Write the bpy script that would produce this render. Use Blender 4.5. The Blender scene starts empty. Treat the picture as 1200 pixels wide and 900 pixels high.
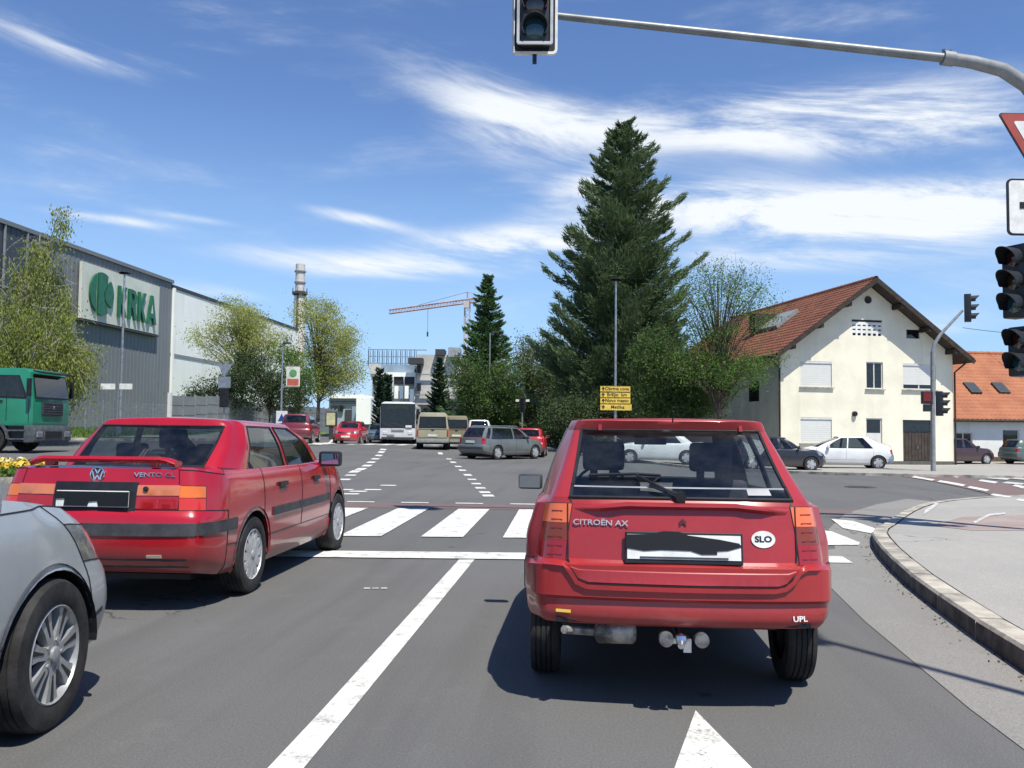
import bpy, bmesh, math, random
import numpy as np
from mathutils import Vector, Matrix
from mathutils.bvhtree import BVHTree
from mathutils.geometry import delaunay_2d_cdt
random.seed(7); rng = np.random.default_rng(7)
PI = math.pi; rad = math.radians
scene = bpy.context.scene
COL = scene.collection

# ------------------------------------------------------------------ camera
F = 1030.0
cam_d = bpy.data.cameras.new('camera'); cam = bpy.data.objects.new('camera', cam_d); COL.objects.link(cam)
cam_d.sensor_width = 36; cam_d.lens = 36 * F / 1200; cam_d.clip_end = 6000; cam_d.clip_start = 0.05
CAMR = Matrix.Rotation(rad(5.05), 3, 'Z') @ Matrix.Rotation(rad(92.95), 3, 'X') @ Matrix.Rotation(rad(0.6), 3, 'Z')
CAMP = Vector((0, 0, 1.3))
cam.matrix_world = Matrix.Translation(CAMP) @ CAMR.to_4x4()
scene.camera = cam

# ------------------------------------------------------------------ sun direction, world
SUN = Vector((0.30, -0.44, 1.0)).normalized()      # towards the sun
sun_el = math.asin(SUN.z); sun_az = math.atan2(SUN.x, SUN.y)
sd = bpy.data.lights.new('sun', 'SUN'); sd.energy = 4.6; sd.angle = rad(0.55); sd.color = (1.0, 0.945, 0.845)
so = bpy.data.objects.new('sun', sd); COL.objects.link(so)
so.rotation_euler = (-SUN).to_track_quat('-Z', 'Y').to_euler()
scene.view_settings.view_transform = 'Standard'; scene.view_settings.look = 'None'
scene.view_settings.exposure = 0.46; scene.view_settings.gamma = 1.0
scene.cycles.max_bounces = 6; scene.cycles.transparent_max_bounces = 12
scene.cycles.sample_clamp_indirect = 4

class NT:
    """small node helper"""
    def __init__(s, tree): s.t = tree; s.n = tree.nodes; s.l = tree.links
    def node(s, typ, ins=None, **kw):
        n = s.n.new(typ)
        for k, v in kw.items(): setattr(n, k, v)
        if ins:
            for k, v in ins.items():
                if isinstance(v, bpy.types.NodeSocket): s.l.new(v, n.inputs[k])
                else: n.inputs[k].default_value = v
        return n
    def math(s, op, a, b=None, c=None, clamp=False):
        ins = {0: a}
        if b is not None: ins[1] = b
        if c is not None: ins[2] = c
        n = s.node('ShaderNodeMath', ins, operation=op); n.use_clamp = clamp
        return n.outputs[0]
    def mix(s, f, a, b):
        n = s.node('ShaderNodeMix', None, data_type='RGBA')
        for k, v in ((0, f), (6, a), (7, b)):
            if isinstance(v, bpy.types.NodeSocket): s.l.new(v, n.inputs[k])
            else: n.inputs[k].default_value = v if k == 0 else tuple(v) + (1,) * (4 - len(v))
        return n.outputs[2]
    def noise(s, vec, scale, detail=4, rough=.55, dist=0):
        n = s.node('ShaderNodeTexNoise', {'Scale': scale, 'Detail': detail, 'Roughness': rough, 'Distortion': dist})
        if vec is not None: s.l.new(vec, n.inputs['Vector'])
        return n.outputs[0]
    def ramp(s, v, a, b, lo=0., hi=1.):
        n = s.node('ShaderNodeMapRange', {0: v, 1: a, 2: b, 3: lo, 4: hi}); n.interpolation_type = 'SMOOTHSTEP'
        return n.outputs[0]

def rayd(x, y): return CAMR @ Vector(((x - 600) / F, -(y - 450) / F, -1))
def azel(x, y):
    d = rayd(x, y).normalized(); return math.atan2(d.x, d.y), math.asin(d.z)

world = bpy.data.worlds.new('World'); scene.world = world; world.use_nodes = True
w = NT(world.node_tree); w.n.clear()
tc = w.node('ShaderNodeTexCoord').outputs['Generated']
sky = w.node('ShaderNodeTexSky', None, sky_type='NISHITA'); sky.sun_disc = False
sky.sun_elevation = sun_el; sky.sun_rotation = sun_az; sky.altitude = 300; sky.air_density = 1.0; sky.dust_density = 0.0; sky.ozone_density = 3.5
sep = w.node('ShaderNodeSeparateXYZ', {0: tc})
sx, sy, sz = sep.outputs
az = w.math('ARCTAN2', sx, sy); el = w.math('ARCSINE', sz)
# high cirrus laid out over the whole dome, in azimuth / elevation, plus the larger banks that hang over the junction
vec = w.node('ShaderNodeCombineXYZ', {0: w.math('MULTIPLY', az, 1.0), 1: w.math('MULTIPLY', el, 4.2), 2: 0.0}).outputs[0]
nA = w.noise(vec, 3.2, 7, .62, .35)
nB = w.noise(vec, 9.0, 6, .65, .5)
BANKS = [(990,128,190,32,.05,1.35),(880,165,120,20,.1,.55),(1090,155,120,22,.05,.6),(1050,232,200,20,.03,1.15),(940,262,190,18,.04,1.1),(800,235,120,26,-.1,1.0),
         (1120,262,120,22,0,.95),(690,218,70,20,-.3,.75),(430,311,150,15,.03,1.15),(575,288,110,20,-.02,1.0),(640,280,60,16,0,.7),
         (110,66,110,15,.14,.50),(40,30,120,24,.2,.32),(180,76,50,9,.1,.42),(560,105,140,44,.3,.62),(610,165,100,44,.2,.5),(700,150,120,30,.1,.45),(130,257,75,6,.03,.8),(215,255,60,5,.05,.55),
         (400,252,55,8,.12,.6),(440,262,40,7,.15,.45),(235,340,70,10,.08,.7),(1000,305,160,16,0,.55),(860,300,80,16,0,.6),(760,330,80,18,0,.4),(1170,330,90,22,0,.45),(1100,380,100,16,0,.5)]
tot = None
for (cx, cy, hw, hh, tilt, st) in BANKS:
    a0, e0 = azel(cx, cy)
    u = w.math('SUBTRACT', az, a0); v = w.math('SUBTRACT', el, e0)
    ct, stt = math.cos(tilt), math.sin(tilt)
    uu = w.math('MULTIPLY_ADD', u, ct * F / hw, w.math('MULTIPLY', v, -stt * F / hw))
    vv = w.math('MULTIPLY_ADD', u, stt * F / hh, w.math('MULTIPLY', v, ct * F / hh))
    r2 = w.math('MULTIPLY_ADD', uu, uu, w.math('MULTIPLY', vv, vv))
    g_ = w.math('MULTIPLY', w.math('EXPONENT', w.math('MULTIPLY', r2, -1.0)), st)
    tot = g_ if tot is None else w.math('ADD', tot, g_)
base = w.ramp(nA, .50, .80, 0, .45)
vec2 = w.node('ShaderNodeCombineXYZ', {0: w.math('MULTIPLY_ADD', el, .9, az), 1: w.math('MULTIPLY_ADD', az, .5, w.math('MULTIPLY', el, 4.6)), 2: 3.1}).outputs[0]
nC = w.noise(vec2, 3.6, 8, .66, .6)
bank = w.math('MULTIPLY', tot, w.math('ADD', w.math('MULTIPLY', w.ramp(nC, .30, .68), .95), w.math('MULTIPLY', nB, .45)))
bank = w.ramp(bank, .08, 1.25, 0, 1)
wisp = w.math('MULTIPLY', base, w.ramp(nB, .35, .7, .3, 1))
cloud = w.math('MAXIMUM', w.math('ADD', bank, wisp), 0.0, clamp=True)
cloud = w.math('MINIMUM', cloud, .96)
cloud = w.math('MULTIPLY', cloud, w.ramp(el, -.02, .05))
skyt = w.node('ShaderNodeMix', {6: sky.outputs[0], 7: (1.05, 1.18, 1.42, 1), 0: 1.0}, data_type='RGBA', blend_type='MULTIPLY').outputs[2]
skyt = w.mix(w.ramp(el, .38, -.02, 0, .8), skyt, (4.0, 6.5, 9.7))
skyc = w.mix(cloud, skyt, (9.0, 9.4, 9.8))
bg = w.node('ShaderNodeBackground', {0: skyc, 1: 0.078})
w.node('ShaderNodeOutputWorld', {0: bg.outputs[0]})

# ------------------------------------------------------------------ terrain
_ctl = [(-3.95,40.6,-.08),(-13.7,62,.15),(-14.9,54,.32),(-14.7,44,.6),(12,41,-.33),(10,47.2,-.5),(19.9,50,-.5),(-19.5,30.2,.32),(-28.5,47.8,.85),
        (-39.5,80,1.5),(-28.6,58,1.15),(21,52,-.33),(23.4,51.4,-.36),(14,37.5,-.2),(1.3,45,-.1),(-7.9,47.6,.12),(0,90,.3),(-20,100,.7),(-38,147,1.5),(30,30,-.2),(0,60,0.1),(8.8,39,-.36)]
for _x in range(-40, 41, 10):
    for _y in (-20, -10, 0, 10, 20): _ctl.append((_x, _y, 0))
_cn = np.array(_ctl)
def gz(x, y):
    d2 = (_cn[:, 0] - x) ** 2 + (_cn[:, 1] - y) ** 2
    ww = 1 / (d2 + 14) ** 1.6
    z = float((ww * _cn[:, 2]).sum() / ww.sum())
    t = min(1, max(0, (y - 14) / 12)); t = t * t * (3 - 2 * t)
    return z * t
def at(x, y, D): return CAMP + rayd(x, y) * D
def G(x, y):
    """where the line of sight through a photo pixel meets the ground"""
    d = rayd(x, y); z = 0.0
    for _ in range(12):
        if d.z >= -1e-4: return CAMP + d * 100
        t = (z - 1.3) / d.z; p = CAMP + d * t; z = .5 * z + .5 * gz(p.x, p.y)
    return Vector((p.x, p.y, gz(p.x, p.y)))
def onground(x, D, y=505):
    p = at(x, y, D); return Vector((p.x, p.y, gz(p.x, p.y)))

# ------------------------------------------------------------------ materials
MATS = {}
def mat(name, col, rough=.6, metal=0., var=.12, vscale=3., bump=0., bscale=30., coat=0., col2=None, spec=.5, emit=None, coords='Object', detail=4, sheen=0):
    if name in MATS: return MATS[name]
    m = bpy.data.materials.new(name); m.use_nodes = True; t = NT(m.node_tree); t.n.clear()
    co = t.node('ShaderNodeTexCoord').outputs[coords]
    nz = t.noise(co, vscale, detail, .6)
    c2 = col2 if col2 else tuple(max(0, c * (1 - var * 2)) for c in col)
    c1 = col if col2 else tuple(min(1, c * (1 + var)) for c in col)
    c = t.mix(t.ramp(nz, .3, .7), c1, c2)
    p = t.node('ShaderNodeBsdfPrincipled', {'Base Color': c, 'Metallic': metal, 'Specular IOR Level': spec,
               'Roughness': t.math('ADD', rough - .06, t.math('MULTIPLY', nz, .12))})
    if coat: p.inputs['Coat Weight'].default_value = coat; p.inputs['Coat Roughness'].default_value = .06
    if name in ('cream_render', 'white_render', 'white_cladding', 'grey_cladding', 'sign_board_cream'):
        sm = t.node('ShaderNodeMapping', {'Vector': co, 'Scale': (1.6, 1.6, .10)}).outputs[0]
        t.l.new(t.mix(t.math('MULTIPLY', t.ramp(t.noise(sm, 1.0, 5, .65), .52, .78), .30), c, tuple(x * .62 for x in col)), p.inputs['Base Color'])
    if emit: p.inputs['Emission Color'].default_value = tuple(emit[:3]) + (1,); p.inputs['Emission Strength'].default_value = emit[3]
    if bump:
        b = t.node('ShaderNodeBump', {'Strength': 1.0, 'Distance': bump, 'Height': t.noise(co, bscale, 5, .65)})
        t.l.new(b.outputs[0], p.inputs['Normal'])
    t.node('ShaderNodeOutputMaterial', {0: p.outputs[0]})
    MATS[name] = m; return m

def paint(name, col, rough=.38, coat=.7, metal=0., dust=.15):
    """car paint outside, dark trim on the inner side of the shell, road dust low down"""
    if name in MATS: return MATS[name]
    m = bpy.data.materials.new(name); m.use_nodes = True; t = NT(m.node_tree); t.n.clear()
    tcn = t.node('ShaderNodeTexCoord'); co = tcn.outputs['Object']
    nz = t.noise(co, 2.2, 5, .6); nf = t.noise(co, 40, 3, .6)
    c = t.mix(t.ramp(nz, .3, .7), tuple(x * 1.06 for x in col), tuple(x * .9 for x in col))
    zz = t.node('ShaderNodeSeparateXYZ', {0: co}).outputs[2]
    low = t.math('MULTIPLY', t.ramp(zz, .6, .15), t.math('ADD', .35, t.math('MULTIPLY', nf, .9)))
    d = t.math('ADD', t.math('MULTIPLY', low, .55), t.math('MULTIPLY', t.ramp(nf, .45, .75), dust), clamp=True)
    c = t.mix(d, c, (.16, .13, .11))
    p = t.node('ShaderNodeBsdfPrincipled', {'Base Color': c, 'Metallic': metal, 'Roughness': t.math('ADD', rough, t.math('MULTIPLY', d, .4)),
               'Coat Weight': coat, 'Coat Roughness': .09})
    b = t.node('ShaderNodeBump', {'Strength': .08, 'Distance': .001, 'Height': t.noise(co, 3.0, 2, .5)}); t.l.new(b.outputs[0], p.inputs['Normal'])
    dk = t.node('ShaderNodeBsdfPrincipled', {'Base Color': (.03, .032, .036, 1), 'Roughness': .8})
    mx = t.node('ShaderNodeMixShader', {0: t.node('ShaderNodeNewGeometry').outputs['Backfacing'], 1: p.outputs[0], 2: dk.outputs[0]})
    t.node('ShaderNodeOutputMaterial', {0: mx.outputs[0]})
    MATS[name] = m; return m

def glass(name, tint=(.86, .90, .89), rough=.02, ior=1.5, gain=1.0):
    if name in MATS: return MATS[name]
    m = bpy.data.materials.new(name); m.use_nodes = True; t = NT(m.node_tree); t.n.clear()
    tr = t.node('ShaderNodeBsdfTransparent', {0: tint + (1,)}); gl = t.node('ShaderNodeBsdfGlossy', {0: (.9, .93, .95, 1), 1: rough})
    co = t.node('ShaderNodeTexCoord').outputs['Object']
    b = t.node('ShaderNodeBump', {'Strength': .3, 'Distance': .001, 'Height': t.noise(co, 2.0, 1, .5)}); t.l.new(b.outputs[0], gl.inputs['Normal'])
    bf = t.node('ShaderNodeNewGeometry').outputs['Backfacing']; fr = t.node('ShaderNodeFresnel', {0: t.math('ADD', ior, t.math('MULTIPLY', bf, 1 / ior - ior))}).outputs[0]
    du = t.node('ShaderNodeBsdfDiffuse', {0: (.35, .36, .36, 1)})
    f = t.math('MULTIPLY', fr, gain, clamp=True)
    m1 = t.node('ShaderNodeMixShader', {0: f, 1: tr.outputs[0], 2: gl.outputs[0]})
    m2 = t.node('ShaderNodeMixShader', {0: t.math('MULTIPLY', t.ramp(t.noise(co, 6, 4, .6), .3, .8), .04), 1: m1.outputs[0], 2: du.outputs[0]})
    t.node('ShaderNodeOutputMaterial', {0: m2.outputs[0]}); MATS[name] = m; return m

def leafmat(name, c1, c2, c3=None, trans=.25, sc=.35):
    if name in MATS: return MATS[name]
    m = bpy.data.materials.new(name); m.use_nodes = True; t = NT(m.node_tree); t.n.clear()
    co = t.node('ShaderNodeTexCoord').outputs['Object']
    c = t.mix(t.ramp(t.noise(co, sc, 3, .6), .35, .65), c1, c2)
    if c3: c = t.mix(t.ramp(t.noise(co, sc * 9, 2, .6), .5, .72), c, c3)
    c = t.mix(t.ramp(t.node('ShaderNodeNewGeometry').outputs['Random Per Island'], 0, 1, 0, .38), c, tuple(x * .5 for x in c1))
    p = t.node('ShaderNodeBsdfPrincipled', {'Base Color': c, 'Roughness': .7, 'Specular IOR Level': .25})
    tl = t.node('ShaderNodeBsdfTranslucent', {0: c})
    mx = t.node('ShaderNodeMixShader', {0: trans, 1: p.outputs[0], 2: tl.outputs[0]})
    t.node('ShaderNodeOutputMaterial', {0: mx.outputs[0]}); MATS[name] = m; return m

def asphalt(name, c1, c2, bumpd=.004, patch=.5):
    m = bpy.data.materials.new(name); m.use_nodes = True; t = NT(m.node_tree); t.n.clear()
    co = t.node('ShaderNodeTexCoord').outputs['Object']
    big = t.noise(co, .22, 5, .6); med = t.noise(co, 2.3, 5, .65); fine = t.noise(co, 90, 3, .7)
    mp = t.node('ShaderNodeMapping', {'Vector': co, 'Scale': (2.2, .12, 1)}).outputs[0]   # streaks along the lanes
    st = t.noise(mp, 1.0, 4, .6)
    c = t.mix(t.ramp(big, .3, .7), c1, c2)
    c = t.mix(t.math('MULTIPLY', t.ramp(st, .45, .7), patch), c, tuple(x * .72 for x in c1))
    c = t.mix(t.math('MULTIPLY', t.ramp(med, .55, .8), .35), c, tuple(x * 1.35 for x in c2))
    c = t.mix(t.ramp(fine, .3, .72, 0, .6), c, tuple(x * .55 for x in c1))
    vo = t.node('ShaderNodeTexVoronoi', {'Vector': co, 'Scale': 110.0})
    c = t.mix(t.math('MULTIPLY', t.ramp(vo.outputs[0], .25, .05), .35), c, tuple(min(1, x * 2.3) for x in c2))
    wob = t.node('ShaderNodeVectorMath', {0: co, 1: t.node('ShaderNodeTexNoise', {'Vector': co, 'Scale': 1.6, 'Detail': 4.0}).outputs[1]}, operation='ADD').outputs[0]
    ve = t.node('ShaderNodeTexVoronoi', {'Vector': wob, 'Scale': .26}, feature='DISTANCE_TO_EDGE').outputs[0]
    ck = t.math('MULTIPLY', t.ramp(ve, .0045, .0018), t.ramp(t.noise(co, .35, 2, .5), .50, .56))
    c = t.mix(t.math('MULTIPLY', ck, .75), c, tuple(x * .3 for x in c1))
    pv = t.node('ShaderNodeTexVoronoi', {'Vector': co, 'Scale': .17}); pr = t.node('ShaderNodeSeparateColor', {0: pv.outputs[1]}).outputs[0]
    c = t.mix(t.math('MULTIPLY', t.ramp(pr, .72, .78), .16), c, tuple(x * .6 for x in c1))
    # drops of oil
    vs = t.node('ShaderNodeTexVoronoi', {'Vector': co, 'Scale': 1.3}).outputs[0]
    c = t.mix(t.math('MULTIPLY', t.ramp(vs, .085, .03), t.math('MULTIPLY', t.ramp(med, .48, .58), .7)), c, (.015, .015, .016))
    p = t.node('ShaderNodeBsdfPrincipled', {'Base Color': c, 'Roughness': t.math('ADD', .72, t.math('MULTIPLY', fine, .2)), 'Specular IOR Level': .35})
    b = t.node('ShaderNodeBump', {'Strength': .8, 'Distance': bumpd, 'Height': fine}); t.l.new(b.outputs[0], p.inputs['Normal'])
    t.node('ShaderNodeOutputMaterial', {0: p.outputs[0]}); MATS[name] = m; return m

def roadpaint(name, col=(.72, .72, .68), wear=.5):
    m = bpy.data.materials.new(name); m.use_nodes = True; t = NT(m.node_tree); t.n.clear()
    co = t.node('ShaderNodeTexCoord').outputs['Object']
    med = t.noise(co, 5, 6, .7); fine = t.noise(co, 60, 4, .7)
    c = t.mix(t.ramp(med, .3, .75), col, tuple(x * .78 for x in col))
    wr = t.math('MULTIPLY', t.ramp(t.math('ADD', t.math('MULTIPLY', med, .55), t.math('MULTIPLY', fine, .45)), .51, .64), wear)
    c = t.mix(wr, c, (.16, .16, .155))
    p = t.node('ShaderNodeBsdfPrincipled', {'Base Color': c, 'Roughness': .75})
    b = t.node('ShaderNodeBump', {'Strength': .7, 'Distance': .003, 'Height': fine}); t.l.new(b.outputs[0], p.inputs['Normal'])
    t.node('ShaderNodeOutputMaterial', {0: p.outputs[0]}); MATS[name] = m; return m

M_ASPH = asphalt('asphalt', (.125, .125, .122), (.15, .149, .145))
M_ASPH2 = asphalt('light_asphalt', (.23, .225, .21), (.28, .27, .25), .004, .2)
M_PAVE = asphalt('pavement_asphalt', (.33, .32, .295), (.41, .395, .36), .003, .15)
M_RED = asphalt('red_asphalt', (.17, .12, .115), (.2, .145, .135), .003, .2)
M_WHITE = roadpaint('road_paint_white', (.66, .66, .62), .8)
M_WORN = roadpaint('road_paint_worn', (.55, .55, .52), .95)
M_KERB = mat('kerb_concrete', (.40, .37, .31), .85, var=.28, vscale=3.5, bump=.008, bscale=40, detail=8)
M_KERBD = mat('kerb_face_dark', (.10, .09, .078), .9, var=.3, vscale=6, bump=.006, bscale=40)  # kerb face, darker than the kerb top
M_GRASS = mat('grass_ground', (.085, .15, .025), .9, col2=(.12, .17, .04), vscale=.6, bump=.05, bscale=14)
M_EARTH = mat('far_ground', (.10, .12, .06), .95, col2=(.13, .12, .08), vscale=.05, bump=.05, bscale=3)
M_GALV = mat('galvanised_steel', (.42, .44, .46), .42, metal=.75, var=.15, vscale=6)
M_POLEG = mat('pole_grey_paint', (.24, .255, .26), .5, var=.12, vscale=5)
M_BLACK = mat('black_plastic', (.012, .012, .014), .45, var=.3, vscale=8)
M_RUBBER = mat('tyre_rubber', (.022, .021, .021), .8, var=.35, vscale=9, bump=.002, bscale=60)
M_TRIM = mat('dark_grey_trim', (.045, .047, .052), .6, var=.2, vscale=9)
M_CHROME = mat('chrome', (.75, .76, .78), .15, metal=1., var=.05)
M_WPLATE = mat('white_plate', (.72, .73, .70), .45, var=.08, vscale=8)

# ------------------------------------------------------------------ mesh helpers
class MB:
    def __init__(s): s.v = []; s.f = []; s.mi = []
    def add(s, vs, fs, mi=0):
        o = len(s.v); s.v += [tuple(v) for v in vs]; s.f += [tuple(i + o for i in f) for f in fs]; s.mi += [mi] * len(fs)
        return s
    def box(s, c, d, rot=None, mi=0, taper=None):
        cx, cy, cz = c; hx, hy, hz = d[0] / 2, d[1] / 2, d[2] / 2
        vs = [Vector((x * hx, y * hy, z * hz)) for z in (-1, 1) for y in (-1, 1) for x in (-1, 1)]
        if taper:
            for v in vs[4:]: v.x *= taper[0]; v.y *= taper[1]
        if rot is not None: vs = [rot @ v for v in vs]
        vs = [v + Vector(c) for v in vs]
        return s.add(vs, [(0, 2, 3, 1), (4, 5, 7, 6), (0, 1, 5, 4), (2, 6, 7, 3), (0, 4, 6, 2), (1, 3, 7, 5)], mi)
    def tube(s, pts, r, n=8, mi=0, cap=True):
        pts = [Vector(p) for p in pts]; rs = r if isinstance(r, (list, tuple)) else [r] * len(pts)
        rings = []
        up = None
        for i, p in enumerate(pts):
            t = (pts[min(i + 1, len(pts) - 1)] - pts[max(i - 1, 0)])
            if t.length < 1e-9: t = Vector((0, 0, 1))
            t.normalize()
            if up is None: up = Vector((1, 0, 0)) if abs(t.x) < .9 else Vector((0, 1, 0))
            a = t.cross(up).normalized(); b = t.cross(a).normalized(); up = -t.cross(a).cross(t).normalized() if False else up
            rings.append([p + (a * math.cos(2 * PI * k / n) + b * math.sin(2 * PI * k / n)) * rs[i] for k in range(n)])
        vs = [v for rg in rings for v in rg]; fs = []
        for i in range(len(rings) - 1):
            for k in range(n): fs.append((i * n + k, i * n + (k + 1) % n, (i + 1) * n + (k + 1) % n, (i + 1) * n + k))
        if cap: fs.append(tuple(range(n))); fs.append(tuple((len(rings) - 1) * n + k for k in reversed(range(n))))
        return s.add(vs, fs, mi)
    def lathe(s, prof, n=24, axis='z', c=(0, 0, 0), mi=0):
        """prof: (r, h) pairs turned about the axis"""
        vs = []
        for (r, h) in prof:
            for k in range(n):
                a = 2 * PI * k / n; p = (r * math.cos(a), r * math.sin(a), h)
                if axis == 'x': p = (p[2], p[0], p[1])
                elif axis == 'y': p = (p[0], p[2], p[1])
                vs.append((p[0] + c[0], p[1] + c[1], p[2] + c[2]))
        fs = []
        for i in range(len(prof) - 1):
            for k in range(n): fs.append((i * n + k, i * n + (k + 1) % n, (i + 1) * n + (k + 1) % n, (i + 1) * n + k))
        return s.add(vs, fs, mi)
    def prism(s, poly, a, b, axis='x', mi=0, M=None):
        """extrude a 2-D polygon: axis x -> poly is (y,z); y -> (x,z); z -> (x,y)"""
        def P(u, v, h): return {'x': (h, u, v), 'y': (u, h, v), 'z': (u, v, h)}[axis]
        n = len(poly); vs = [P(u, v, a) for u, v in poly] + [P(u, v, b) for u, v in poly]
        if M is not None: vs = [M @ Vector(v) for v in vs]
        fs = [tuple(range(n)), tuple(reversed(range(n, 2 * n)))] + [(i, i + n, (i + 1) % n + n, (i + 1) % n) for i in range(n)]
        return s.add(vs, fs, mi)
    def build(s, name, m, parent=None, smooth=False, M=None, bevel=0, angle=35):
        me = bpy.data.meshes.new(name)
        vs = s.v if M is None else [tuple(M @ Vector(v)) for v in s.v]
        me.from_pydata(vs, [], s.f)
        for x in (m if isinstance(m, (list, tuple)) else [m]): me.materials.append(x)
        if len(me.materials) > 1: me.polygons.foreach_set('material_index', s.mi)
        bm = bmesh.new(); bm.from_mesh(me)
        bmesh.ops.recalc_face_normals(bm, faces=bm.faces)
        if bevel: bmesh.ops.bevel(bm, geom=[e for e in bm.edges if e.is_manifold and e.calc_face_angle(0) > rad(30)], offset=bevel, segments=2, affect='EDGES', profile=.6)
        if smooth:
            for f in bm.faces: f.smooth = True
            for e in bm.edges:
                if e.is_manifold and e.calc_face_angle(0) > rad(angle): e.smooth = False
        bm.to_mesh(me); bm.free()
        o = bpy.data.objects.new(name, me); COL.objects.link(o)
        if parent: o.parent = parent
        return o

def empty(name, loc=(0, 0, 0), rz=0, rx=0):
    o = bpy.data.objects.new(name, None); COL.objects.link(o); o.location = loc; o.rotation_euler = (rx, 0, rz); o.empty_display_size = .2
    return o
def tag(o, label=None, cat=None, group=None, kind=None):
    if label: o['label'] = label
    if cat: o['category'] = cat
    if group: o['group'] = group
    if kind: o['kind'] = kind
    return o
def np_mesh(name, V, Fq, m, parent=None, smooth=False, mi=None):
    """fast mesh from numpy: V (n,3), Fq (k,4) or (k,3)"""
    me = bpy.data.meshes.new(name); V = np.asarray(V, np.float32); Fq = np.asarray(Fq, np.int32); k = Fq.shape[1]
    me.vertices.add(len(V)); me.vertices.foreach_set('co', V.ravel())
    me.loops.add(Fq.size); me.loops.foreach_set('vertex_index', Fq.ravel())
    me.polygons.add(len(Fq)); me.polygons.foreach_set('loop_start', np.arange(0, Fq.size, k, dtype=np.int32))
    me.polygons.foreach_set('loop_total', np.full(len(Fq), k, np.int32))
    for x in (m if isinstance(m, (list, tuple)) else [m]): me.materials.append(x)
    if mi is not None: me.polygons.foreach_set('material_index', np.asarray(mi, np.int32))
    if smooth: me.polygons.foreach_set('use_smooth', np.ones(len(Fq), bool))
    me.update(calc_edges=True); me.validate()
    o = bpy.data.objects.new(name, me); COL.objects.link(o)
    if parent: o.parent = parent
    return o
def dup(o, parent=None):
    c = o.copy(); COL.objects.link(c); c.parent = parent
    for ch in [x for x in bpy.data.objects if x.parent == o]: dup(ch, c)
    return c

def in_poly(p, poly):
    x, y = p; r = False; j = len(poly) - 1
    for i in range(len(poly)):
        xi, yi = poly[i]; xj, yj = poly[j]
        if (yi > y) != (yj > y) and x < (xj - xi) * (y - yi) / (yj - yi + 1e-12) + xi: r = not r
        j = i
    return r
def tri_poly(poly, res, sub=True):
    """triangulate a simple polygon with a grid of inner points"""
    B = []
    n = len(poly)
    for i in range(n):
        a = Vector(poly[i][:2]); b = Vector(poly[(i + 1) % n][:2]); k = max(1, int((b - a).length / res)) if sub else 1
        for q in range(k): B.append(a.lerp(b, q / k))
    E = [(i, (i + 1) % len(B)) for i in range(len(B))]
    xs = [p.x for p in B]; ys = [p.y for p in B]; pts = list(B); bl = [tuple(p) for p in B]
    nx = int((max(xs) - min(xs)) / res) + 1; ny = int((max(ys) - min(ys)) / res) + 1
    for i in range(nx + 1):
        for j in range(ny + 1):
            p = (min(xs) + i * res + .013 * res, min(ys) + j * res + .017 * res)
            if in_poly(p, bl): pts.append(Vector(p))
    v, e, f, *_ = delaunay_2d_cdt(pts, E, [], 1, 1e-5)
    return v, f, len(B)
def sheet(name, poly, off, m, res=2., parent=None, hfun=None, kind='structure'):
    v, f, _ = tri_poly(poly, res)
    me = bpy.data.meshes.new(name)
    me.from_pydata([(p.x, p.y, (hfun or gz)(p.x, p.y) + off) for p in v], [], f); me.materials.append(m)
    bm = bmesh.new(); bm.from_mesh(me)
    for fc in bm.faces:
        fc.smooth = True
        if fc.normal.z < 0: fc.normal_flip()
    bm.to_mesh(me); bm.free()
    o = bpy.data.objects.new(name, me); COL.objects.link(o)
    if parent: o.parent = parent
    elif kind: o['kind'] = kind
    return o
def text_mesh(name, txt, size, depth, m, parent, M, bold=0, align='CENTER', sx=1.0):
    cu = bpy.data.curves.new('txt', 'FONT'); cu.body = txt; cu.size = size; cu.extrude = depth / 2; cu.align_x = align; cu.align_y = 'CENTER'; cu.offset = bold; cu.resolution_u = 3
    to = bpy.data.objects.new('txt', cu); COL.objects.link(to)
    dg = bpy.context.evaluated_depsgraph_get(); me = bpy.data.meshes.new_from_object(to.evaluated_get(dg))
    bpy.data.objects.remove(to); me.transform(Matrix.Diagonal((sx, 1, 1, 1))); me.transform(M)
    me.name = name; me.materials.clear(); me.materials.append(m)
    o = bpy.data.objects.new(name, me); COL.objects.link(o); o.parent = parent
    return o

# ================================================================== THE GROUND
gx = np.concatenate([-np.geomspace(60, 2500, 14)[::-1], np.arange(-56, 57, 4), np.geomspace(60, 2500, 14)])
gy = np.concatenate([-np.geomspace(30, 2500, 12)[::-1], np.arange(-26, 181, 4), np.geomspace(190, 4500, 14)])
V = [(x, y, gz(x, y) - .06) for y in gy for x in gx]; nx = len(gx)
Fq = [(j * nx + i, j * nx + i + 1, (j + 1) * nx + i + 1, (j + 1) * nx + i) for j in range(len(gy) - 1) for i in range(nx - 1)]
tag(np_mesh('ground', V, Fq, M_EARTH, smooth=True), kind='structure')
ROAD = [(-70, -20), (70, -20), (70, 26), (30, 28.8), (14, 30.9), (9, 32.6), (4, 37), (0, 46), (-4, 60), (-10, 100), (-20, 170), (-36, 170), (-27, 100),
        (-20.5, 60), (-19, 48), (-23, 42), (-32, 38.5), (-70, 36)]
sheet('road', ROAD, 0, M_ASPH, 2.5)
sheet('grass_verge', [(-70, 36.4), (-32, 38.9), (-23.2, 42.4), (-19.6, 48.3), (-21, 60), (-27.5, 100), (-37, 170), (-70, 170)], -.02, M_GRASS, 3.)
sheet('pavement', [(-60, 38.6), (-32, 40.4), (-25.5, 43), (-21.2, 49), (-22.3, 60), (-28.5, 100), (-31, 100), (-24.8, 60), (-23.8, 50), (-27.5, 45.2), (-33, 42.8), (-60, 40.6)], .02, M_PAVE, 2.5)
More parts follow.
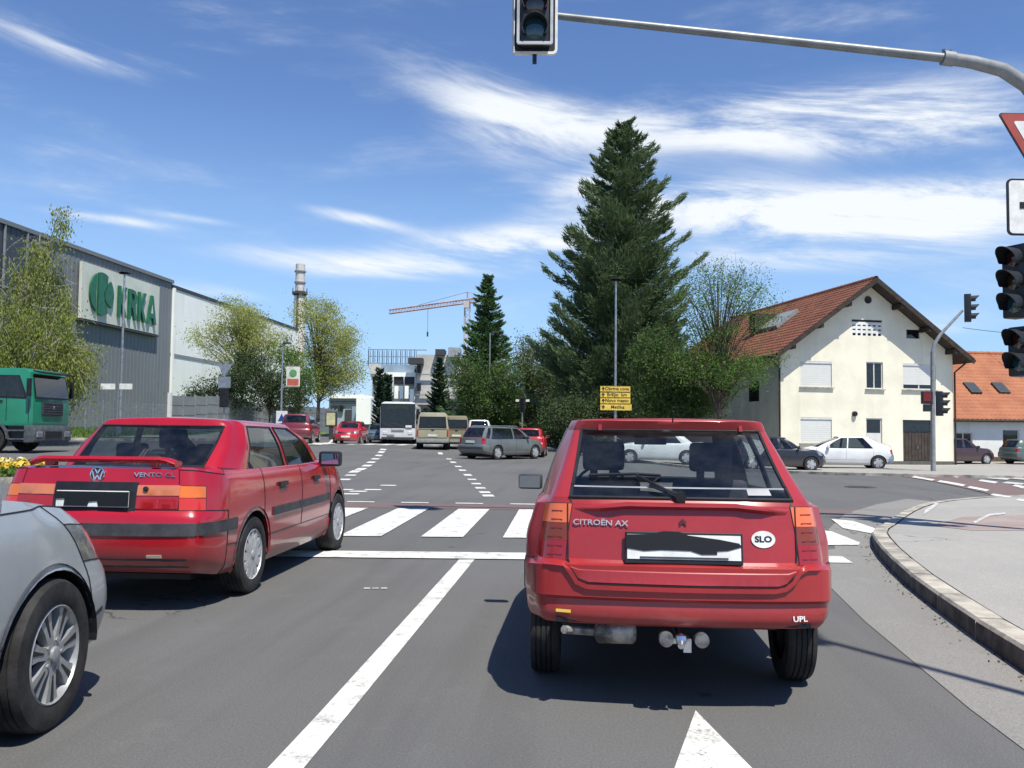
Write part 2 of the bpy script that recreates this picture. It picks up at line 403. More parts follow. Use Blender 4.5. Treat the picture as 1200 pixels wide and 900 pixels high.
# far pavement and forecourt in front of the houses
sheet('pavement', [(9, 32.8), (14, 31.1), (30, 29), (70, 26.2), (70, 75), (-2, 75), (0.2, 46.3), (4.2, 37.2)], .03, M_PAVE, 2.5)
# light concrete gutter beside the right-hand kerb
KB = [(2.3, -4), (2.3, 2.5), (2.34, 4.0), (2.36, 5.08), (2.43, 5.76), (2.52, 6.51), (2.63, 7.4), (2.76, 8.2), (2.89, 8.89), (3.05, 9.7), (3.25, 10.53), (3.6, 11.7), (4.15, 13.0), (4.95, 14.7), (5.7, 16.2), (6.6, 17.6), (7.9, 18.9), (9.6, 20.0), (12, 21.0), (16, 21.8), (30, 22.5)]
sheet('gutter_strip', [(1.80, -4), (1.79, 3.4), (1.80, 4.4), (1.9, 6.3), (2.0, 7.4), (2.12, 8.6), (2.2, 9.6)] + [(2.75, 10.2), (3.2, 12.2), (4.1, 14.6), (5.2, 16.6), (6.3, 18.2)] + [(x - .0, y + .0) for x, y in KB[:16][::-1]], .004, M_ASPH2, .7)
def kerb_h(y): t = min(1, max(0, (y - 10.2) / 2.6)); return .135 * (1 - t) + .022 * t
# resample the kerb line into stones of about 0.9 m
def resample(P, step):
    P = [Vector(p) for p in P]; out = [P[0].copy()]; acc = 0
    for a, b in zip(P, P[1:]):
        L = (b - a).length; d = step - acc
        while d <= L: out.append(a.lerp(b, d / L)); d += step
        acc = (acc + L) % step if L >= step - acc else acc + L
    return out
def smoothline(P, it=2):
    P = [Vector(p) for p in P]
    for _ in range(it):
        Q = [P[0]]
        for a, b in zip(P, P[1:]): Q += [a.lerp(b, .25), a.lerp(b, .75)]
        P = Q + [P[-1]]
    return P
kl = resample(smoothline(KB), .9)
isl = tag(empty('kerbed_corner_island'), kind='structure')
inner = []
for i in range(len(kl)):
    t = (kl[min(i + 1, len(kl) - 1)] - kl[max(i - 1, 0)]).normalized(); n = Vector((t.y, -t.x)); inner.append(kl[i] + n * .17)
for i in range(len(kl) - 1):
    a, b, c, d = kl[i], kl[i + 1], inner[i + 1], inner[i]
    t = (b - a).normalized(); g = .006
    a2, b2 = a + t * g, b - t * g; d2, c2 = d + t * g, c - t * g
    h1, h2 = kerb_h(a.y) + random.uniform(-.003, .003), kerb_h(b.y) + random.uniform(-.003, .003)
    m_ = MB(); z1, z2 = gz(a.x, a.y), gz(b.x, b.y); nrm = Vector((t.y, -t.x)) * .022
    lo1, lo2 = z1 - .05, z2 - .05
    vs = [(a2.x, a2.y, lo1), (b2.x, b2.y, lo2), (c2.x, c2.y, lo2), (d2.x, d2.y, lo1),
          (a2.x + nrm.x * .3, a2.y + nrm.y * .3, z1 + h1 - .02), (b2.x + nrm.x * .3, b2.y + nrm.y * .3, z2 + h2 - .02),
          (a2.x + nrm.x, a2.y + nrm.y, z1 + h1), (b2.x + nrm.x, b2.y + nrm.y, z2 + h2), (c2.x, c2.y, z2 + h2), (d2.x, d2.y, z1 + h1)]
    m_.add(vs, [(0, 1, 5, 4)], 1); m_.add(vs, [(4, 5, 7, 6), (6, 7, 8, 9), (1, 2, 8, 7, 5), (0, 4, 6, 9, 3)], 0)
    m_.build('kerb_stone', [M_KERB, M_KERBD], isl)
ipoly = [(p.x + .0, p.y) for p in [q + Vector(((kl[min(i + 1, len(kl) - 1)] - kl[max(i - 1, 0)]).normalized().y, -(kl[min(i + 1, len(kl) - 1)] - kl[max(i - 1, 0)]).normalized().x)) * .188 for i, q in enumerate(kl)]] + [(30, -4)]
ih = lambda x, y: gz(x, y) + kerb_h(y) * 1.0 - .006
o = sheet('island_surface', ipoly, 0, M_PAVE, .8, parent=isl, hfun=ih)
# red cycle path and worn paint on the island
def pxpoly(P, z=None): return [tuple(G(*p)[:2]) for p in P]
def isheet(name, P, off, m, par=None):
    q = [at(x, y, 1) for x, y in P]; pts = []
    for (x, y) in P:
        d = rayd(x, y); zz = .02
        for _ in range(6): t = (zz - 1.3) / d.z; p = CAMP + d * t; zz = ih(p.x, p.y)
        pts.append((p.x, p.y))
    return sheet(name, pts, off, m, .6, parent=par, hfun=ih)
isheet('cycle_path', [(1090, 616), (1128, 606), (1200, 604), (1290, 604), (1330, 618), (1200, 622), (1140, 622)], .004, mat('faded_red_asphalt', (.27, .20, .18), .9, col2=(.32, .27, .25), vscale=1.5, bump=.003, bscale=80), isl)
isheet('cycle_path_line', [(1140, 612), (1158, 603), (1178, 601), (1178, 603), (1160, 605), (1143, 614)], .009, M_WORN, isl)
isheet('cycle_path_line', [(1084, 598), (1096, 590), (1101, 590.5), (1088, 600), (1082, 604)], .009, M_WORN, isl)

# ---- painted markings
zc = tag(empty('zebra_crossing'), kind='structure')
for k in range(-4, 8):
    x0 = -2.97 + k * .975; yb = 10.35 + .09 * (x0 + 2.9); yt = yb + 3.7 if x0 < 2.2 else yb + 2.2
    if x0 > 2.6: continue
    sheet('stripe', [(x0, yb), (x0 + .50, yb + .05), (x0 + .50 - .10, yt + .05), (x0 - .10, yt)], .011, M_WHITE if k != 2 else roadpaint('road_paint_flaked', (.72, .73, .70), .9), 1., zc)
for P_ in ([(974, 609), (1000, 611.5), (1028, 621), (1021, 626), (988, 620)], [(962, 622), (975, 624), (1008, 637), (1006, 640), (966, 640)]):
    sheet('stripe', [tuple(G(*q)[:2]) for q in P_], .013, M_WHITE, 1., zc)
red = tag(empty('red_cycle_crossing'), kind='structure')
sheet('red_band', [(-30, 12.9), (4.4, 14.5), (4.9, 15.45), (-30, 13.85)], .004, M_RED, 2., red)
for k in range(26):
    x0 = -8.0 + k * .95; y0 = 15.02 + .046 * (x0 + 2)
    if x0 < 4.2: sheet('dash', [(x0, y0 + .15), (x0 + .48, y0 + .17), (x0 + .46, y0 + .32), (x0 - .02, y0 + .30)], .009, M_WHITE, 1., red)
sheet('stop_line', [(-9.5, 8.05), (2.62, 9.08), (2.64, 9.55), (-9.5, 8.5)], .011, M_WHITE, 1.)
sheet('lane_line', [(-1.16, -6), (-1.02, -6), (-1.08, 4), (-1.13, 8.75), (-1.28, 8.72), (-1.215, 4)], .004, M_WHITE, .5)
sheet('lane_line', [(-5.25, -6), (-5.12, -6), (-5.2, 8.3), (-5.33, 8.3)], .004, M_WHITE, 1.)
sheet('lane_arrow', [(.50, 4.22), (.30, 3.35), (.26, 3.1), (.40, 3.1), (.40, 1.2), (.54, 1.2), (.54, 3.1), (.70, 3.1), (.66, 3.4)], .004, roadpaint('arrow_paint', (.7, .7, .66), .85), .3)
guide = tag(empty('guide_line_dashes'), kind='structure')
def dash_quad(x, y, L, wd, ang, m=M_WHITE, par=guide):
    p = G(x, y); c, s = math.cos(ang), math.sin(ang)
    q = [(p.x + u * c - v * s, p.y + u * s + v * c) for u, v in ((-wd / 2, -L / 2), (wd / 2, -L / 2), (wd / 2, L / 2), (-wd / 2, L / 2))]
    sheet('dash', q, .012 if p.y > 24 else .006, m, 1.2, par)
for (x, y) in [(572, 581), (568, 577), (563, 572), (558, 567), (553, 562), (548, 557), (542, 551.5), (537, 547), (531, 542), (526, 538), (521, 534.5), (516, 531.5)]:
    dash_quad(x, y, .5 if y > 560 else .9 if y > 545 else 1.5, .22, .2)
for (x, y) in [(404, 562), (411, 557), (416, 553), (423, 550), (430, 546), (435, 542), (440, 538), (444, 534), (447, 530), (449, 527)]:
    dash_quad(x, y, .55 if y > 555 else 1.2, .28, .15)
for (x, y) in [(404, 574), (420, 576), (437, 574), (455, 569), (410, 579)]: dash_quad(x, y, .28, .35, .1)
for (x, y) in [(430, 690), (440, 690), (450, 690)]: dash_quad(x, y, .05, .05, .3, M_WORN)
fz = tag(empty('far_zebra_crossing'), kind='structure')
for x in range(352, 560, 19):
    p = G(x, 521 + (x - 450) * .01); sheet('stripe', [(p.x, p.y - 1.4), (p.x + .6, p.y - 1.4), (p.x + .6, p.y + 1.4), (p.x, p.y + 1.4)], .014, M_WHITE, 1.5, fz)
sheet('lane_line', pxpoly([(378, 521), (389, 510), (391, 510), (384, 521)]), .014, M_WHITE, 3.)
# east arm: red crossing with white edge blocks
rc = tag(empty('red_side_crossing'), kind='structure')
sheet('red_band', pxpoly([(1035, 552), (1100, 566), (1150, 577), (1200, 590), (1290, 604), (1290, 584), (1200, 571), (1130, 560), (1062, 551)]), .012, M_RED, 1.5, rc)
for (x0, y0, x1, y1) in [(1040, 553.5, 1062, 557.5), (1068, 558.5, 1092, 563), (1098, 564, 1128, 569.5), (1133, 571, 1156, 575.5), (1160, 580, 1182, 583), (1105, 556, 1122, 559), (1146, 563, 1166, 566), (1186, 569, 1206, 573), (1190, 586, 1216, 590)]:
    sheet('edge_block', pxpoly([(x0, y0 + 1.3), (x1, y1 + 1.3), (x1 + 4, y1 - .4), (x0 + 4, y0 - .4)]), .022, M_WHITE, 1., rc)
for (x, y) in [(1168, 560), (1186, 566), (1206, 572), (1150, 556), (1190, 560)]:
    sheet('stripe', pxpoly([(x - 12, y + .9), (x + 12, y + 3), (x + 16, y + 1.3), (x - 6, y - .9)]), .022, M_WORN, 1., rc)
# kerbs of the far pavements (one raised sheet edge each)
def kerbline(P, name='kerb', h=.12, wd=.16, off=0):
    m_ = MB(); P = resample([Vector(p) for p in P], 1.5)
    for a, b in zip(P, P[1:]):
        t = (b - a).normalized(); n = Vector((-t.y, t.x)) * wd
        za, zb = gz(a.x, a.y), gz(b.x, b.y)
        vs = [(a.x, a.y, za - .05), (b.x, b.y, zb - .05), (b.x + n.x, b.y + n.y, zb - .05), (a.x + n.x, a.y + n.y, za - .05),
              (a.x, a.y, za + h), (b.x, b.y, zb + h), (b.x + n.x, b.y + n.y, zb + h), (a.x + n.x, a.y + n.y, za + h)]
        m_.add(vs, [(0, 1, 5, 4), (4, 5, 6, 7), (3, 7, 6, 2)])
    return tag(m_.build(name, M_KERB), kind='structure')
kerbline([(70, 26), (30, 28.8), (14, 30.9), (9, 32.6), (4, 37), (0, 46), (-4, 60), (-10, 100)][::-1], h=.10)
kerbline([(-70, 36), (-32, 38.5), (-23, 42), (-19, 48), (-20.5, 60), (-27, 100)], h=.12)

# ================================================================== CARS
def pchip(x, Y, xq):
    """monotone cubic through the rows of Y (n, d)"""
    x = np.asarray(x, float); Y = np.asarray(Y, float); n = len(x); h = np.diff(x); dl = np.diff(Y, axis=0) / h[:, None]
    D = np.zeros_like(Y)
    if n == 2: D[:] = dl[0]
    else:
        for k in range(1, n - 1):
            a, b = dl[k - 1], dl[k]; w1, w2 = 2 * h[k] + h[k - 1], h[k] + 2 * h[k - 1]
            with np.errstate(divide='ignore', invalid='ignore'):
                v = (w1 + w2) / (w1 / a + w2 / b)
            D[k] = np.where(a * b > 1e-14, v, 0)
        D[0] = dl[0]; D[-1] = dl[-1]
    out = []
    for q in xq:
        k = min(max(int(np.searchsorted(x, q, side='right')) - 1, 0), n - 2); t = (q - x[k]) / h[k]
        h00 = 2 * t ** 3 - 3 * t ** 2 + 1; h10 = t ** 3 - 2 * t ** 2 + t; h01 = -2 * t ** 3 + 3 * t ** 2; h11 = t ** 3 - t ** 2
        out.append(h00 * Y[k] + h10 * h[k] * D[k] + h01 * Y[k + 1] + h11 * h[k] * D[k + 1])
    return np.array(out)

NC = 17   # columns of a half ring: 0-4 rear, 5-10 side, 11 fender, 12-16 front
def ring(R, Fr, ys, W, Z, sharp=False):
    """R/Fr = (y, half width, bow, inner fraction, corner depth); ys = 7 side stations; W, Z = (y, value) pairs"""
    wf = lambda y: float(np.interp(y, [a for a, b in W], [b for a, b in W])); zf = lambda y: float(np.interp(y, [a for a, b in Z], [b for a, b in Z]))
    yr, wr, bow, fr, rc = R; yf, wfw, bf, ff, rf = Fr
    P = [(0, yr), (.5 * wr * fr, yr + bow * .22), (wr * fr, yr + bow), (wr * (fr + (1 - fr) * .72), yr + bow + rc * .28), (wr, yr + bow + rc)]
    P += [(wf(y), y) for y in ys]
    P += [(wfw, yf - bf - rf), (wfw * (ff + (1 - ff) * .72), yf - bf - rf * .28), (wfw * ff, yf - bf), (.5 * wfw * ff, yf - bf * .22), (0, yf)]
    return dict(P=[(x, y, zf(y)) for x, y in P], sharp=sharp)

def loft(rings, cell, crown=.02, roof_mid=True):
    """tensor-product surface through all ring points; returns vertices, quads with the (ring, column) cell they came from"""
    A = np.array([r['P'] for r in rings], float)                 # (m, NC, 3)
    m = len(A)
    # roof: one ring halfway to the centre line, one on it
    top = A[-1].copy(); mid = top.copy(); sp = top.copy()
    w = np.abs(top[:, 0]) / max(1e-6, np.abs(top[:, 0]).max())
    mid[:, 0] *= .55; mid[:, 2] += crown * .75 * w; sp[:, 0] = 0; sp[:, 2] += crown * w
    A = np.concatenate([A, mid[None], sp[None]]); sharp = [r['sharp'] for r in rings] + [False, False]
    m = len(A)
    # columns direction
    mir = A[:, ::-1][:, :-1] if False else None
    L = np.sqrt((np.diff(A[:len(rings)], axis=1) ** 2).sum(2)).mean(0); xs = np.concatenate([[0], np.cumsum(L)])
    Kc = [max(1, int(math.ceil(l / cell))) for l in L]
    q = [xs[0]]; colcell = []
    for j, k in enumerate(Kc):
        q += [xs[j] + (xs[j + 1] - xs[j]) * (u + 1) / k for u in range(k)]; colcell += [j] * k
    # extend by mirroring for a smooth centre line
    ext = lambda a: np.concatenate([a[2:0:-1] * [-1, 1, 1], a, a[-2:-4:-1] * [-1, 1, 1]])
    xe = np.concatenate([-xs[2:0:-1], xs, 2 * xs[-1] - xs[-2:-4:-1]])
    B = np.array([pchip(xe, ext(A[i]), q) for i in range(m)])    # (m, nq, 3)
    # ring direction, split at sharp rings
    Lr = np.sqrt((np.diff(B, axis=0) ** 2).sum(2)).mean(1); Lmax = np.sqrt((np.diff(B, axis=0) ** 2).sum(2)).max(1)
    Kr = [max(1, int(math.ceil(l / cell / 1.3))) for l in (Lr + Lmax) / 2]; ys = np.concatenate([[0], np.cumsum(np.maximum(Lr, 1e-3))])
    rows = [B[0]]; rowcell = []
    i0 = 0
    for i1 in [i for i in range(1, m) if i == m - 1 or sharp[i]]:
        for i in range(i0, i1):
            for u in range(Kr[i]):
                yq = ys[i] + (ys[i + 1] - ys[i]) * (u + 1) / Kr[i]
                S = B[i0:i1 + 1].reshape(i1 - i0 + 1, -1)
                rows.append(pchip(ys[i0:i1 + 1], S, [yq])[0].reshape(-1, 3)); rowcell.append(i)
        i0 = i1
    Gd = np.array(rows)                                          # (nr, nq, 3)
    nr, nq = Gd.shape[:2]
    full = np.concatenate([Gd, Gd[:, 1:-1][:, ::-1] * [-1, 1, 1]], axis=1)   # left side, mirrored
    nf = full.shape[1]; Vv = full.reshape(-1, 3)
    quads = []; cells = []
    for i in range(nr - 1):
        for j in range(nf):
            jc = colcell[j] if j < nq - 1 else colcell[nf - 1 - j]
            quads.append((i * nf + j, i * nf + (j + 1) % nf, (i + 1) * nf + (j + 1) % nf, (i + 1) * nf + j)); cells.append((rowcell[i], jc, 1 if j < nq - 1 else -1))
    return Vv, quads, cells

SEAL_PARTS = ('window', 'windscreen')
def car_shell(root, rings, region, mats, cell, axles, arch_r, crown=.02, seals=True, xin=.45, lift={}):
    """builds the shell split into parts; region(i, j, side) -> part name or None"""
    V, Q, cells = loft(rings, cell, crown)
    V = V.copy()
    yz = V[:, 1:3]; inside = np.zeros(len(V), bool); who = np.zeros(len(V), int)
    for k, (ya, za) in enumerate(axles):
        d = np.hypot(yz[:, 0] - ya, yz[:, 1] - za); s = (d < arch_r) & (np.abs(V[:, 0]) > xin); inside |= s; who[s] = k
    keepQ = []; keepC = []
    for q, c in zip(Q, cells):
        if all(inside[v] for v in q): continue
        keepQ.append(q); keepC.append(c)
    for v in set(v for q in keepQ for v in q if inside[v]):
        ya, za = axles[who[v]]; d = V[v, 1:3] - np.array([ya, za]); L = np.hypot(*d)
        if V[v, 2] > .15 and L > 1e-4: V[v, 1:3] = np.array([ya, za]) + d / L * arch_r
    parts = {}
    for q, c in zip(keepQ, keepC):
        nm = region(c[0], c[1], c[2])
        if nm: parts.setdefault(nm, []).append(q)
    bvh = BVHTree.FromPolygons([tuple(v) for v in V], keepQ)
    objs = {}
    seal_e = {}; gap_e = {}
    edge_owner = {}
    for nm, qs in parts.items():
        for q in qs:
            for a, b in zip(q, q[1:] + q[:1]):
                if a != b: edge_owner.setdefault((min(a, b), max(a, b)), []).append(nm)
    for nm, qs in parts.items():
        base = nm.split('#')[0]
        ids = sorted(set(v for q in qs for v in q)); mp = {v: i for i, v in enumerate(ids)}
        me = bpy.data.meshes.new(base); me.from_pydata([tuple(V[i]) for i in ids], [], [tuple(mp[v] for v in q) for q in qs])
        bm = bmesh.new(); bm.from_mesh(me)
        bmesh.ops.remove_doubles(bm, verts=bm.verts, dist=1e-4); 
        bmesh.ops.dissolve_degenerate(bm, edges=bm.edges, dist=1e-5)
        bm.normal_update()
        for f in bm.faces:
            f.smooth = True
        for e in bm.edges:
            if e.is_manifold and e.calc_face_angle(0) > rad(38): e.smooth = False
        if base in lift:
            for v in bm.verts: v.co += v.normal * lift[base]
        bm.to_mesh(me); bm.free()
        me.materials.append(mats(base)); o = bpy.data.objects.new(base, me); COL.objects.link(o); o.parent = root; objs[nm] = o
    if seals:
        ms = MB(); mg = MB()
        for (a, b), own in edge_owner.items():
            u = set(own)
            if len(u) < 2 or {x.split('#')[0] for x in u} <= {'pillar', 'roof', 'side_panel', 'side_window_'}: continue
            g = any(x.split('#')[0] in SEAL_PARTS for x in u)
            pa, pb = Vector(V[a]), Vector(V[b])
            if (pa - pb).length < 1e-4: continue
            r = .010 if g else .0042; ext = (pb - pa).normalized() * (r * .5)
            (ms if g else mg).tube([pa - ext, pb + ext], r, 5, cap=False)
        if ms.v: tag(ms.build('window_rubber', M_BLACK, root), kind='stuff')
        if mg.v: tag(mg.build('panel_gap', M_BLACK, root), kind='stuff')
    return bvh, objs, V, keepQ

def conform(bvh, name, axis, pts, off, m, root, grid=.06, thick=.012, smooth=True, deepen=0):
    """a plate that follows the body: outline pts seen along the axis, front face `off` proud of the surface"""
    O = {'rear': lambda u, v: ((u, -2, v), (0, 1, 0)), 'front': lambda u, v: ((u, 8, v), (0, -1, 0)), 'right': lambda u, v: ((3, u, v), (-1, 0, 0)),
         'left': lambda u, v: ((-3, u, v), (1, 0, 0)), 'top': lambda u, v: ((u, v, 4), (0, 0, -1))}[axis]
    v2, f2, nb = tri_poly(pts, grid)
    Fv = []; Bv = []; last = None
    for p in v2:
        o, d = O(p.x, p.y); hit, nrm, _, _ = bvh.ray_cast(Vector(o), Vector(d))
        if hit is None: hit, nrm, _, _ = bvh.find_nearest(Vector(o) + Vector(d) * 3)
        dv = Vector(d); Fv.append(hit - dv * off); Bv.append(hit + dv * (thick - off))
    n = len(Fv); fs = [tuple(f) for f in f2] + [tuple(i + n for i in reversed(f)) for f in f2]
    cnt = {}
    for f in f2:
        for a, b in zip(f, list(f[1:]) + [f[0]]): cnt[(a, b)] = 1
    for (a, b) in cnt:
        if (b, a) not in cnt: fs.append((a, b, b + n, a + n))
    mb = MB().add(Fv + Bv, fs)
    return mb.build(name, m, root, smooth=smooth, angle=40)
def strip(bvh, name, axis, pts, wd, off, m, root, thick=.01, closed=False):
    """a thin moulding along a polyline on the body"""
    P = [Vector(p) for p in (list(pts) + [pts[0]] if closed else pts)]; P = resample(P, .05) + [P[-1]]
    L = []; Rr = []
    for i in range(len(P)):
        t = (P[min(i + 1, len(P) - 1)] - P[max(i - 1, 0)]); t = t.normalized() if t.length else Vector((1, 0)); n = Vector((-t.y, t.x)) * wd / 2
        L.append(P[i] + n); Rr.append(P[i] - n)
    return conform(bvh, name, axis, [tuple(p) for p in L + Rr[::-1]], off, m, root, grid=.3, thick=thick)

def wheel(root, x, y, r, width, style, side, rimr=None, name='wheel', hub=None):
    """tyre (part) with rim and nuts below it; the axle runs along x, side = +1 right, -1 left"""
    rimr = rimr or r * .66; h = width / 2
    prof = [(rimr - .01, -h * .85), (rimr + .012, -h * .98), (r * .86, -h * 1.0), (r * .955, -h * .93), (r * .992, -h * .74)]
    for g in (-.5, -.17, .17, .5):
        prof += [(r, h * (g - .13)), (r, h * (g + .03) - .001), (r - .008, h * (g + .04)), (r - .008, h * (g + .10)), (r, h * (g + .11))]
    prof += [(r * .992, h * .74), (r * .955, h * .93), (r * .86, h * 1.0), (rimr + .012, h * .98), (rimr - .01, h * .85)]
    w_ = MB().lathe([(a, b * side) for a, b in prof], 40 if style != 'far' else 20, 'x').build(name, M_RUBBER, root, smooth=True, angle=30)
    w_.location = (x, y, r)
    rm = MB(); n = 36 if style != 'far' else 16; s = side; o = h * .9
    MR = {'alloy': mat('alloy_silver', (.34, .35, .35), .45, metal=.35, var=.1, vscale=12), 'cover': mat('wheel_cover_silver', (.50, .51, .51), .45, metal=.3, var=.15, vscale=12),
          'steel': M_TRIM, 'far': mat('alloy_far', (.42, .43, .44), .4, metal=.3)}[style]
    rm.lathe([(rimr, s * o), (rimr * .97, s * (o + .006)), (rimr * .93, s * (o - .012)), (rimr * .90, s * (o - .06)), (rimr * .88, -s * h * .6)], n, 'x', mi=0)
    rm.lathe([(rimr * .9, s * (o - .085)), (.02, s * (o - .075))], n, 'x', mi=1)
    if style == 'alloy':
        for k in range(7):
            R_ = Matrix.Rotation(2 * PI * k / 7 + .2, 4, 'X')
            rm.prism([(.035, -.024), (.035, .024), (rimr * .6, .030), (rimr * .95, .052), (rimr * .95, -.052), (rimr * .6, -.030)], s * (o - .045), s * (o - .006), 'x', 0, M=R_)
            rm.prism([(rimr * .42, -.003), (rimr * .42, .003), (rimr * .93, .013), (rimr * .93, -.013)], s * (o - .02), s * (o - .0035), 'x', 1, M=R_)
    elif style in ('cover', 'far'):
        ns = 12 if style == 'cover' else 5
        rm.lathe([(rimr * .64, s * (o - .002)), (.0, s * (o + .004))], n, 'x')
        for k in range(ns):
            R_ = Matrix.Rotation(2 * PI * k / ns, 3, 'X'); wv = .55 * PI * rimr / ns
            rm.prism([(rimr * .55, -wv), (rimr * .55, wv), (rimr * .96, wv * 1.05), (rimr * .96, -wv * 1.05)], s * (o - .02), s * (o - .002), 'x', 0, M=R_.to_4x4())
    else:
        rm.lathe([(rimr * .9, s * (o - .03)), (rimr * .6, s * (o - .02)), (.05, s * (o - .04))], n, 'x')
    r_ = rm.build('rim', [MR, M_BLACK], w_, smooth=True, angle=30)
    if style != 'far':
        hb = MB(); hb.lathe([(.036, s * (o - .02)), (.034, s * (o + .006)), (.026, s * (o + .010)), (0, s * (o + .010))], 18, 'x')
        for k in range(5):
            a = 2 * PI * k / 5; hb.lathe([(.010, s * (o - .03)), (.010, s * (o + .0)), (0, s * (o + .001))], 6, 'x', c=(0, .062 * math.cos(a), .062 * math.sin(a)))
        hb.build('hub_cap', MR, w_, smooth=True)
    return w_

def arch_liner(root, ya, za, r, xo, side, depth=.30, zmin=.22):
    m_ = MB(); n = 20; vs = []
    for k in range(n + 1):
        a = -.35 + (PI + .7) * k / n
        for x in (xo, xo - depth): vs.append((side * x, ya + r * math.cos(a), max(zmin, za + r * math.sin(a))))
    fs = [(2 * k, 2 * k + 1, 2 * k + 3, 2 * k + 2) for k in range(n)]
    c = len(vs); vs += [(side * (xo - depth), ya, za)]; fs += [(c, 2 * k + 1, 2 * k + 3) for k in range(n)]
    return m_.add(vs, fs).build('wheel_arch', M_BLACK, root)
def arch_lip(root, bvh, ya, za, r, side, m, wd=.035, lo=.25):
    pts = []
    n = 22; o = []; i_ = []
    for k in range(n + 1):
        a = math.asin(max(-1, min(1, (lo - za) / r))); a0 = a; a = a0 + (PI - 2 * a0) * k / n
        o.append((ya + (r + wd) * math.cos(a), za + (r + wd) * math.sin(a))); i_.append((ya + r * math.cos(a), za + r * math.sin(a)))
    return conform(bvh, 'arch_lip', 'right' if side > 0 else 'left', o + i_[::-1], .008, m, root, grid=.5, thick=.03)

def seat(root, x, y, z, m, wd=.46, hd=.62, head=True):
    mb = MB()
    mb.prism([(-.05, 0), (.10, 0), (.02, hd), (-.06, hd)], x - wd / 2, x + wd / 2, 'x', M=Matrix.Translation((0, y, z)))
    s = mb.build('seat', m, root, bevel=.035, smooth=True, angle=60)
    mb = MB().prism([(-.08, hd + .05), (.0, hd + .05), (-.02, hd + .23), (-.09, hd + .23)], x - .13, x + .13, 'x', M=Matrix.Translation((0, y, z)))
    for dx in (-.06, .06): mb.box((x + dx, y - .03, z + hd + .03), (.012, .012, .08))
    if head: mb.build('headrest', m, s, bevel=.03, smooth=True, angle=60)
    mb = MB().box((x, y + .30, z - .02), (wd, .5, .14)); mb.build('seat_cushion', m, s, bevel=.03, smooth=True)
    return s

M_SEAT = mat('seat_fabric', (.035, .04, .055), .85, var=.2, vscale=12)
M_GLASS = glass('car_glass')
M_GLASSD = glass('dark_car_glass', (.3, .34, .36), gain=1.2)

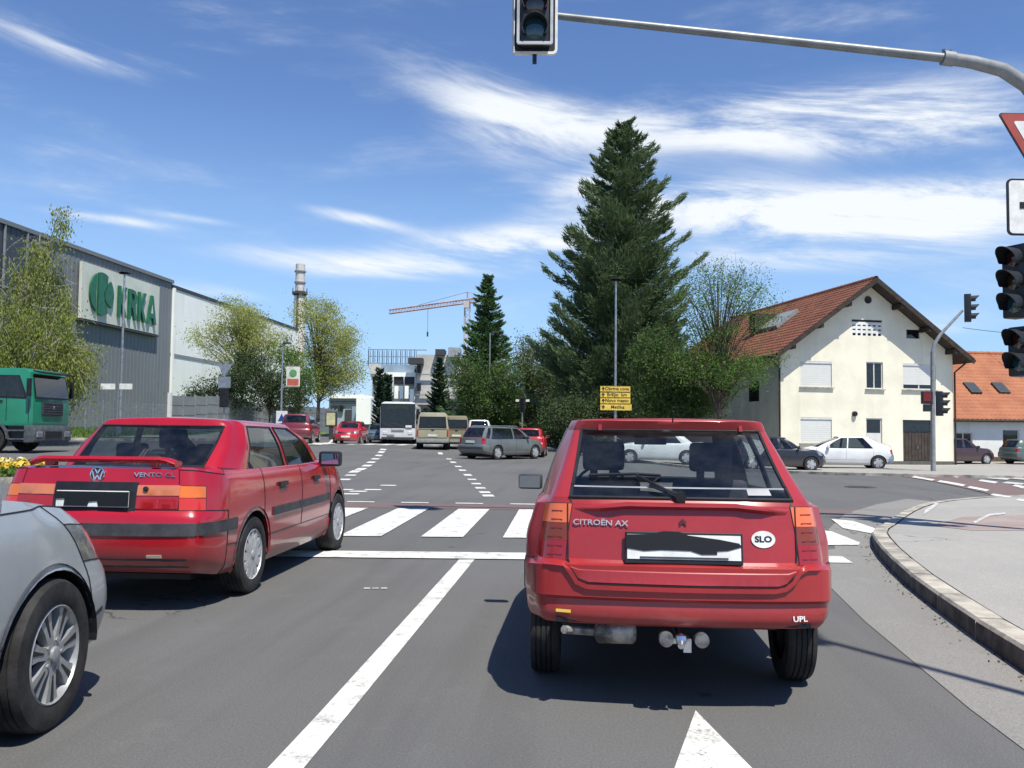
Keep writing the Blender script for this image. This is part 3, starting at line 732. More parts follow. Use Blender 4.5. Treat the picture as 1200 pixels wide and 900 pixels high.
# ------------------------------------------------------------------ 1. faded red hatchback straight ahead
def red_hatchback():
    root = empty('red_hatchback', (0.43, 4.08, 0), rad(.4))
    tag(root, 'faded red small hatchback stopped directly ahead, with a round white country sticker on its tailgate', 'car')
    ysl = [.36, 1.12, 1.42, 1.50, 2.30, 2.45, 2.85]
    ysg = [.62, .86, 1.40, 1.47, 2.16, 2.28, 2.36]; yst = [.90, 1.02, 1.42, 1.49, 1.92, 1.98, 2.03]
    Wm = lambda a, b, c: [(.1, a), (.5, b * .99), (1.2, b), (2.4, b), (3.2, c)]
    rings = [
      ring((.16, .60, .03, .86, .1), (3.36, .58, .05, .8, .12), ysl, Wm(.64, .70, .66), [(0, .395), (.5, .385), (.9, .25), (3, .2), (3.4, .24)]),
      ring((.045, .655, .05, .84, .10), (3.44, .62, .1, .8, .14), ysl, Wm(.68, .745, .70), [(0, .405), (.5, .395), (.9, .27), (3, .23), (3.5, .26)]),
      ring((.012, .678, .06, .84, .11), (3.48, .64, .1, .8, .15), ysl, Wm(.70, .758, .72), [(0, .455), (.5, .44), (.9, .36), (3, .33), (3.5, .36)]),
      ring((.020, .688, .06, .84, .11), (3.5, .65, .1, .8, .15), ysl, Wm(.708, .762, .72), [(0, .520), (.5, .50), (3, .43), (3.5, .44)], True),
      ring((0, .700, .06, .83, .12), (3.5, .65, .1, .8, .15), ysl, Wm(.716, .766, .72), [(0, .535), (.5, .515), (3, .48), (3.5, .48)], True),
      ring((.004, .698, .06, .83, .12), (3.48, .65, .1, .8, .15), ysl, Wm(.716, .768, .72), [(0, .682), (.5, .62), (3, .56), (3.5, .55)], True),
      ring((.045, .672, .05, .80, .12), (3.46, .64, .1, .8, .15), ysl, Wm(.70, .768, .72), [(0, .695), (.5, .66), (3, .6), (3.5, .59)], True),
      ring((.062, .664, .05, .80, .12), (3.44, .64, .1, .8, .15), ysl, Wm(.695, .766, .71), [(0, .785), (.5, .76), (3, .66), (3.5, .63)]),
      ring((.082, .652, .05, .80, .12), (3.40, .63, .1, .8, .15), ysl, Wm(.675, .742, .70), [(0, .868), (.5, .84), (3, .73), (3.5, .68)]),
      ring((.10, .636, .05, .80, .12), (3.30, .60, .1, .8, .15), ysl, Wm(.655, .715, .67), [(0, .957), (.5, .93), (2.4, .88), (3.3, .74)], True),
      ring((.125, .620, .04, .835, .14), (2.72, .62, .1, .86, .10), ysg, [(.1, .63), (.6, .665), (1.2, .685), (2.3, .68)], [(0, .985), (.6, .965), (2.2, .93), (2.75, .95)], True),
      ring((.385, .570, .035, .86, .12), (2.42, .56, .08, .86, .10), [(a + b) / 2 for a, b in zip(ysg, yst)], [(.1, .58), (.6, .61), (1.2, .625), (2.2, .61)], [(0, 1.135), (2.4, 1.125)]),
      ring((.645, .522, .03, .895, .10), (2.12, .50, .06, .86, .08), yst, [(.1, .53), (.9, .545), (1.2, .555), (2.1, .53)], [(0, 1.300), (1.2, 1.300), (2.2, 1.27)], True),
      ring((.625, .497, .03, .86, .10), (2.06, .47, .06, .86, .08), yst, [(.1, .505), (.9, .52), (1.2, .535), (2.1, .51)], [(0, 1.348), (1.2, 1.354), (2.2, 1.30)]),
    ]
    def region(i, j, s):
        sd = '#r' if s > 0 else '#l'
        if i <= 4: return 'rear_bumper' if j < 5 else ('front_bumper' if j >= 12 else 'sill' + sd if i <= 2 else ('door' + sd if 6 <= j <= 9 and i >= 3 else 'side_panel#%s' % ('r' if j < 6 else 'f') + sd))
        if i == 5: return 'rear_bumper' if j < 5 else 'side_panel#%s' % ('r' if j < 6 else 'f') + sd
        if 6 <= i <= 9 and j < 2: return 'tailgate'
        if i in (6, 7, 8) and j in (2, 3): return 'tail_light%s#%d' % (sd[1:] and '', i) + sd
        if i in (10, 11):
            if j < 2: return 'rear_window'
            if j in (6,): return 'side_window#q' + sd
            if j == 8: return 'side_window#d' + sd
            if j >= 14: return 'windscreen'
            return 'pillar#%s' % ('a' if j > 8 else 'b' if j == 7 else 'c') + sd
        if i == 9 and j >= 12: return 'bonnet'
        if i >= 12: return 'roof'
        if j >= 12: return 'nose'
        if 6 <= j <= 9: return 'door' + sd
        return 'side_panel#%s' % ('r' if j < 6 else 'f') + sd
    P = paint('faded_red_paint', (.32, .021, .023), .36, .35, dust=.06)
    ML = {6: mat('tail_lens_red', (.32, .008, .010), .14, var=.06, vscale=5, coat=.7), 7: mat('tail_lens_amber', (.20, .035, .008), .14, var=.06, vscale=5, coat=.7),
          8: mat('tail_lens_top', (.75, .16, .05), .12, var=.06, vscale=5, coat=.7)}  # upper lens coloured brighter to stand in for sun glint
    cur = {}
    global SEAL_PARTS
    SEAL_PARTS = ('rear_window', 'side_window', 'windscreen')
    def mm(b): return M_GLASS if 'window' in b or b == 'windscreen' else P
    bvh, ob, V, Q = car_shell(root, rings, region, mm, .045, [(.76, .27), (2.90, .27)], .315, crown=.018, lift={'tail_light': .004})
    for k, o in ob.items():
        if k.startswith('tail_light'):
            o.data.materials[0] = ML[int(k.split('#')[1])]
            o['label'] = {6: 'dark red lower lens', 7: 'amber brown middle lens', 8: 'orange-white upper lens with sun glint put into its bright colour'}[int(k.split('#')[1])]
    # ribs on the lenses
    for sgn in (-1, 1):
        m_ = MB()
        for k in range(9):
            z = .72 + k * .026
        # wheels and arches
        for (ya, nm) in ((.76, 'rear'), (2.90, 'front')):
            wheel(root, sgn * .650, ya, .27, .155, 'steel', sgn)
            arch_liner(root, ya, .27, .316, .72, sgn, zmin=.40); (arch_lip(root, bvh, ya, .27, .312, sgn, P, lo=.30) if nm == 'front' else None)
    # lower tailgate edge dips into the bumper
    dip = [(-.525, .70), (-.512, .665), (-.478, .618), (-.43, .603), (.43, .603), (.478, .618), (.512, .665), (.525, .70)]
    tle = conform(bvh, 'tailgate_lower_edge', 'rear', dip, .006, P, root, .05, .02)
    for v in tle.data.vertices:
        f = min(1, max(0, (.70 - v.co.z) / .10)); ya_ = bvh.ray_cast(Vector((v.co.x, -2, .715)), Vector((0, 1, 0)))[0].y - .003; yb_ = bvh.ray_cast(Vector((v.co.x, -2, .60)), Vector((0, 1, 0)))[0].y - .012
        bulge = bvh.ray_cast(Vector((v.co.x, -2, v.co.z)), Vector((0, 1, 0)))[0].y
        v.co.y = min(bulge - .004, ya_ * (1 - f) + yb_ * f) + (.012 if v.co.y > bulge else 0)
    strip(bvh, 'panel_gap', 'rear', [(-.53, .95), (-.525, .70), (-.512, .665), (-.478, .614), (-.43, .598), (.43, .598), (.478, .614), (.512, .665), (.525, .70), (.53, .95)], .006, .008, M_BLACK, root, .012)
    # bumper ledge highlight roll
    strip(bvh, 'bumper_edge', 'rear', [(-.69, .683), (-.545, .683), (-.52, .655), (-.487, .60), (-.435, .580), (.435, .580), (.487, .60), (.52, .655), (.545, .683), (.69, .683)], .02, .014, P, root, .02)
    # shallow lip of the tailgate under the window
    lipp = [(-.50, .925), (-.40, .953), (0, .966), (.40, .953), (.50, .925)]
    lip = MB(); n = 16
    prof = [(0, .0), (-.035, -.006), (-.038, -.016), (-.006, -.036)]
    vs = []
    for k in range(n + 1):
        x = -.505 + 1.01 * k / n; f = min(1, (1 - abs(x) / .505) * 3.2); z0 = .938 + .026 * min(1, (1 - abs(x) / .505) * 2)
        hit = bvh.ray_cast(Vector((x, -2, z0)), Vector((0, 1, 0)))[0]
        for dy, dz in prof: vs.append((x, hit.y + dy * f - .001, z0 + dz))
    fs = [(k * 4 + q, k * 4 + q + 1, k * 4 + q + 5, k * 4 + q + 4) for k in range(n) for q in range(3)]
    lip.add(vs, fs).build('tailgate_lip', mat('lip_red', (.30, .02, .025), .4, coat=.3), root, smooth=True, angle=50)
    # plate, frame, added black scribble that blots out the characters
    R0 = bvh.ray_cast(Vector((0, -2, .80)), Vector((0, 1, 0)))[0].y; tilt = rad(-9)
    def rearM(x, z, off, tl=tilt):
        hy = lambda q: bvh.ray_cast(Vector((q, -2, z)), Vector((0, 1, 0)))[0].y
        y = hy(x); yw = math.atan((hy(x + .1) - hy(x - .1)) / .2); return Matrix.Translation((x, y - off, z)) @ Matrix.Rotation(yw, 4, 'Z') @ Matrix.Rotation(tl, 4, 'X') @ Matrix.Rotation(PI / 2, 4, 'X')
    pl = MB().box((0, 0, 0), (.535, .145, .014)).build('licence_plate', M_BLACK, root, M=rearM(.005, .762, .012), bevel=.004)
    MB().box((0, 0, .009), (.515, .112, .004)).build('plate_face', M_WPLATE, pl, M=rearM(.005, .766, .012))
    blot = [(-.265, .005), (-.262, .05), (-.16, .052), (-.09, .068), (-.02, .066), (.02, .050), (.16, .034), (.25, .018), (.262, .002), (.20, -.016), (.15, -.02), (.15, -.034), (.08, -.036), (.03, -.02), (-.10, -.018), (-.18, -.024), (-.262, -.012)]
    MB().prism(blot, .010, .0145, 'z').build('redaction_blot', mat('redaction_blot', (.004, .004, .004), .5), pl, M=rearM(.005, .770, .012))
    MB().prism([(-.2, -.044), (.2, -.044), (.2, -.052), (-.2, -.052)], .0102, .0142, 'z').build('plate_frame_print', M_TRIM, pl, M=rearM(.005, .766, .012))
    MCH = mat('dull_chrome_letters', (.55, .50, .50), .35, metal=.5)
    text_mesh('lettering', 'CITROËN AX', .036, .004, MCH, root, rearM(-.375, .866, .006), bold=.0006, sx=1.22)
    em = MB()
    for dz in (0, .013): em.prism([(-.016, -.012 + dz), (0, .003 + dz), (.016, -.012 + dz), (.016, -.005 + dz), (0, .010 + dz), (-.016, -.005 + dz)], 0, .005, 'z')
    em.build('chevron_badge', mat('badge_dark', (.10, .03, .03), .4), root, M=rearM(.005, .873, .004))
    st = MB().prism([(.056 * math.cos(a * PI / 14), .039 * math.sin(a * PI / 14)) for a in range(28)], 0, .002, 'z').build('country_sticker', M_WPLATE, root, M=rearM(.372, .805, .005))
    text_mesh('sticker_letters', 'SLO', .038, .0015, M_BLACK, st, rearM(.372, .805, .0075), bold=.0015, sx=1.2)
    MB().box((0, 0, 0), (.072, .014, .003)).build('yellow_sticker', mat('yellow_sticker', (.7, .5, .08), .5), root, M=rearM(-.545, .462, .008))
    text_mesh('sticker_letters', 'UPL', .034, .001, M_WPLATE, root, rearM(.53, .452, .006), bold=.0008, sx=1.2)
    # wiper: motor cap, arm, blade
    def rearP(x, z, off): h = bvh.ray_cast(Vector((x, -2, z)), Vector((0, 1, 0)))[0]; return h + Vector((0, -off, 0))
    wp = MB().tube([rearP(-.0, .992, .02), rearP(-.06, 1.015, .05), rearP(-.20, 1.085, .05)], [.016, .010, .006], 6).build('rear_wiper', M_BLACK, root)
    m_ = MB(); m_.tube([rearP(-.43, 1.078, .028), rearP(-.2, 1.088, .035), rearP(-.08, 1.082, .028)], .008, 5); m_.tube([rearP(-.0, .99, .008), rearP(-.0, .99, .04)], .026, 10)
    m_.tube([rearP(-.09, 1.075, .03), rearP(-.14, 1.04, .045), rearP(-.02, .992, .04)], .006, 5)
    m_.build('wiper_blade', M_BLACK, wp)
    # heated band at the foot of the window, sticker in the corner
    strip(bvh, 'window_trim', 'rear', [(-.50, 1.028), (.50, 1.028)], .006, .002, mat('grey_trim', (.30, .31, .32), .5), root, .003)
    conform(bvh, 'window_sticker', 'rear', [(.32, 1.0), (.43, 1.0), (.425, 1.027), (.32, 1.027)], .003, mat('pale_sticker', (.45, .45, .45), .5), root, .1, .002)
    for sx_ in (-.40, .40): MB().box((0, 0, 0), (.018, .03, .01)).build('hinge', P, root, M=rearM(sx_ * .92, 1.315, .006))
    MB().tube([(.0, .50, 1.345), (.0, .45, 1.40), (0, .44, 1.41)][:2], .004, 5).build('aerial_stub', M_BLACK, root)
    # seats, shelf, dashboard, pale interior trims
    for x in (-.33, .33): seat(root, x, 1.52, .38, M_SEAT)
    mb = MB().prism([(0, 0), (.12, 0), (.03, .50), (-.04, .50)], -.56, .56, 'x', M=Matrix.Translation((0, .78, .42))); mb.build('rear_seat', M_SEAT, root, bevel=.03, smooth=True)
    MB().box((0, .50, .93), (1.10, .56, .02)).build('parcel_shelf', M_TRIM, root)
    MB().prism([(2.25, .55), (2.6, .55), (2.62, .90), (2.35, .93), (2.25, .80)], -.62, .62, 'x').build('dashboard', M_TRIM, root, bevel=.02)
    MB().lathe([(.19, -.012), (.2, 0), (.19, .012), (.18, 0), (.19, -.012)], 24, 'y', c=(-.33, 2.12, .86)).build('steering_wheel', M_BLACK, root, smooth=True)
    MB().box((0, 2.0, 1.235), (.22, .02, .06)).build('interior_mirror', M_BLACK, root, bevel=.01)
    # door mirror on the left, towing gear, silencer, mud flaps
    mi = MB().box((-.83, 2.22, .93), (.17, .07, .105)).build('door_mirror', M_TRIM, root, bevel=.02, smooth=True)
    MB().box((-.835, 2.183, .93), (.145, .006, .082)).build('mirror_glass', mat('mirror', (.5, .55, .6), .03, metal=1., var=.02), mi)
    for x in (-1, 1):
        for k in range(6):
            strip(bvh, 'lens_rib', 'rear', [(x * .555, .715 + k * .04), (x * .625, .715 + k * .04)], .004, .008, mat('lens_rib', (.20, .02, .012), .3), root, .006)
    mb = MB(); mb.lathe([(0, -.10), (.045, -.095), (.06, -.08), (.06, .08), (.045, .095), (0, .10)], 20, 'x', c=(-.30, .16, .355)); mb.tube([(-.38, .16, .345), (-.50, .12, .36), (-.54, .06, .375)], .02, 8)
    mb.build('silencer', mat('rusty_steel', (.34, .32, .29), .6, metal=.5, var=.4, vscale=12), root, smooth=True)
    tb = MB(); tb.tube([(-.01, .5, .36), (-.01, .06, .345), (-.01, .0, .33)], .016, 8); tb.box((-.01, .10, .34), (.10, .12, .02)); tb.box((.018, .02, .325), (.035, .03, .05))
    t_ = tb.build('tow_bar', M_GALV, root); MB().lathe([(0, -.028), (.022, -.018), (.028, 0), (.022, .018), (0, .028)], 14, 'z', c=(-.01, 0, .36)).build('tow_ball', M_CHROME, t_, smooth=True)
    for x in (-.075, .085): MB().lathe([(0, -.03), (.033, -.028), (.034, .02), (.02, .03), (0, .03)], 14, 'y', c=(x, .04, .352)).build('tow_socket', mat('dull_grey_steel', (.16, .16, .165), .55, metal=.4, var=.3, vscale=20), root, smooth=True)
    MB().box((0, 1.9, .26), (1.0, 2.2, .03)).box((0, .62, .42), (1.16, 1.1, .02)).box((0, .2, .40), (.9, .05, .05)).box((0, .76, .29), (1.2, .06, .06)).build('underbody', M_BLACK, root)
    return root
red_hatchback()

# ------------------------------------------------------------------ generic car
def gen_car(root, P, L=4.2, W=.85, H=1.43, rear='hatch', cell=.12, belt=.92, hood=.78, deck=.98, cowl=None, cowlz=None, wtop=None, rtop=None, rbase=None,
            axles=(.85, 3.4), r=.30, ys=None, tops=None, roofw=.60, wheel_style='far', roof_crown=.03, glassm=None, head=True, trimlow=None, lr=(.70, .80, .90),
            bump=M_TRIM, bumper_painted=True, interior=True, rw=None, tail_mats=None, noseW=None, seals=False, archr=None, steer=0., glass_frac=.86, nose_round=.22, rear_round=.12, hoodbow=.18, wins=(1, 1, 0)):
    SC = globals(); SC['SEAL_PARTS'] = ('rear_window', 'side_window', 'windscreen')
    glassm = glassm or M_GLASSD; rw = rw or W * .93; noseW = noseW or W * .88
    cowl = cowl or L * .72; wtop = wtop or L * .56; rb = rbase if rbase is not None else .12; rt = rtop if rtop is not None else .4
    cz = cowlz or belt + .06
    yl = [max(.30, axles[0] - .52), axles[0] + .2, L * .46, L * .485, cowl - .30, cowl - .1, axles[1] - .12]
    ysg = ys or [rb + .35, rb + .50, L * .46, L * .485, cowl - .42, cowl - .25, cowl - .16]
    yst = tops or [rt + .25, rt + .38, L * .45, L * .475, wtop - .16, wtop - .10, wtop - .07]
    Wm = lambda a, b, c: [(.1, a), (.6, b * .985), (1.3, b), (L * .6, b), (L - .7, c)]
    Zl = lambda zr, zs, zf: [(0, zr), (.6, zs), (L - .7, zs), (L, zf)]
    gw = W * .86; z0, z1, z2 = lr
    R = [
      ring((.14, rw * .9, .03, .84, .1), (L - .12, noseW * .85, .12, .7, .16), yl, Wm(W * .86, W * .93, W * .88), Zl(.30, .20, .22)),
      ring((.04, rw * .97, .05, .84, rear_round), (L - .03, noseW * .96, hoodbow, .7, nose_round), yl, Wm(W * .95, W * .975, W * .94), Zl(.36, .27, .28)),
      ring((.0, rw, .05, .84, rear_round), (L, noseW, hoodbow, .7, nose_round), yl, Wm(W * .975, W * .99, W * .97), Zl(.50, .42, .46)),
      ring((.01, rw, .05, .83, rear_round), (L - .02, noseW * .99, hoodbow, .7, nose_round), yl, Wm(W * .98, W, W * .975), Zl(z0 - .055, .58, .585)),
      ring((.045, rw * .975, .05, .80, rear_round), (L - .05, noseW * .97, hoodbow, .7, nose_round), yl, Wm(W * .965, W, W * .965), Zl(z0, .68, .62), True),
      ring((.06, rw * .965, .05, .80, rear_round), (L - .09, noseW * .95, hoodbow, .7, nose_round), yl, Wm(W * .955, W * .995, W * .95), Zl(z1, .77, .69)),
      ring((.08, rw * .95, .05, .80, rear_round), (L - .16, noseW * .93, hoodbow, .7, nose_round), yl, Wm(W * .94, W * .985, W * .93), Zl(z2, .85, hood - .03)),
      ring((.11, rw * .92, .05, .80, rear_round), (L - .28, noseW * .88, hoodbow, .72, nose_round), yl, Wm(W * .91, W * .96, W * .88), Zl(deck, belt - .02, hood), True),
    ]
    if rear == 'sedan':
        R.append(ring((.20, rw * .86, .04, .82, .12), (L * .5 + cowl * .5 - .1, noseW * .86, .12, .74, .16), [y + .02 for y in yl], Wm(W * .88, W * .925, W * .85), [(0, deck + .02), (.6, belt + .02), (cowl - .2, belt + .01), (L, (cz + hood) / 2 + .03)]))
    R += [
      ring((rb, gw * .90, .05, .80 if rear == 'sedan' else glass_frac, .16), (cowl, gw * .88, .16, .84, .16), ysg, [(rb, gw * .93), (rb + .8, gw), (cowl - .5, gw), (cowl, gw * .92)], [(0, deck + .035), (rb + .5, belt), (cowl - .4, belt), (cowl, cz)], True),
      ring(((rb + rt) / 2 - .03 * (rear != 'sedan'), (gw * .9 + roofw) / 2 * 1.01, .04, .82, .15), ((cowl + wtop) / 2 + .03, (gw * .88 + roofw) / 2 * 1.02, .12, .84, .14), [(a + b) / 2 for a, b in zip(ysg, yst)], [(0, (gw + roofw) / 2 * 1.02)], [(0, (deck + H) / 2 + .01), (rb + .6, (belt + H - .08) / 2), (cowl, (cz + H) / 2 - .02)]),
      ring((rt, roofw * .93, .03, glass_frac, .12), (wtop, roofw * .94, .10, .86, .12), yst, [(0, roofw)], [(0, H - .075), (rt + .4, H - .065), (wtop, H - .085)], True),
      ring((rt + .02, roofw * .86, .03, glass_frac, .12), (wtop - .08, roofw * .86, .10, .86, .12), yst, [(0, roofw * .91)], [(0, H - .035), (rt + .4, H - .02), (wtop, H - .045)]),
    ]
    k = 8 if rear != 'sedan' else 9                      # index of the glass-base ring
    def region(i, j, s):
        sd = '#r' if s > 0 else '#l'
        if i <= 3:
            if j < 5 and (i < 3 or j < 5): return 'rear_bumper'
            if j >= 12: return 'front_bumper'
            if i >= 2 and 6 <= j <= 7: return 'door#b' + sd
            if i >= 2 and 8 <= j <= 9: return 'door#a' + sd
            return 'sill#%d' % (j // 6) + sd if i <= 1 else 'side_panel#%s' % ('r' if j < 6 else 'f') + sd
        if i in (4, 5):
            if j in (2, 3): return 'tail_light#%d' % i + sd
            if j in (12, 13): return 'headlight' + sd
            if j >= 14: return 'grille' if i == 4 else 'nose'
        if i < k:
            if i >= 7 and j >= 11 or (i >= 7 and j >= 10): return 'bonnet'
            if j >= 12: return 'nose'
            if j < 2: return 'boot_lid'
            if i >= 7 and j < 5: return 'boot_lid'
            if j in (6, 7): return 'door#b' + sd
            if j in (8, 9): return 'door#a' + sd
            return 'side_panel#%s' % ('r' if j < 6 else 'f') + sd
        if i in (k, k + 1):
            if j < 2: return 'rear_window'
            if j == 6: return 'side_window#b' + sd
            if j == 8: return 'side_window#a' + sd
            if j == 4 and rear in ('wagon', 'van'): return 'side_window#q' + sd
            if j >= 14: return 'windscreen'
            return 'pillar#%s' % ('a' if j > 8 else 'b' if j == 7 else 'c') + sd
        return 'roof'
    TL = tail_mats or {4: mat('tail_lens_bright', (.5, .012, .01), .15, var=.06, vscale=5, coat=.6), 5: mat('tail_lens_red2', (.35, .01, .01), .15, var=.06, vscale=5, coat=.6)}
    def mm(b):
        if 'window' in b or b == 'windscreen': return glassm
        if b == 'grille': return M_BLACK
        if b == 'headlight': return mat('headlight_glass', (.36, .38, .40), .14, metal=.5, var=.2, vscale=20, coat=.8)
        if 'bumper' in b and not bumper_painted: return bump
        if b == 'tail_light': return TL[5]
        return P
    ar = archr or r * 1.14
    bvh, ob, V, Q = car_shell(root, R, region, mm, cell, [(a, r) for a in axles], ar, crown=roof_crown, seals=seals, lift={'tail_light': .003, 'headlight': .002})
    for n_, o in ob.items():
        if n_.startswith('tail_light'): o.data.materials[0] = TL[int(n_.split('#')[1])]
    for sg in (-1, 1):
        for ya in axles:
            wv_ = wheel(root, sg * (W - .105), ya, r, .19, wheel_style, sg)
            if ya > L * .5: wv_.rotation_euler[2] = rad(steer)
            arch_liner(root, ya, r, ar + .002, W * .96, sg, zmin=.30)
            if cell < .08: arch_lip(root, bvh, ya, r, ar - .003, sg, P, wd=.03, lo=.27)
    if interior:
        for x in (-.36, .36): seat(root, x, L * .47, .42, M_SEAT)
        MB().prism([(0, 0), (.12, 0), (.03, .56), (-.04, .56)], -.6, .6, 'x', M=Matrix.Translation((0, L * .27 if rear != 'sedan' else L * .30, .42))).build('rear_seat', M_SEAT, root, bevel=.03, smooth=True)
        MB().prism([(0, .5), (.45, .5), (.45, .9), (.15, .95), (0, .82)], -.65, .65, 'x', M=Matrix.Translation((0, cowl - .75, 0))).build('dashboard', M_TRIM, root, bevel=.02)
    if rear == 'sedan' : MB().box((0, (rb + rt) / 2 + .25, belt + .02), (1.2, .5, .03)).build('parcel_shelf', M_TRIM, root)
    MB().box((0, L * .5, .2), (W * 1.3, L * .8, .04)).build('underbody', M_BLACK, root)
    return bvh
def mirrors(root, x, y, z, m, s=1.0):
    for sg in (-1, 1):
        o = MB().box((sg * x, y, z), (.20 * s, .10, .13 * s)).build('door_mirror', m, root, bevel=.03 * s, smooth=True)
        MB().box((sg * (x + .01), y - .053, z), (.15 * s, .006, .09 * s)).build('mirror_glass', mat('mirror', (.5, .55, .6), .03, metal=1., var=.02), o)

# ------------------------------------------------------------------ 2. bright red saloon, left lane
def red_saloon():
    root = empty('red_saloon_car', (-3.42, 5.80, 0), rad(.8))
    tag(root, 'bright red saloon with boot spoiler and grey bumper strips waiting in the left lane', 'car')
    P = paint('bright_red_paint', (.36, .003, .012), .27, .85, dust=.0)
    TLo = {4: mat('saloon_lens_red', (.62, .03, .015), .14, var=.06, vscale=5, coat=.7), 5: mat('saloon_lens_amber', (.70, .16, .02), .14, var=.06, vscale=5, coat=.7)}
    bvh = gen_car(root, P, L=4.36, W=.825, H=1.365, rear='sedan', cell=.05, belt=.945, hood=.80, deck=1.015, cowl=3.18, cowlz=1.0, wtop=2.42, rtop=1.02, rbase=.60,
                  axles=(.95, 3.42), r=.30, ys=[.98, 1.08, 1.93, 2.02, 2.86, 2.98, 3.04], tops=[1.23, 1.28, 1.82, 1.90, 2.30, 2.36, 2.40], roofw=.60, wheel_style='cover',
                  glassm=glass('saloon_glass', (.5, .56, .58), gain=1.2), lr=(.72, .805, .89), rw=.755, tail_mats=TLo, seals=True, rear_round=.11, glass_frac=.9)
    # inner lamps on the boot lid, plate recess, plate
    for sg in (-1, 1):
        x0, x1 = sg * .30, sg * .585
        conform(bvh, 'inner_lamp', 'rear', [(x0, .815), (x1, .815), (x1, .885), (x0, .885)], .010, mat('inner_lens', (.55, .17, .08), .2, var=.06, vscale=5, coat=.6), root, .1, .02)
        conform(bvh, 'inner_lamp_lower', 'rear', [(x0, .725), (x1, .725), (x1, .808), (x0, .808)], .008, mat('inner_lens_red', (.36, .008, .012), .2, var=.06, vscale=5, coat=.6), root, .1, .02)
    conform(bvh, 'plate_recess', 'rear', [(-.30, .71), (.30, .71), (.30, .905), (-.30, .905)], .004, M_BLACK, root, .1, .02)
    def rearM(x, z, off, tl=rad(-4)):
        hy = lambda q: bvh.ray_cast(Vector((q, -2, z)), Vector((0, 1, 0)))[0].y
        y = hy(x); yw = math.atan((hy(x + .1) - hy(x - .1)) / .2); return Matrix.Translation((x, y - off, z)) @ Matrix.Rotation(yw, 4, 'Z') @ Matrix.Rotation(tl, 4, 'X') @ Matrix.Rotation(PI / 2, 4, 'X')
    pl = MB().box((0, 0, 0), (.52, .112, .012)).build('licence_plate', M_WPLATE, root, M=rearM(0, .79, .022), bevel=.004)
    MB().prism([(-.20, -.05), (-.19, .048), (.262, .05), (.262, -.05), (.05, -.052), (.04, -.015), (-.02, -.02), (-.03, -.05)], .006, .010, 'z').build('redaction_blot', mat('redaction_blot', (.004, .004, .004), .5), pl, M=rearM(0, .79, .024))  # blacked-out plate characters built as an added shape, no real tape
    MB().prism([(-.262, -.002), (-.262, .05), (.1, .05), (.1, .01)], .007, .011, 'z').build('redaction_blot', MATS['redaction_blot'], pl, M=rearM(0, .79, .024))
    # round badge with V over W
    bd = MB().lathe([(.052, 0), (.054, .008), (.046, .010), (.044, .004)], 28, 'z').build('round_badge', M_CHROME, root, M=rearM(0, .955, .002), smooth=True)
    MB().lathe([(.045, .002), (0, .003)], 28, 'z').build('badge_disc', mat('badge_disc', (.12, .03, .04), .3), bd, M=rearM(0, .955, .002))
    def bar(mb, p, q, wd=.009):
        p = Vector(p); q = Vector(q); t = (q - p).normalized(); n = Vector((-t.y, t.x)) * wd / 2; mb.prism([tuple(p + n), tuple(q + n), tuple(q - n), tuple(p - n)], .003, .009, 'z')
    v_ = MB()
    for a, b in [((-.018, .037), (0, .007)), ((0, .007), (.018, .037)), ((-.037, .023), (-.018, -.037)), ((-.018, -.037), (0, -.004)), ((0, -.004), (.018, -.037)), ((.018, -.037), (.037, .023))]: bar(v_, a, b)
    v_.build('badge_letters', M_CHROME, bd, M=rearM(0, .955, .003))
    text_mesh('lettering', 'VENTO CL', .045, .004, M_CHROME, root, rearM(.40, .955, .006), bold=.0008, sx=1.3)
    MB().lathe([(.018, 0), (.018, .012), (.012, .014), (0, .014)], 14, 'z').build('boot_lock', M_BLACK, root, M=rearM(.36, .86, .012), smooth=True)
    # boot spoiler on two feet
    sp = MB(); n = 20; prof = [(-.015, -.022), (-.038, .002), (-.02, .022), (.08, .016), (.095, .0), (.07, -.016)]
    vs = []
    for k in range(n + 1):
        u = -1 + 2 * k / n; x = .53 * u; dz = -.03 * max(0, abs(u) - .86) / .14; dy = .05 * u * u
        for (py, pz) in prof: vs.append((x, .12 + py + dy, 1.060 + pz + dz))
    m6 = len(prof); fs = [(k * m6 + q, k * m6 + (q + 1) % m6, (k + 1) * m6 + (q + 1) % m6, (k + 1) * m6 + q) for k in range(n) for q in range(m6)] + [tuple(range(m6)), tuple(n * m6 + q for q in reversed(range(m6)))]
    s_ = sp.add(vs, fs).build('boot_spoiler', P, root, smooth=True, angle=50)
    for x in (-.38, .38): MB().box((x, .16, 1.045), (.07, .06, .07)).build('spoiler_foot', P, s_, bevel=.01)
    # grey rubbing strips
    strip(bvh, 'bumper_strip', 'rear', [(-.73, .585), (.73, .585)], .085, .012, M_TRIM, root, .03)
    strip(bvh, 'bumper_valance', 'rear', [(-.66, .35), (.66, .35)], .07, .005, M_TRIM, root, .03)
    for ax in ('right', 'left'):
        strip(bvh, 'bumper_strip', ax, [(.10, .585), (.58, .585)], .085, .012, M_TRIM, root, .03)
        strip(bvh, 'side_strip', ax, [(1.34, .60), (2.02, .60)], .07, .012, M_TRIM, root, .025)
        strip(bvh, 'side_strip', ax, [(2.05, .60), (3.0, .60)], .07, .012, M_TRIM, root, .025)
        for yy in (1.48, 2.45):
            conform(bvh, 'door_handle', ax, [(yy, .80), (yy + .2, .80), (yy + .2, .835), (yy, .835)], .022, M_BLACK, root, .1, .03)
            conform(bvh, 'handle_recess', ax, [(yy + .03, .775), (yy + .17, .775), (yy + .17, .80), (yy + .03, .80)], .002, M_BLACK, root, .1, .01)
    strip(bvh, 'bumper_lens', 'rear', [(.40, .40), (.50, .40)], .02, .01, mat('pale_lens', (.5, .45, .35), .3), root, .02)
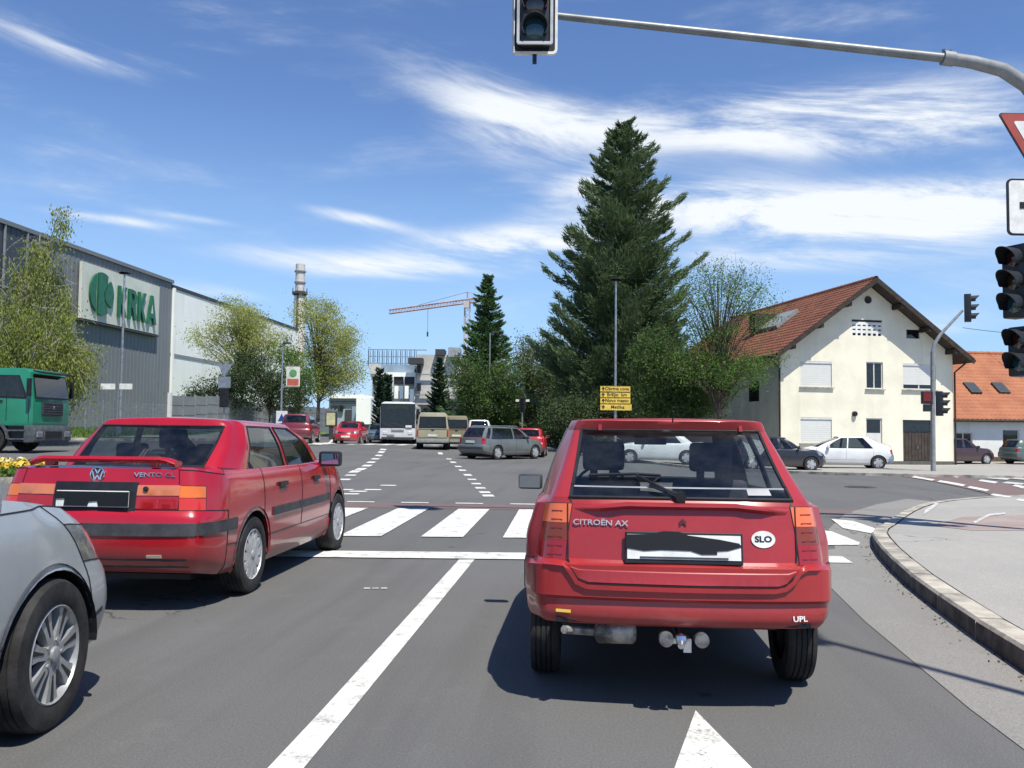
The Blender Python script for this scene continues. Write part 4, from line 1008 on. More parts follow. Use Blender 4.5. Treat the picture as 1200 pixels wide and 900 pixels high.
    mirrors(root, .87, 2.86, .985, M_BLACK, 1.15)
    MB().box((0, 1.3, 1.16), (.1, .1, .1))
    # rear headrests seen against the light
    for x in (-.34, .34): MB().box((x, 1.22, 1.07), (.26, .09, .17)).build('headrest', M_SEAT, root, bevel=.035, smooth=True)
    MB().tube([(-.45, .15, .22), (-.45, .45, .24), (-.4, 1.2, .24)], .024, 8).build('exhaust_pipe', M_GALV, root, smooth=True)
    return root
red_saloon()

# ------------------------------------------------------------------ 3. silver-grey saloon, nose only in view
def silver_car():
    root = empty('silver_saloon_car', (-3.11, .02, 0), 0)
    tag(root, 'silver grey car cut off by the left edge, showing its front wing and alloy wheel', 'car')
    P = paint('silver_blue_paint', (.36, .39, .40), .38, .5, metal=.35, dust=.05)
    bvh = gen_car(root, P, L=4.47, W=.86, H=1.45, rear='sedan', cell=.05, belt=.96, hood=.80, deck=1.05, cowl=3.30, cowlz=1.05, wtop=2.5, rtop=1.02, rbase=.60,
                  axles=(.98, 3.60), r=.318, roofw=.60, wheel_style='alloy', lr=(.75, .83, .93), seals=True, nose_round=.34, hoodbow=.18, archr=.355, noseW=.80, steer=6.)
    mirrors(root, .90, 2.95, 1.03, P, 1.1)
    strip(bvh, 'bumper_edge', 'right', [(3.96, .40), (4.08, .42)], .02, .003, M_BLACK, root, .01)
    conform(bvh, 'side_indicator', 'right', [(3.12, .78), (3.19, .785), (3.185, .81), (3.12, .805)], .006, mat('amber_lens', (.6, .2, .03), .2), root, .1)
    for ax in ('right', 'left'):
        strip(bvh, 'side_strip', ax, [(1.4, .52), (2.9, .52)], .05, .008, P, root, .02)
    return root
silver_car()

# ================================================================== FAR TRAFFIC
def place(root, px, D, heading, py=510):
    p = onground(px, D, py); root.location = p; root.rotation_euler[2] = rad(heading); return p
def far_car(name, label, px, D, heading, col, kind, group=None, anchor='centre', metal=0., **kw):
    root = empty(name); tag(root, label, 'car', group)
    P = paint('paint_' + name + '_%d' % int(px), col, .35, .6, metal=metal, dust=.03)
    L = kw.get('L', 4.2)
    gen_car(root, P, rear=kind, interior=False, **kw)
    p = onground(px, D); a = rad(heading)
    root.rotation_euler[2] = a
    dirv = Vector((-math.sin(a), math.cos(a), 0)); root.location = p - dirv * (L / 2)
    mirrors(root, kw.get('W', .85) + .02, kw.get('L', 4.2) * .66, kw.get('belt', .92) + .06, P, 1.0)
    return root, P
M_YPL = mat('pale_plate', (.7, .7, .66), .5)
def far_plate(root, z, y, front=False): MB().box((0, y, z), (.52, .02, .11)).build('licence_plate', M_YPL, root)

# white hatchback in profile in front of the house, facing left
c, P = far_car('white_hatchback', 'white five-door hatchback driving left in front of the gabled house', 985, 40, 86, (.70, .71, .71), 'hatch', L=4.35, W=.86, H=1.46, belt=.93, deck=1.05, rbase=.14, rtop=1.05, cowl=3.45, wtop=2.45, ys=[.75, .95, 2.0, 2.08, 2.95, 3.1, 3.2], tops=[1.25, 1.35, 1.95, 2.02, 2.28, 2.34, 2.38], axles=(.75, 3.35), r=.31, cell=.10, seals=True, roofw=.60, cowlz=1.0)
for s_ in (-1, 1): pass
c, P = far_car('black_hatchback', 'small black car, only its rear showing past the red hatchback, beside the white one', 912, 37.5, -88, (.012, .014, .02), 'hatch', L=3.9, W=.84, H=1.42, axles=(.68, 3.1), r=.30, cell=.12)
c, P = far_car('white_saloon', 'white saloon seen only through the rear window of the faded red hatchback', 772, 40, 87, (.70, .71, .71), 'sedan', L=4.2, W=.85, H=1.42, deck=1.0, rbase=.6, rtop=1.1, axles=(.9, 3.4), r=.31, cell=.11)
# grey estate with red cars round it
c, P = far_car('grey_estate_car', 'silver-grey estate car with roof rails turning right in the middle of the junction', 590, 40.5, -36, (.17, .19, .185), 'wagon', metal=.35, L=4.5, W=.87, H=1.47, belt=.92, deck=.98, rbase=.14, rtop=.42, cowl=3.45, wtop=2.62, axles=(.95, 3.55), r=.32, cell=.10, seals=True, lr=(.70, .86, .99), roofw=.63)
for sx_ in (-.56, .56): MB().tube([(sx_, .7, 1.46), (sx_, .8, 1.50), (sx_, 2.5, 1.50), (sx_, 2.6, 1.45)], .018, 6).build('roof_rail', M_GALV, c)
far_plate(c, .80, .03); MB().box((0, .0, .52), (1.5, .03, .10)).build('bumper_strip', M_TRIM, c)
c, P = far_car('red_city_car', 'red car close behind the left side of the grey estate, partly hidden by it', 563, 43.5, 4, (.42, .02, .03), 'hatch', L=3.7, W=.80, H=1.42, axles=(.6, 2.95), r=.28, cell=.14)
c, P = far_car('red_city_car', 'red car just beyond the front of the grey estate, right of it', 622, 44.5, 0, (.45, .015, .02), 'hatch', L=3.7, W=.80, H=1.40, axles=(.6, 2.95), r=.28, cell=.14)
c, P = far_car('red_oncoming_car', 'red oncoming car with bright headlights left of the white bus', 411, 54.5, 187, (.42, .015, .03), 'sedan', L=4.2, W=.84, H=1.40, axles=(.85, 3.35), r=.30, cell=.12); far_plate(c, .45, 4.19)
c, P = far_car('dark_red_hatchback', 'dark red car half hidden behind the bonnet of the bright red saloon', 352, 44.5, 10, (.15, .015, .022), 'hatch', L=3.9, W=.82, H=1.42, axles=(.65, 3.1), r=.29, cell=.13)
c, P = far_car('grey_blue_car', 'small grey-blue oncoming car squeezed between the red car and the white bus', 443, 66, 187, (.12, .16, .18), 'hatch', metal=.3, L=4.0, W=.84, H=1.45, axles=(.7, 3.2), r=.30, cell=.14)
c, P = far_car('white_car', 'white car whose roof shows above the grey estate, behind the beige minibus', 560, 55, 10, (.68, .68, .66), 'hatch', L=4.1, W=.86, H=1.7, belt=1.1, deck=1.15, axles=(.7, 3.2), r=.31, cell=.14)
# parked in front of the low house
c, P = far_car('dark_parked_car', 'dark maroon estate car parked in front of the low orange-roofed house', 1122, 49.5, -75, (.05, .025, .03), 'wagon', L=4.0, W=.83, H=1.45, axles=(.8, 3.2), r=.30, cell=.13)
c, P = far_car('green_parked_car', 'grey-green parked car at the right edge beside the low house', 1218, 49.5, -75, (.09, .13, .12), 'sedan', L=4.3, W=.84, H=1.40, axles=(.85, 3.4), r=.30, cell=.13)
# a second white car waiting further right is not in view

def rounded_box_body(mb, x0, x1, y0, y1, z0, z1): mb.box(((x0 + x1) / 2, (y0 + y1) / 2, (z0 + z1) / 2), (x1 - x0, y1 - y0, z1 - z0))
def minibus(name, label, px, D, heading, L, W, H, col):
    root = empty(name); tag(root, label, 'van', 'beige vans')
    p = onground(px, D); root.rotation_euler[2] = rad(heading); root.location = p
    P = paint('paint_' + name, col, .45, .3, dust=.1)
    h = W / 2
    mb = MB(); prof = [(-h, .38), (-h, 1.0), (-h * .96, 1.25), (-h * .86, H - .14), (-h * .74, H), (h * .74, H), (h * .86, H - .14), (h * .96, 1.25), (h, 1.0), (h, .38)]
    mb.prism(prof, 0, L, 'y'); mb.build('body', P, root, bevel=.04, smooth=True, angle=35)
    rw_ = MB().prism([(-h * .82, 1.22), (-h * .76, H - .26), (h * .76, H - .26), (h * .82, 1.22)], -.014, .02, 'y').build('rear_window', M_GLASSD, root)
    MB().prism([(-h * .86, 1.18), (-h * .80, H - .22), (h * .80, H - .22), (h * .86, 1.18)], -.010, .012, 'y').build('window_rubber', M_BLACK, root)
    for x in (-h * .93, h * .93): MB().box((x, -.004, .92), (.09, .05, .34)).build('tail_light', mat('tail_lens_bright', (.5, .012, .01), .15, var=.06, vscale=5, coat=.6), root, bevel=.01)
    MB().box((0, -.03, .47), (W * .98, .12, .14)).build('rear_bumper', M_POLEG, root, bevel=.02)
    MB().box((0, -.012, .78), (.52, .02, .11)).build('licence_plate', M_YPL, root)
    MB().box((0, -.012, 1.08), (.16, .03, .04)).build('door_handle', M_BLACK, root)
    for z in (.66, 1.12): MB().box((0, -.006, z), (W * .9, .02, .012)).build('panel_gap', M_BLACK, root)
    for s in (-1, 1):
        for k in range(3 if L > 4.3 else 2):
            y0 = .35 + k * 1.35; MB().prism([(y0, 1.24), (y0, H - .24), (y0 + 1.15, H - .24), (y0 + 1.15, 1.24)], s * h * .90, s * h * .955, 'x').build('side_window', M_GLASSD, root)
        for ya in (.9, L - .8): wheel(root, s * (h - .1), ya, .32, .19, 'far', s); MB().lathe([(.38, -.02), (.38, .012), (.33, .012)], 18, 'x', c=(s * (h - .005), ya, .34)).build('wheel_arch', M_BLACK, root)
    MB().box((0, L / 2, .36), (W * .8, L * .9, .1)).build('underbody', M_BLACK, root)
    return root
minibus('beige_minibus', 'beige minibus seen from the rear with wide dark back window', 507, 47.5, 8, 4.6, 1.75, 2.02, (.36, .34, .23))
minibus('beige_van', 'darker olive-beige van beside the minibus, to its right', 535, 49.5, 9, 4.4, 1.45, 1.9, (.24, .21, .12))

def bus():
    root = empty('white_bus'); tag(root, 'white city bus coming towards us with large dark windscreen', 'bus')
    p = onground(466, 63); root.location = p; root.rotation_euler[2] = rad(189)
    P = paint('bus_white', (.74, .74, .74), .35, .4, dust=.03); L = 11.5; h = 1.27; H = 3.02
    MB().prism([(-h, .32), (-h, 2.6), (-h * .95, 2.9), (-h * .8, H), (h * .8, H), (h * .95, 2.9), (h, 2.6), (h, .32)], -L, 0, 'y').build('body', P, root, bevel=.08, smooth=True, angle=35)
    MB().prism([(-h * .95, 1.18), (-h * .95, 2.84), (h * .95, 2.84), (h * .95, 1.18)], -.05, .03, 'y').build('windscreen', glass('bus_glass', (.12, .15, .18), gain=1.5), root, bevel=.01)
    MB().prism([(-h * .97, 1.14), (-h * .97, 2.88), (h * .97, 2.88), (h * .97, 1.14)], -.06, .012, 'y').build('windscreen_rubber', M_BLACK, root)
    MB().box((0, .035, 2.62), (1.5, .02, .24)).build('destination_display', mat('display', (.03, .035, .03), .3), root)
    MB().box((0, .04, 1.9), (.03, .02, 1.4)).build('windscreen_divider', M_BLACK, root)
    for s in (-1, 1):
        MB().box((s * .90, .0, .78), (.34, .08, .20)).build('headlight', mat('headlight_bright', (.85, .85, .82), .1, metal=.4, coat=.8), root, bevel=.03)
        MB().box((s * 1.42, .12, 2.3), (.20, .10, .42)).build('mirror', M_BLACK, root, bevel=.03)
        MB().tube([(s * 1.2, .0, 2.65), (s * 1.42, .1, 2.5)], .02, 5).build('mirror_arm', M_BLACK, root)
        for ya in (-2.3, -8.6): wheel(root, s * 1.12, ya, .48, .28, 'far', s)
        for k in range(6): MB().box((s * h, -1.5 - k * 1.6, 1.95), (.03, 1.45, 1.0)).build('side_window', M_GLASSD, root)
    MB().box((.5, .05, .62), (.52, .02, .11)).box((0, .045, .98), (.9, .02, .10)).build('front_trim', M_POLEG, root)
    MB().box((-.78, .06, 1.26), (.44, .03, .16)).build('route_card', M_WPLATE, root)
    MB().box((0, .03, .42), (2.3, .06, .14)).build('front_bumper', M_TRIM, root, bevel=.02)
    MB().tube([(-.5, .05, 1.2), (.35, .05, 1.5)], .012, 4).tube([(.4, .05, 1.2), (1.0, .05, 1.5)], .012, 4).build('wiper', M_BLACK, root)
    MB().box((0, -L / 2, .4), (2.0, L * .9, .15)).build('underbody', M_BLACK, root)
bus()

def truck():
    """green cab-over lorry turning across; local +y is its front, x to its right"""
    root = empty('green_lorry'); tag(root, 'green cab-over lorry with dark bumper at the left edge, under the birch', 'lorry')
    a = onground(38, 30.6); root.location = a; root.rotation_euler[2] = rad(-86)
    P = paint('lorry_green', (.012, .20, .115), .35, .5, dust=.12); Gd = mat('lorry_grey', (.075, .085, .09), .6, var=.2, vscale=6)
    # origin = front right ground corner; cab spans x -2.4..0
    X0, X1 = -2.4, 0.0; xm = -1.2
    side = [(-1.95, .95), (-1.95, 2.85), (-1.85, 2.98), (-.35, 2.98), (-.16, 2.85), (-.02, 1.98), (0.0, 1.1), (-.02, .95)]
    MB().prism(side, X0, X1, 'x').build('cab', P, root, bevel=.05, smooth=True, angle=35)
    ws = MB(); ws.add([(X0 + .12, .028, 1.98), (X1 - .12, .028, 1.98), (X1 - .18, -.105, 2.74), (X0 + .18, -.105, 2.74)], [(0, 1, 2, 3)]); ws.build('windscreen', glass('lorry_glass', (.22, .25, .27), gain=1.4), root)
    ws = MB(); ws.add([(X0 + .06, .018, 1.93), (X1 - .06, .018, 1.93), (X1 - .13, -.115, 2.79), (X0 + .13, -.115, 2.79)], [(0, 1, 2, 3)]); ws.build('windscreen_rubber', M_BLACK, root)
    MB().box((xm, .06, 2.86), (2.25, .34, .05), Matrix.Rotation(rad(-12), 3, 'X')).build('sun_visor', M_BLACK, root, bevel=.01)
    g = MB().box((xm, .03, 1.58), (1.35, .05, .50)).build('grille', M_TRIM, root, bevel=.01)
    for k in range(5): MB().box((xm, .065, 1.40 + k * .09), (1.28, .02, .022)).build('grille_bar', Gd, g)
    MB().lathe([(.08, .07), (.08, .085), (0, .09)], 14, 'y', c=(xm, 0, 1.6)).build('badge', M_CHROME, g)
    b = MB().prism([(-.30, .38), (-.30, .98), (.05, .98), (.10, .80), (.10, .45), (.0, .38)], X0 - .02, X1 + .02, 'x').build('bumper', Gd, root, bevel=.03, smooth=True)
    MB().box((xm, .11, .66), (1.1, .02, .22)).build('air_intake', M_BLACK, b)
    for x in (X0 + .28, X1 - .28): MB().box((x, .10, .66), (.36, .05, .20)).build('headlight', mat('headlight_glass', (.36, .38, .40), .14, metal=.5), root, bevel=.02)
    for x, nm in ((X1, 1), (X0, -1)):
        MB().prism([(-1.45, 2.0), (-1.45, 2.68), (-.55, 2.68), (-.32, 2.05), (-.32, 1.95)], x - .01 * nm, x + .012 * nm, 'x').build('side_window', glass('lorry_glass'), root)
        MB().prism([(-1.5, 1.94), (-1.5, 2.73), (-.52, 2.73), (-.26, 2.05), (-.26, 1.9)], x - .01 * nm, x + .006 * nm, 'x').build('window_rubber', M_BLACK, root)
        MB().box((x + .22 * nm, -.05, 2.30), (.14, .12, .62)).build('door_mirror', M_BLACK, root, bevel=.02); MB().tube([(x, -.12, 2.62), (x + .2 * nm, -.05, 2.6)], .015, 5).build('mirror_arm', M_BLACK, root)
        MB().box((x + .006 * nm, -.95, 1.60), (.02, .012, .9)).box((x + .006 * nm, -.16, 1.5), (.02, .012, .8)).build('door_seam', M_BLACK, root)
        MB().box((x + .02 * nm, -1.2, 1.82), (.03, .22, .05)).build('door_handle', M_BLACK, root)
        st = MB()
        for z in (.5, .8): st.box((x - .10 * nm, -.55, z), (.26, .62, .05))
        st.build('cab_step', Gd, root); MB().box((x - .14 * nm, -.55, .7), (.1, .75, .6)).build('step_recess', M_BLACK, root)
        m_ = MB(); n = 14; vs = []
        for k in range(n + 1):
            t = PI * k / n
            for (r_, xx) in ((.66, x + .03 * nm), (.66, x - .5 * nm), (.58, x + .03 * nm)): vs.append((xx, -1.5 + r_ * math.cos(t), .50 + r_ * math.sin(t)))
        fs = [(k * 3, k * 3 + 1, k * 3 + 4, k * 3 + 3) for k in range(n)] + [(k * 3 + 2, k * 3, k * 3 + 3, k * 3 + 5) for k in range(n)]
        m_.add(vs, fs).build('mudguard', Gd, root)
        wheel(root, x - .17 * nm, -1.5, .50, .30, 'far', nm); wheel(root, x - .17 * nm, -5.2, .50, .30, 'far', nm)
        MB().box((x - .2 * nm, -3.2, .75), (.4, 1.4, .6)).build('fuel_tank', M_GALV, root, bevel=.08, smooth=True)
    MB().box((xm, -4, .85), (.8, 7.5, .22)).build('chassis', M_BLACK, root)
    MB().box((xm, -4.9, 1.75), (2.4, 5.2, 1.3)).build('tipper_body', P, root, bevel=.03)
    for k in range(6): MB().box((X1 + .03, -2.6 - k * .9, 1.75), (.06, .10, 1.25)).build('body_rib', P, root)
    # dark exhaust stack and beacon
    MB().tube([(-2.0, -2.1, .9), (-2.0, -2.1, 3.0)], .07, 8).build('exhaust_stack', M_BLACK, root)
truck()

# ================================================================== HOUSES
HA = rad(15.85)
M_CREAM = mat('cream_render', (.77, .735, .59), .9, var=.05, vscale=.8, bump=.004, bscale=25)
M_WHITEW = mat('white_render', (.70, .71, .68), .9, var=.05, vscale=.8, bump=.004, bscale=25)
M_TILE = mat('clay_tile', (.28, .105, .056), .85, col2=(.19, .072, .045), vscale=1.1, bump=.01, bscale=6)
M_TILE2 = mat('clay_tile_orange', (.37, .145, .07), .85, col2=(.28, .10, .05), vscale=.7, bump=.01, bscale=6)
M_WOODD = mat('dark_wood', (.035, .022, .016), .7, var=.3, vscale=6)
M_DOOR = mat('brown_door', (.055, .040, .030), .6, var=.2, vscale=4)
M_SHUT = mat('roller_shutter', (.62, .63, .60), .55, var=.02, vscale=2)
M_FRAME = mat('window_frame_white', (.62, .62, .60), .5, var=.05)
M_PANE = glass('window_pane', (.10, .12, .13), gain=1.8)
M_REVEAL = mat('window_reveal', (.10, .10, .09), .9)
def plane_local(H, px, py, yoff=0.0):
    """photo pixel -> local (x, z) on the house's front plane"""
    Mi = H.matrix_basis.inverted(); o = Mi @ CAMP; d = (Mi.to_3x3() @ rayd(px, py)); t = (yoff - o.y) / d.y; q = o + d * t; return q.x, q.z
def wall_with_holes(name, poly, holes, m, parent, th=.3, M=None):
    """front wall in the local xz plane (y = 0 outside, +th inside) with rectangular openings"""
    cuts_x = sorted(set([h[0] for h in holes] + [h[2] for h in holes])); cuts_z = sorted(set([h[1] for h in holes] + [h[3] for h in holes]))
    pts = [Vector(p) for p in poly]; E = [(i, (i + 1) % len(pts)) for i in range(len(pts))]
    for (a, b, c, d) in holes:
        k = len(pts); pts += [Vector((a, b)), Vector((c, b)), Vector((c, d)), Vector((a, d))]; E += [(k, k + 1), (k + 1, k + 2), (k + 2, k + 3), (k + 3, k)]
    v, e, f, *_ = delaunay_2d_cdt(pts, E, [], 1, 1e-5)
    f = [q for q in f if not any(a < sum(v[i].x for i in q) / len(q) < c and b < sum(v[i].y for i in q) / len(q) < d for (a, b, c, d) in holes)]
    mb = MB(); mb.add([(p.x, 0, p.y) for p in v], f)
    for (a, b, c, d) in holes:
        mb.add([(a, 0, b), (c, 0, b), (c, 0, d), (a, 0, d), (a, th * .5, b), (c, th * .5, b), (c, th * .5, d), (a, th * .5, d)], [(0, 1, 5, 4), (1, 2, 6, 5), (2, 3, 7, 6), (3, 0, 4, 7)])
    return mb.build(name, m, parent, M=M)
def window_fill(parent, a, b, c, d, kind, M=None):
    M = M or Matrix.Identity(4); w_, h_ = c - a, d - b; y = .10; fr = .06
    m = MB()
    m.box(((a + c) / 2, y, b + fr / 2), (w_, .06, fr)); m.box(((a + c) / 2, y, d - fr / 2), (w_, .06, fr)); m.box((a + fr / 2, y, (b + d) / 2), (fr, .058, h_)); m.box((c - fr / 2, y, (b + d) / 2), (fr, .058, h_))
    if kind in ('two', 'shut2'): m.box(((a + c) / 2, y, (b + d) / 2), (fr, .056, h_))
    wn = m.build('window', M_FRAME, parent, M=M)
    MB().box(((a + c) / 2, y + .02, (b + d) / 2), (w_, .01, h_)).build('pane', M_PANE, wn, M=M)
    MB().box(((a + c) / 2, y + .20, (b + d) / 2), (w_ + .2, .01, h_ + .2)).build('dark_room', M_BLACK, wn, M=M)
    MB().box(((a + c) / 2, -.04, b - .03), (w_ + .16, .16, .05)).build('sill', M_KERB, wn, M=M)
    if kind.startswith('shut'):
        n = max(4, int(h_ / .11)); hs = (h_ - .04) * (1.0 if kind == 'shutfull' else .82)
        for k in range(n):
            zz = d - .02 - (k + .5) * hs / n; MB().box(((a + c) / 2, y - .035, zz), (w_ - .05, .022, hs / n - .004)).build('shutter_slat', M_SHUT, wn, M=M)
        MB().box(((a + c) / 2, y - .05, d - .05), (w_, .08, .1)).build('shutter_box', M_FRAME, wn, M=M)
    return wn
def tile_roof(name, parent, x0, x1, y0, y1, zf, m, course=.34, wave=.30, amp=.02):
    """rows of pan tiles laid on a slope; zf(x) gives the height; rows run along y; joined because single tiles are a few pixels"""
    sl = 1 if x1 > x0 else -1; n = int(abs(x1 - x0) * 1.25 / course); ny = int(abs(y1 - y0) / wave * 4)
    V = []; Fq = []
    ys = np.linspace(y0, y1, ny + 1); w_ = amp * np.cos(ys / wave * 2 * PI)
    for k in range(n):
        xa = x0 + (x1 - x0) * k / n; xb = x0 + (x1 - x0) * (k + 1) / n
        for (x, dz) in ((xa, .055), (xb, .012)):
            jit = rng.normal(0, .004, ny + 1)
            for q, y in enumerate(ys): V.append((x, y, zf(x) + dz + w_[q] + jit[q]))
        x = xa
        for q, y in enumerate(ys): V.append((xa, y, zf(xa) - .01 + w_[q]))
        b = k * 3 * (ny + 1)
        for q in range(ny):
            Fq.append((b + q, b + q + 1, b + ny + 2 + q, b + ny + 1 + q)); Fq.append((b + 2 * (ny + 1) + q, b + 2 * (ny + 1) + q + 1, b + q + 1, b + q))
    return tag(np_mesh(name, V, Fq, m, parent), kind='stuff')

def gable_house():
    H = empty('gabled_house', (10.0, 47.22, gz(10, 47.2) - .02), HA); tag(H, 'cream two-storey house with red-brown tiled gable roof facing the junction', 'house')
    bpy.context.view_layer.update()
    W_, L_ = 10.2, 16.0; ap = 10.0; sl = .728; of, os_ = .85, .65
    zr = lambda x: ap - abs(x - W_ / 2) * sl
    wall = lambda x: zr(x) - .22
    P = [(0, -.3), (W_, -.3), (W_, wall(W_)), (W_ / 2, wall(W_ / 2)), (0, wall(0))]
    px = lambda x0, y0, x1, y1: (lambda a, b: (a[0], b[1], b[0], a[1]))(plane_local(H, x0, y0), plane_local(H, x1, y1))
    R = dict(w1=px(938, 423, 975, 454), w2=px(1015, 424, 1035, 456), w3=px(1058, 426, 1097, 457), w4=px(938, 489, 975, 519.5), w5=px(1015, 490, 1034, 520), dr=px(1058, 492, 1093, 540), vent=px(998, 374, 1034, 394), sm=px(1062, 386, 1078, 397))
    R['dr'] = (R['dr'][0], .02, R['dr'][2], R['dr'][3])
    wall_with_holes('front_wall', P, list(R.values()), M_CREAM, H)
    for k, kd in (('w1', 'shutfull'), ('w2', 'two'), ('w3', 'shut2'), ('w4', 'shutfull'), ('w5', 'plain')): window_fill(H, *R[k], kd)
    a, b, c, d = R['w3']; 
    # lower middle opening has a pale panel under the pane
    a, b, c, d = R['w5']; MB().box(((a + c) / 2, .06, b + (d - b) * .22), (c - a - .1, .04, (d - b) * .40)).build('door_panel', M_FRAME, H)
    # garage door: planks and a transom light
    a, b, c, d = R['dr']; zt = b + (d - b) * .72
    dr = MB().box(((a + c) / 2, .16, (b + d) / 2), (c - a, .04, d - b)).build('garage_door', M_DOOR, H)
    npk = 9
    for k in range(npk): MB().box((a + (k + .5) * (c - a) / npk, .125, (b + zt) / 2), ((c - a) / npk - .02, .03, zt - b - .03)).build('plank', M_DOOR, dr)
    MB().box(((a + c) / 2, .12, (zt + d) / 2), (c - a - .12, .02, d - zt - .12)).build('transom_pane', M_PANE, dr); MB().box(((a + c) / 2 + .06, .10, 1.0), (.03, .05, .18)).build('handle', M_GALV, dr)
    # vent lattice: block with round holes as dark discs in pale frame
    a, b, c, d = R['vent']; v = MB().box(((a + c) / 2, .12, (b + d) / 2), (c - a, .02, d - b)).build('vent_lattice', M_BLACK, H)
    nx_, nz_ = 6, 3; top = b + (d - b) * .78
    for i in range(nx_ + 1): MB().box((a + i * (c - a) / nx_, .05, (b + top) / 2), (.11, .06, top - b)).build('lattice_bar', M_WHITEW, v)
    for j in range(nz_): MB().box(((a + c) / 2, .052, b + (j + .5) * (top - b) / nz_ + .1), (c - a, .05, .15)).build('lattice_bar', M_WHITEW, v)
    a, b, c, d = R['sm']; MB().box(((a + c) / 2, .10, (b + d) / 2), (c - a, .03, d - b)).build('attic_window', M_PANE, H); MB().box(((a + c) / 2, .2, (b + d) / 2), (c - a, .03, d - b)).build('dark_room', M_BLACK, H)
    x, z = plane_local(H, 1017, 351.5); MB().lathe([(.20, .0), (.20, -.05), (0, -.02)], 16, 'y', c=(x, 0, z)).build('round_vent', M_BLACK, H)
    x, z = plane_local(H, 1001, 485); MB().lathe([(.14, .0), (.14, -.12), (.10, -.18), (0, -.18)], 14, 'y', c=(x, 0, z)).build('wall_lamp', M_BLACK, H)
    x, z = plane_local(H, 1101, 458); 
    # other walls
    bx = MB(); bx.box((.15 - .15, L_ / 2, (wall(0) - .3) / 2), (.02, L_, wall(0) + .3)); w2 = bx.build('side_wall', mat('side_render_shade_tone', (.46, .46, .37), .9, var=.1, vscale=.6), H)  # left wall: shade painted in as a darker grey-green render colour
    MB().box((W_, L_ / 2, (wall(0) - .3) / 2), (.02, L_, wall(0) + .3)).build('side_wall', M_CREAM, H)
    MB().prism(P, L_, L_ + .02, 'y').build('rear_wall', M_CREAM, H)
    for yy, zz in ((3.0, 1.2), (6.2, 1.2), (3.0, 4.0), (9.0, 4.0)): 
        MB().box((-.012, yy, zz), (.03, 1.2, 1.1)).build('side_window', M_PANE, H)
    # roof deck, tiles, verge boards, purlins, gutter, downpipe
    for s in (-1, 1):
        xe = W_ / 2 + s * (W_ / 2 + os_); xi = W_ / 2
        MB().prism([(xi, zr(xi) - .20), (xe, zr(xe) - .20), (xe, zr(xe) - .04), (xi, zr(xi) - .04)], -of, L_ + of, 'y').build('roof_deck', M_WOODD, H)
        tile_roof('roof_tiles', H, xe + s * .06, xi, -of - .03, L_ + of, lambda x: zr(x) - .02, M_TILE)
        MB().prism([(xi, zr(xi) - .28), (xe, zr(xe) - .28), (xe, zr(xe) + .03), (xi, zr(xi) + .03)], -of - .06, -of - .005, 'y').build('verge_board', M_WOODD, H)
        for f in (.30, .62, .93):
            xx = xi + s * (W_ / 2) * f; MB().box((xx, -of / 2, zr(xx) - .34), (.18, of, .24)).build('purlin', M_WOODD, H)
        MB().tube([(xe + s * .08, -of, zr(xe) - .12), (xe + s * .08, L_ + of, zr(xe) - .12)], .075, 8).build('gutter', M_WOODD, H)
        x0 = 0 if s < 0 else W_
        MB().tube([(xe + s * .06, -.1, zr(xe) - .2), (x0 + s * .08, -.06, zr(xe) - .7), (x0 + s * .08, -.06, 0)], .05, 8).build('downpipe', M_WOODD, H)
    rt_ = MB()
    for k in range(int((L_ + 2 * of) / .42)):
        MB().lathe([(.13, 0), (.15, .42)], 10, 'y', c=(W_ / 2, -of + k * .42, ap - .03)).build('ridge_tile', M_TILE, H)
    # skylight and small dormer on the left slope
    def slope(px_, py_):
        Mi = H.matrix_basis.inverted(); o = Mi @ CAMP; d = Mi.to_3x3() @ rayd(px_, py_)
        # plane z = ap - (W/2 - x) * sl
        t = (ap - W_ / 2 * sl + o.x * sl - o.z) / (d.z - d.x * sl); return o + d * t
    p = slope(913, 378); n = Vector((-sl, 0, 1)).normalized(); u = Vector((1, 0, sl)).normalized()
    Rm = Matrix((u, Vector((0, 1, 0)), n)).transposed().to_4x4()
    dm = MB().box((0, 0, .12), (1.7, 2.3, .20)).build('roof_light', M_POLEG, H, M=Matrix.Translation(p) @ Rm); MB().box((0, 0, .21), (1.5, 2.1, .03)).build('roof_light_pane', mat('pale_roof_pane', (.26, .28, .28), .35, var=.1), dm, M=Matrix.Translation(p) @ Rm)
    p = slope(893, 386); MB().box((p.x, p.y, p.z + .35), (1.3, .8, 1.1)).build('dormer_cheek', M_WOODD, H)
    MB().box((W_ / 2, .02, .06), (W_ + .06, .07, .40)).build('plinth', M_REVEAL, H)
gable_house()

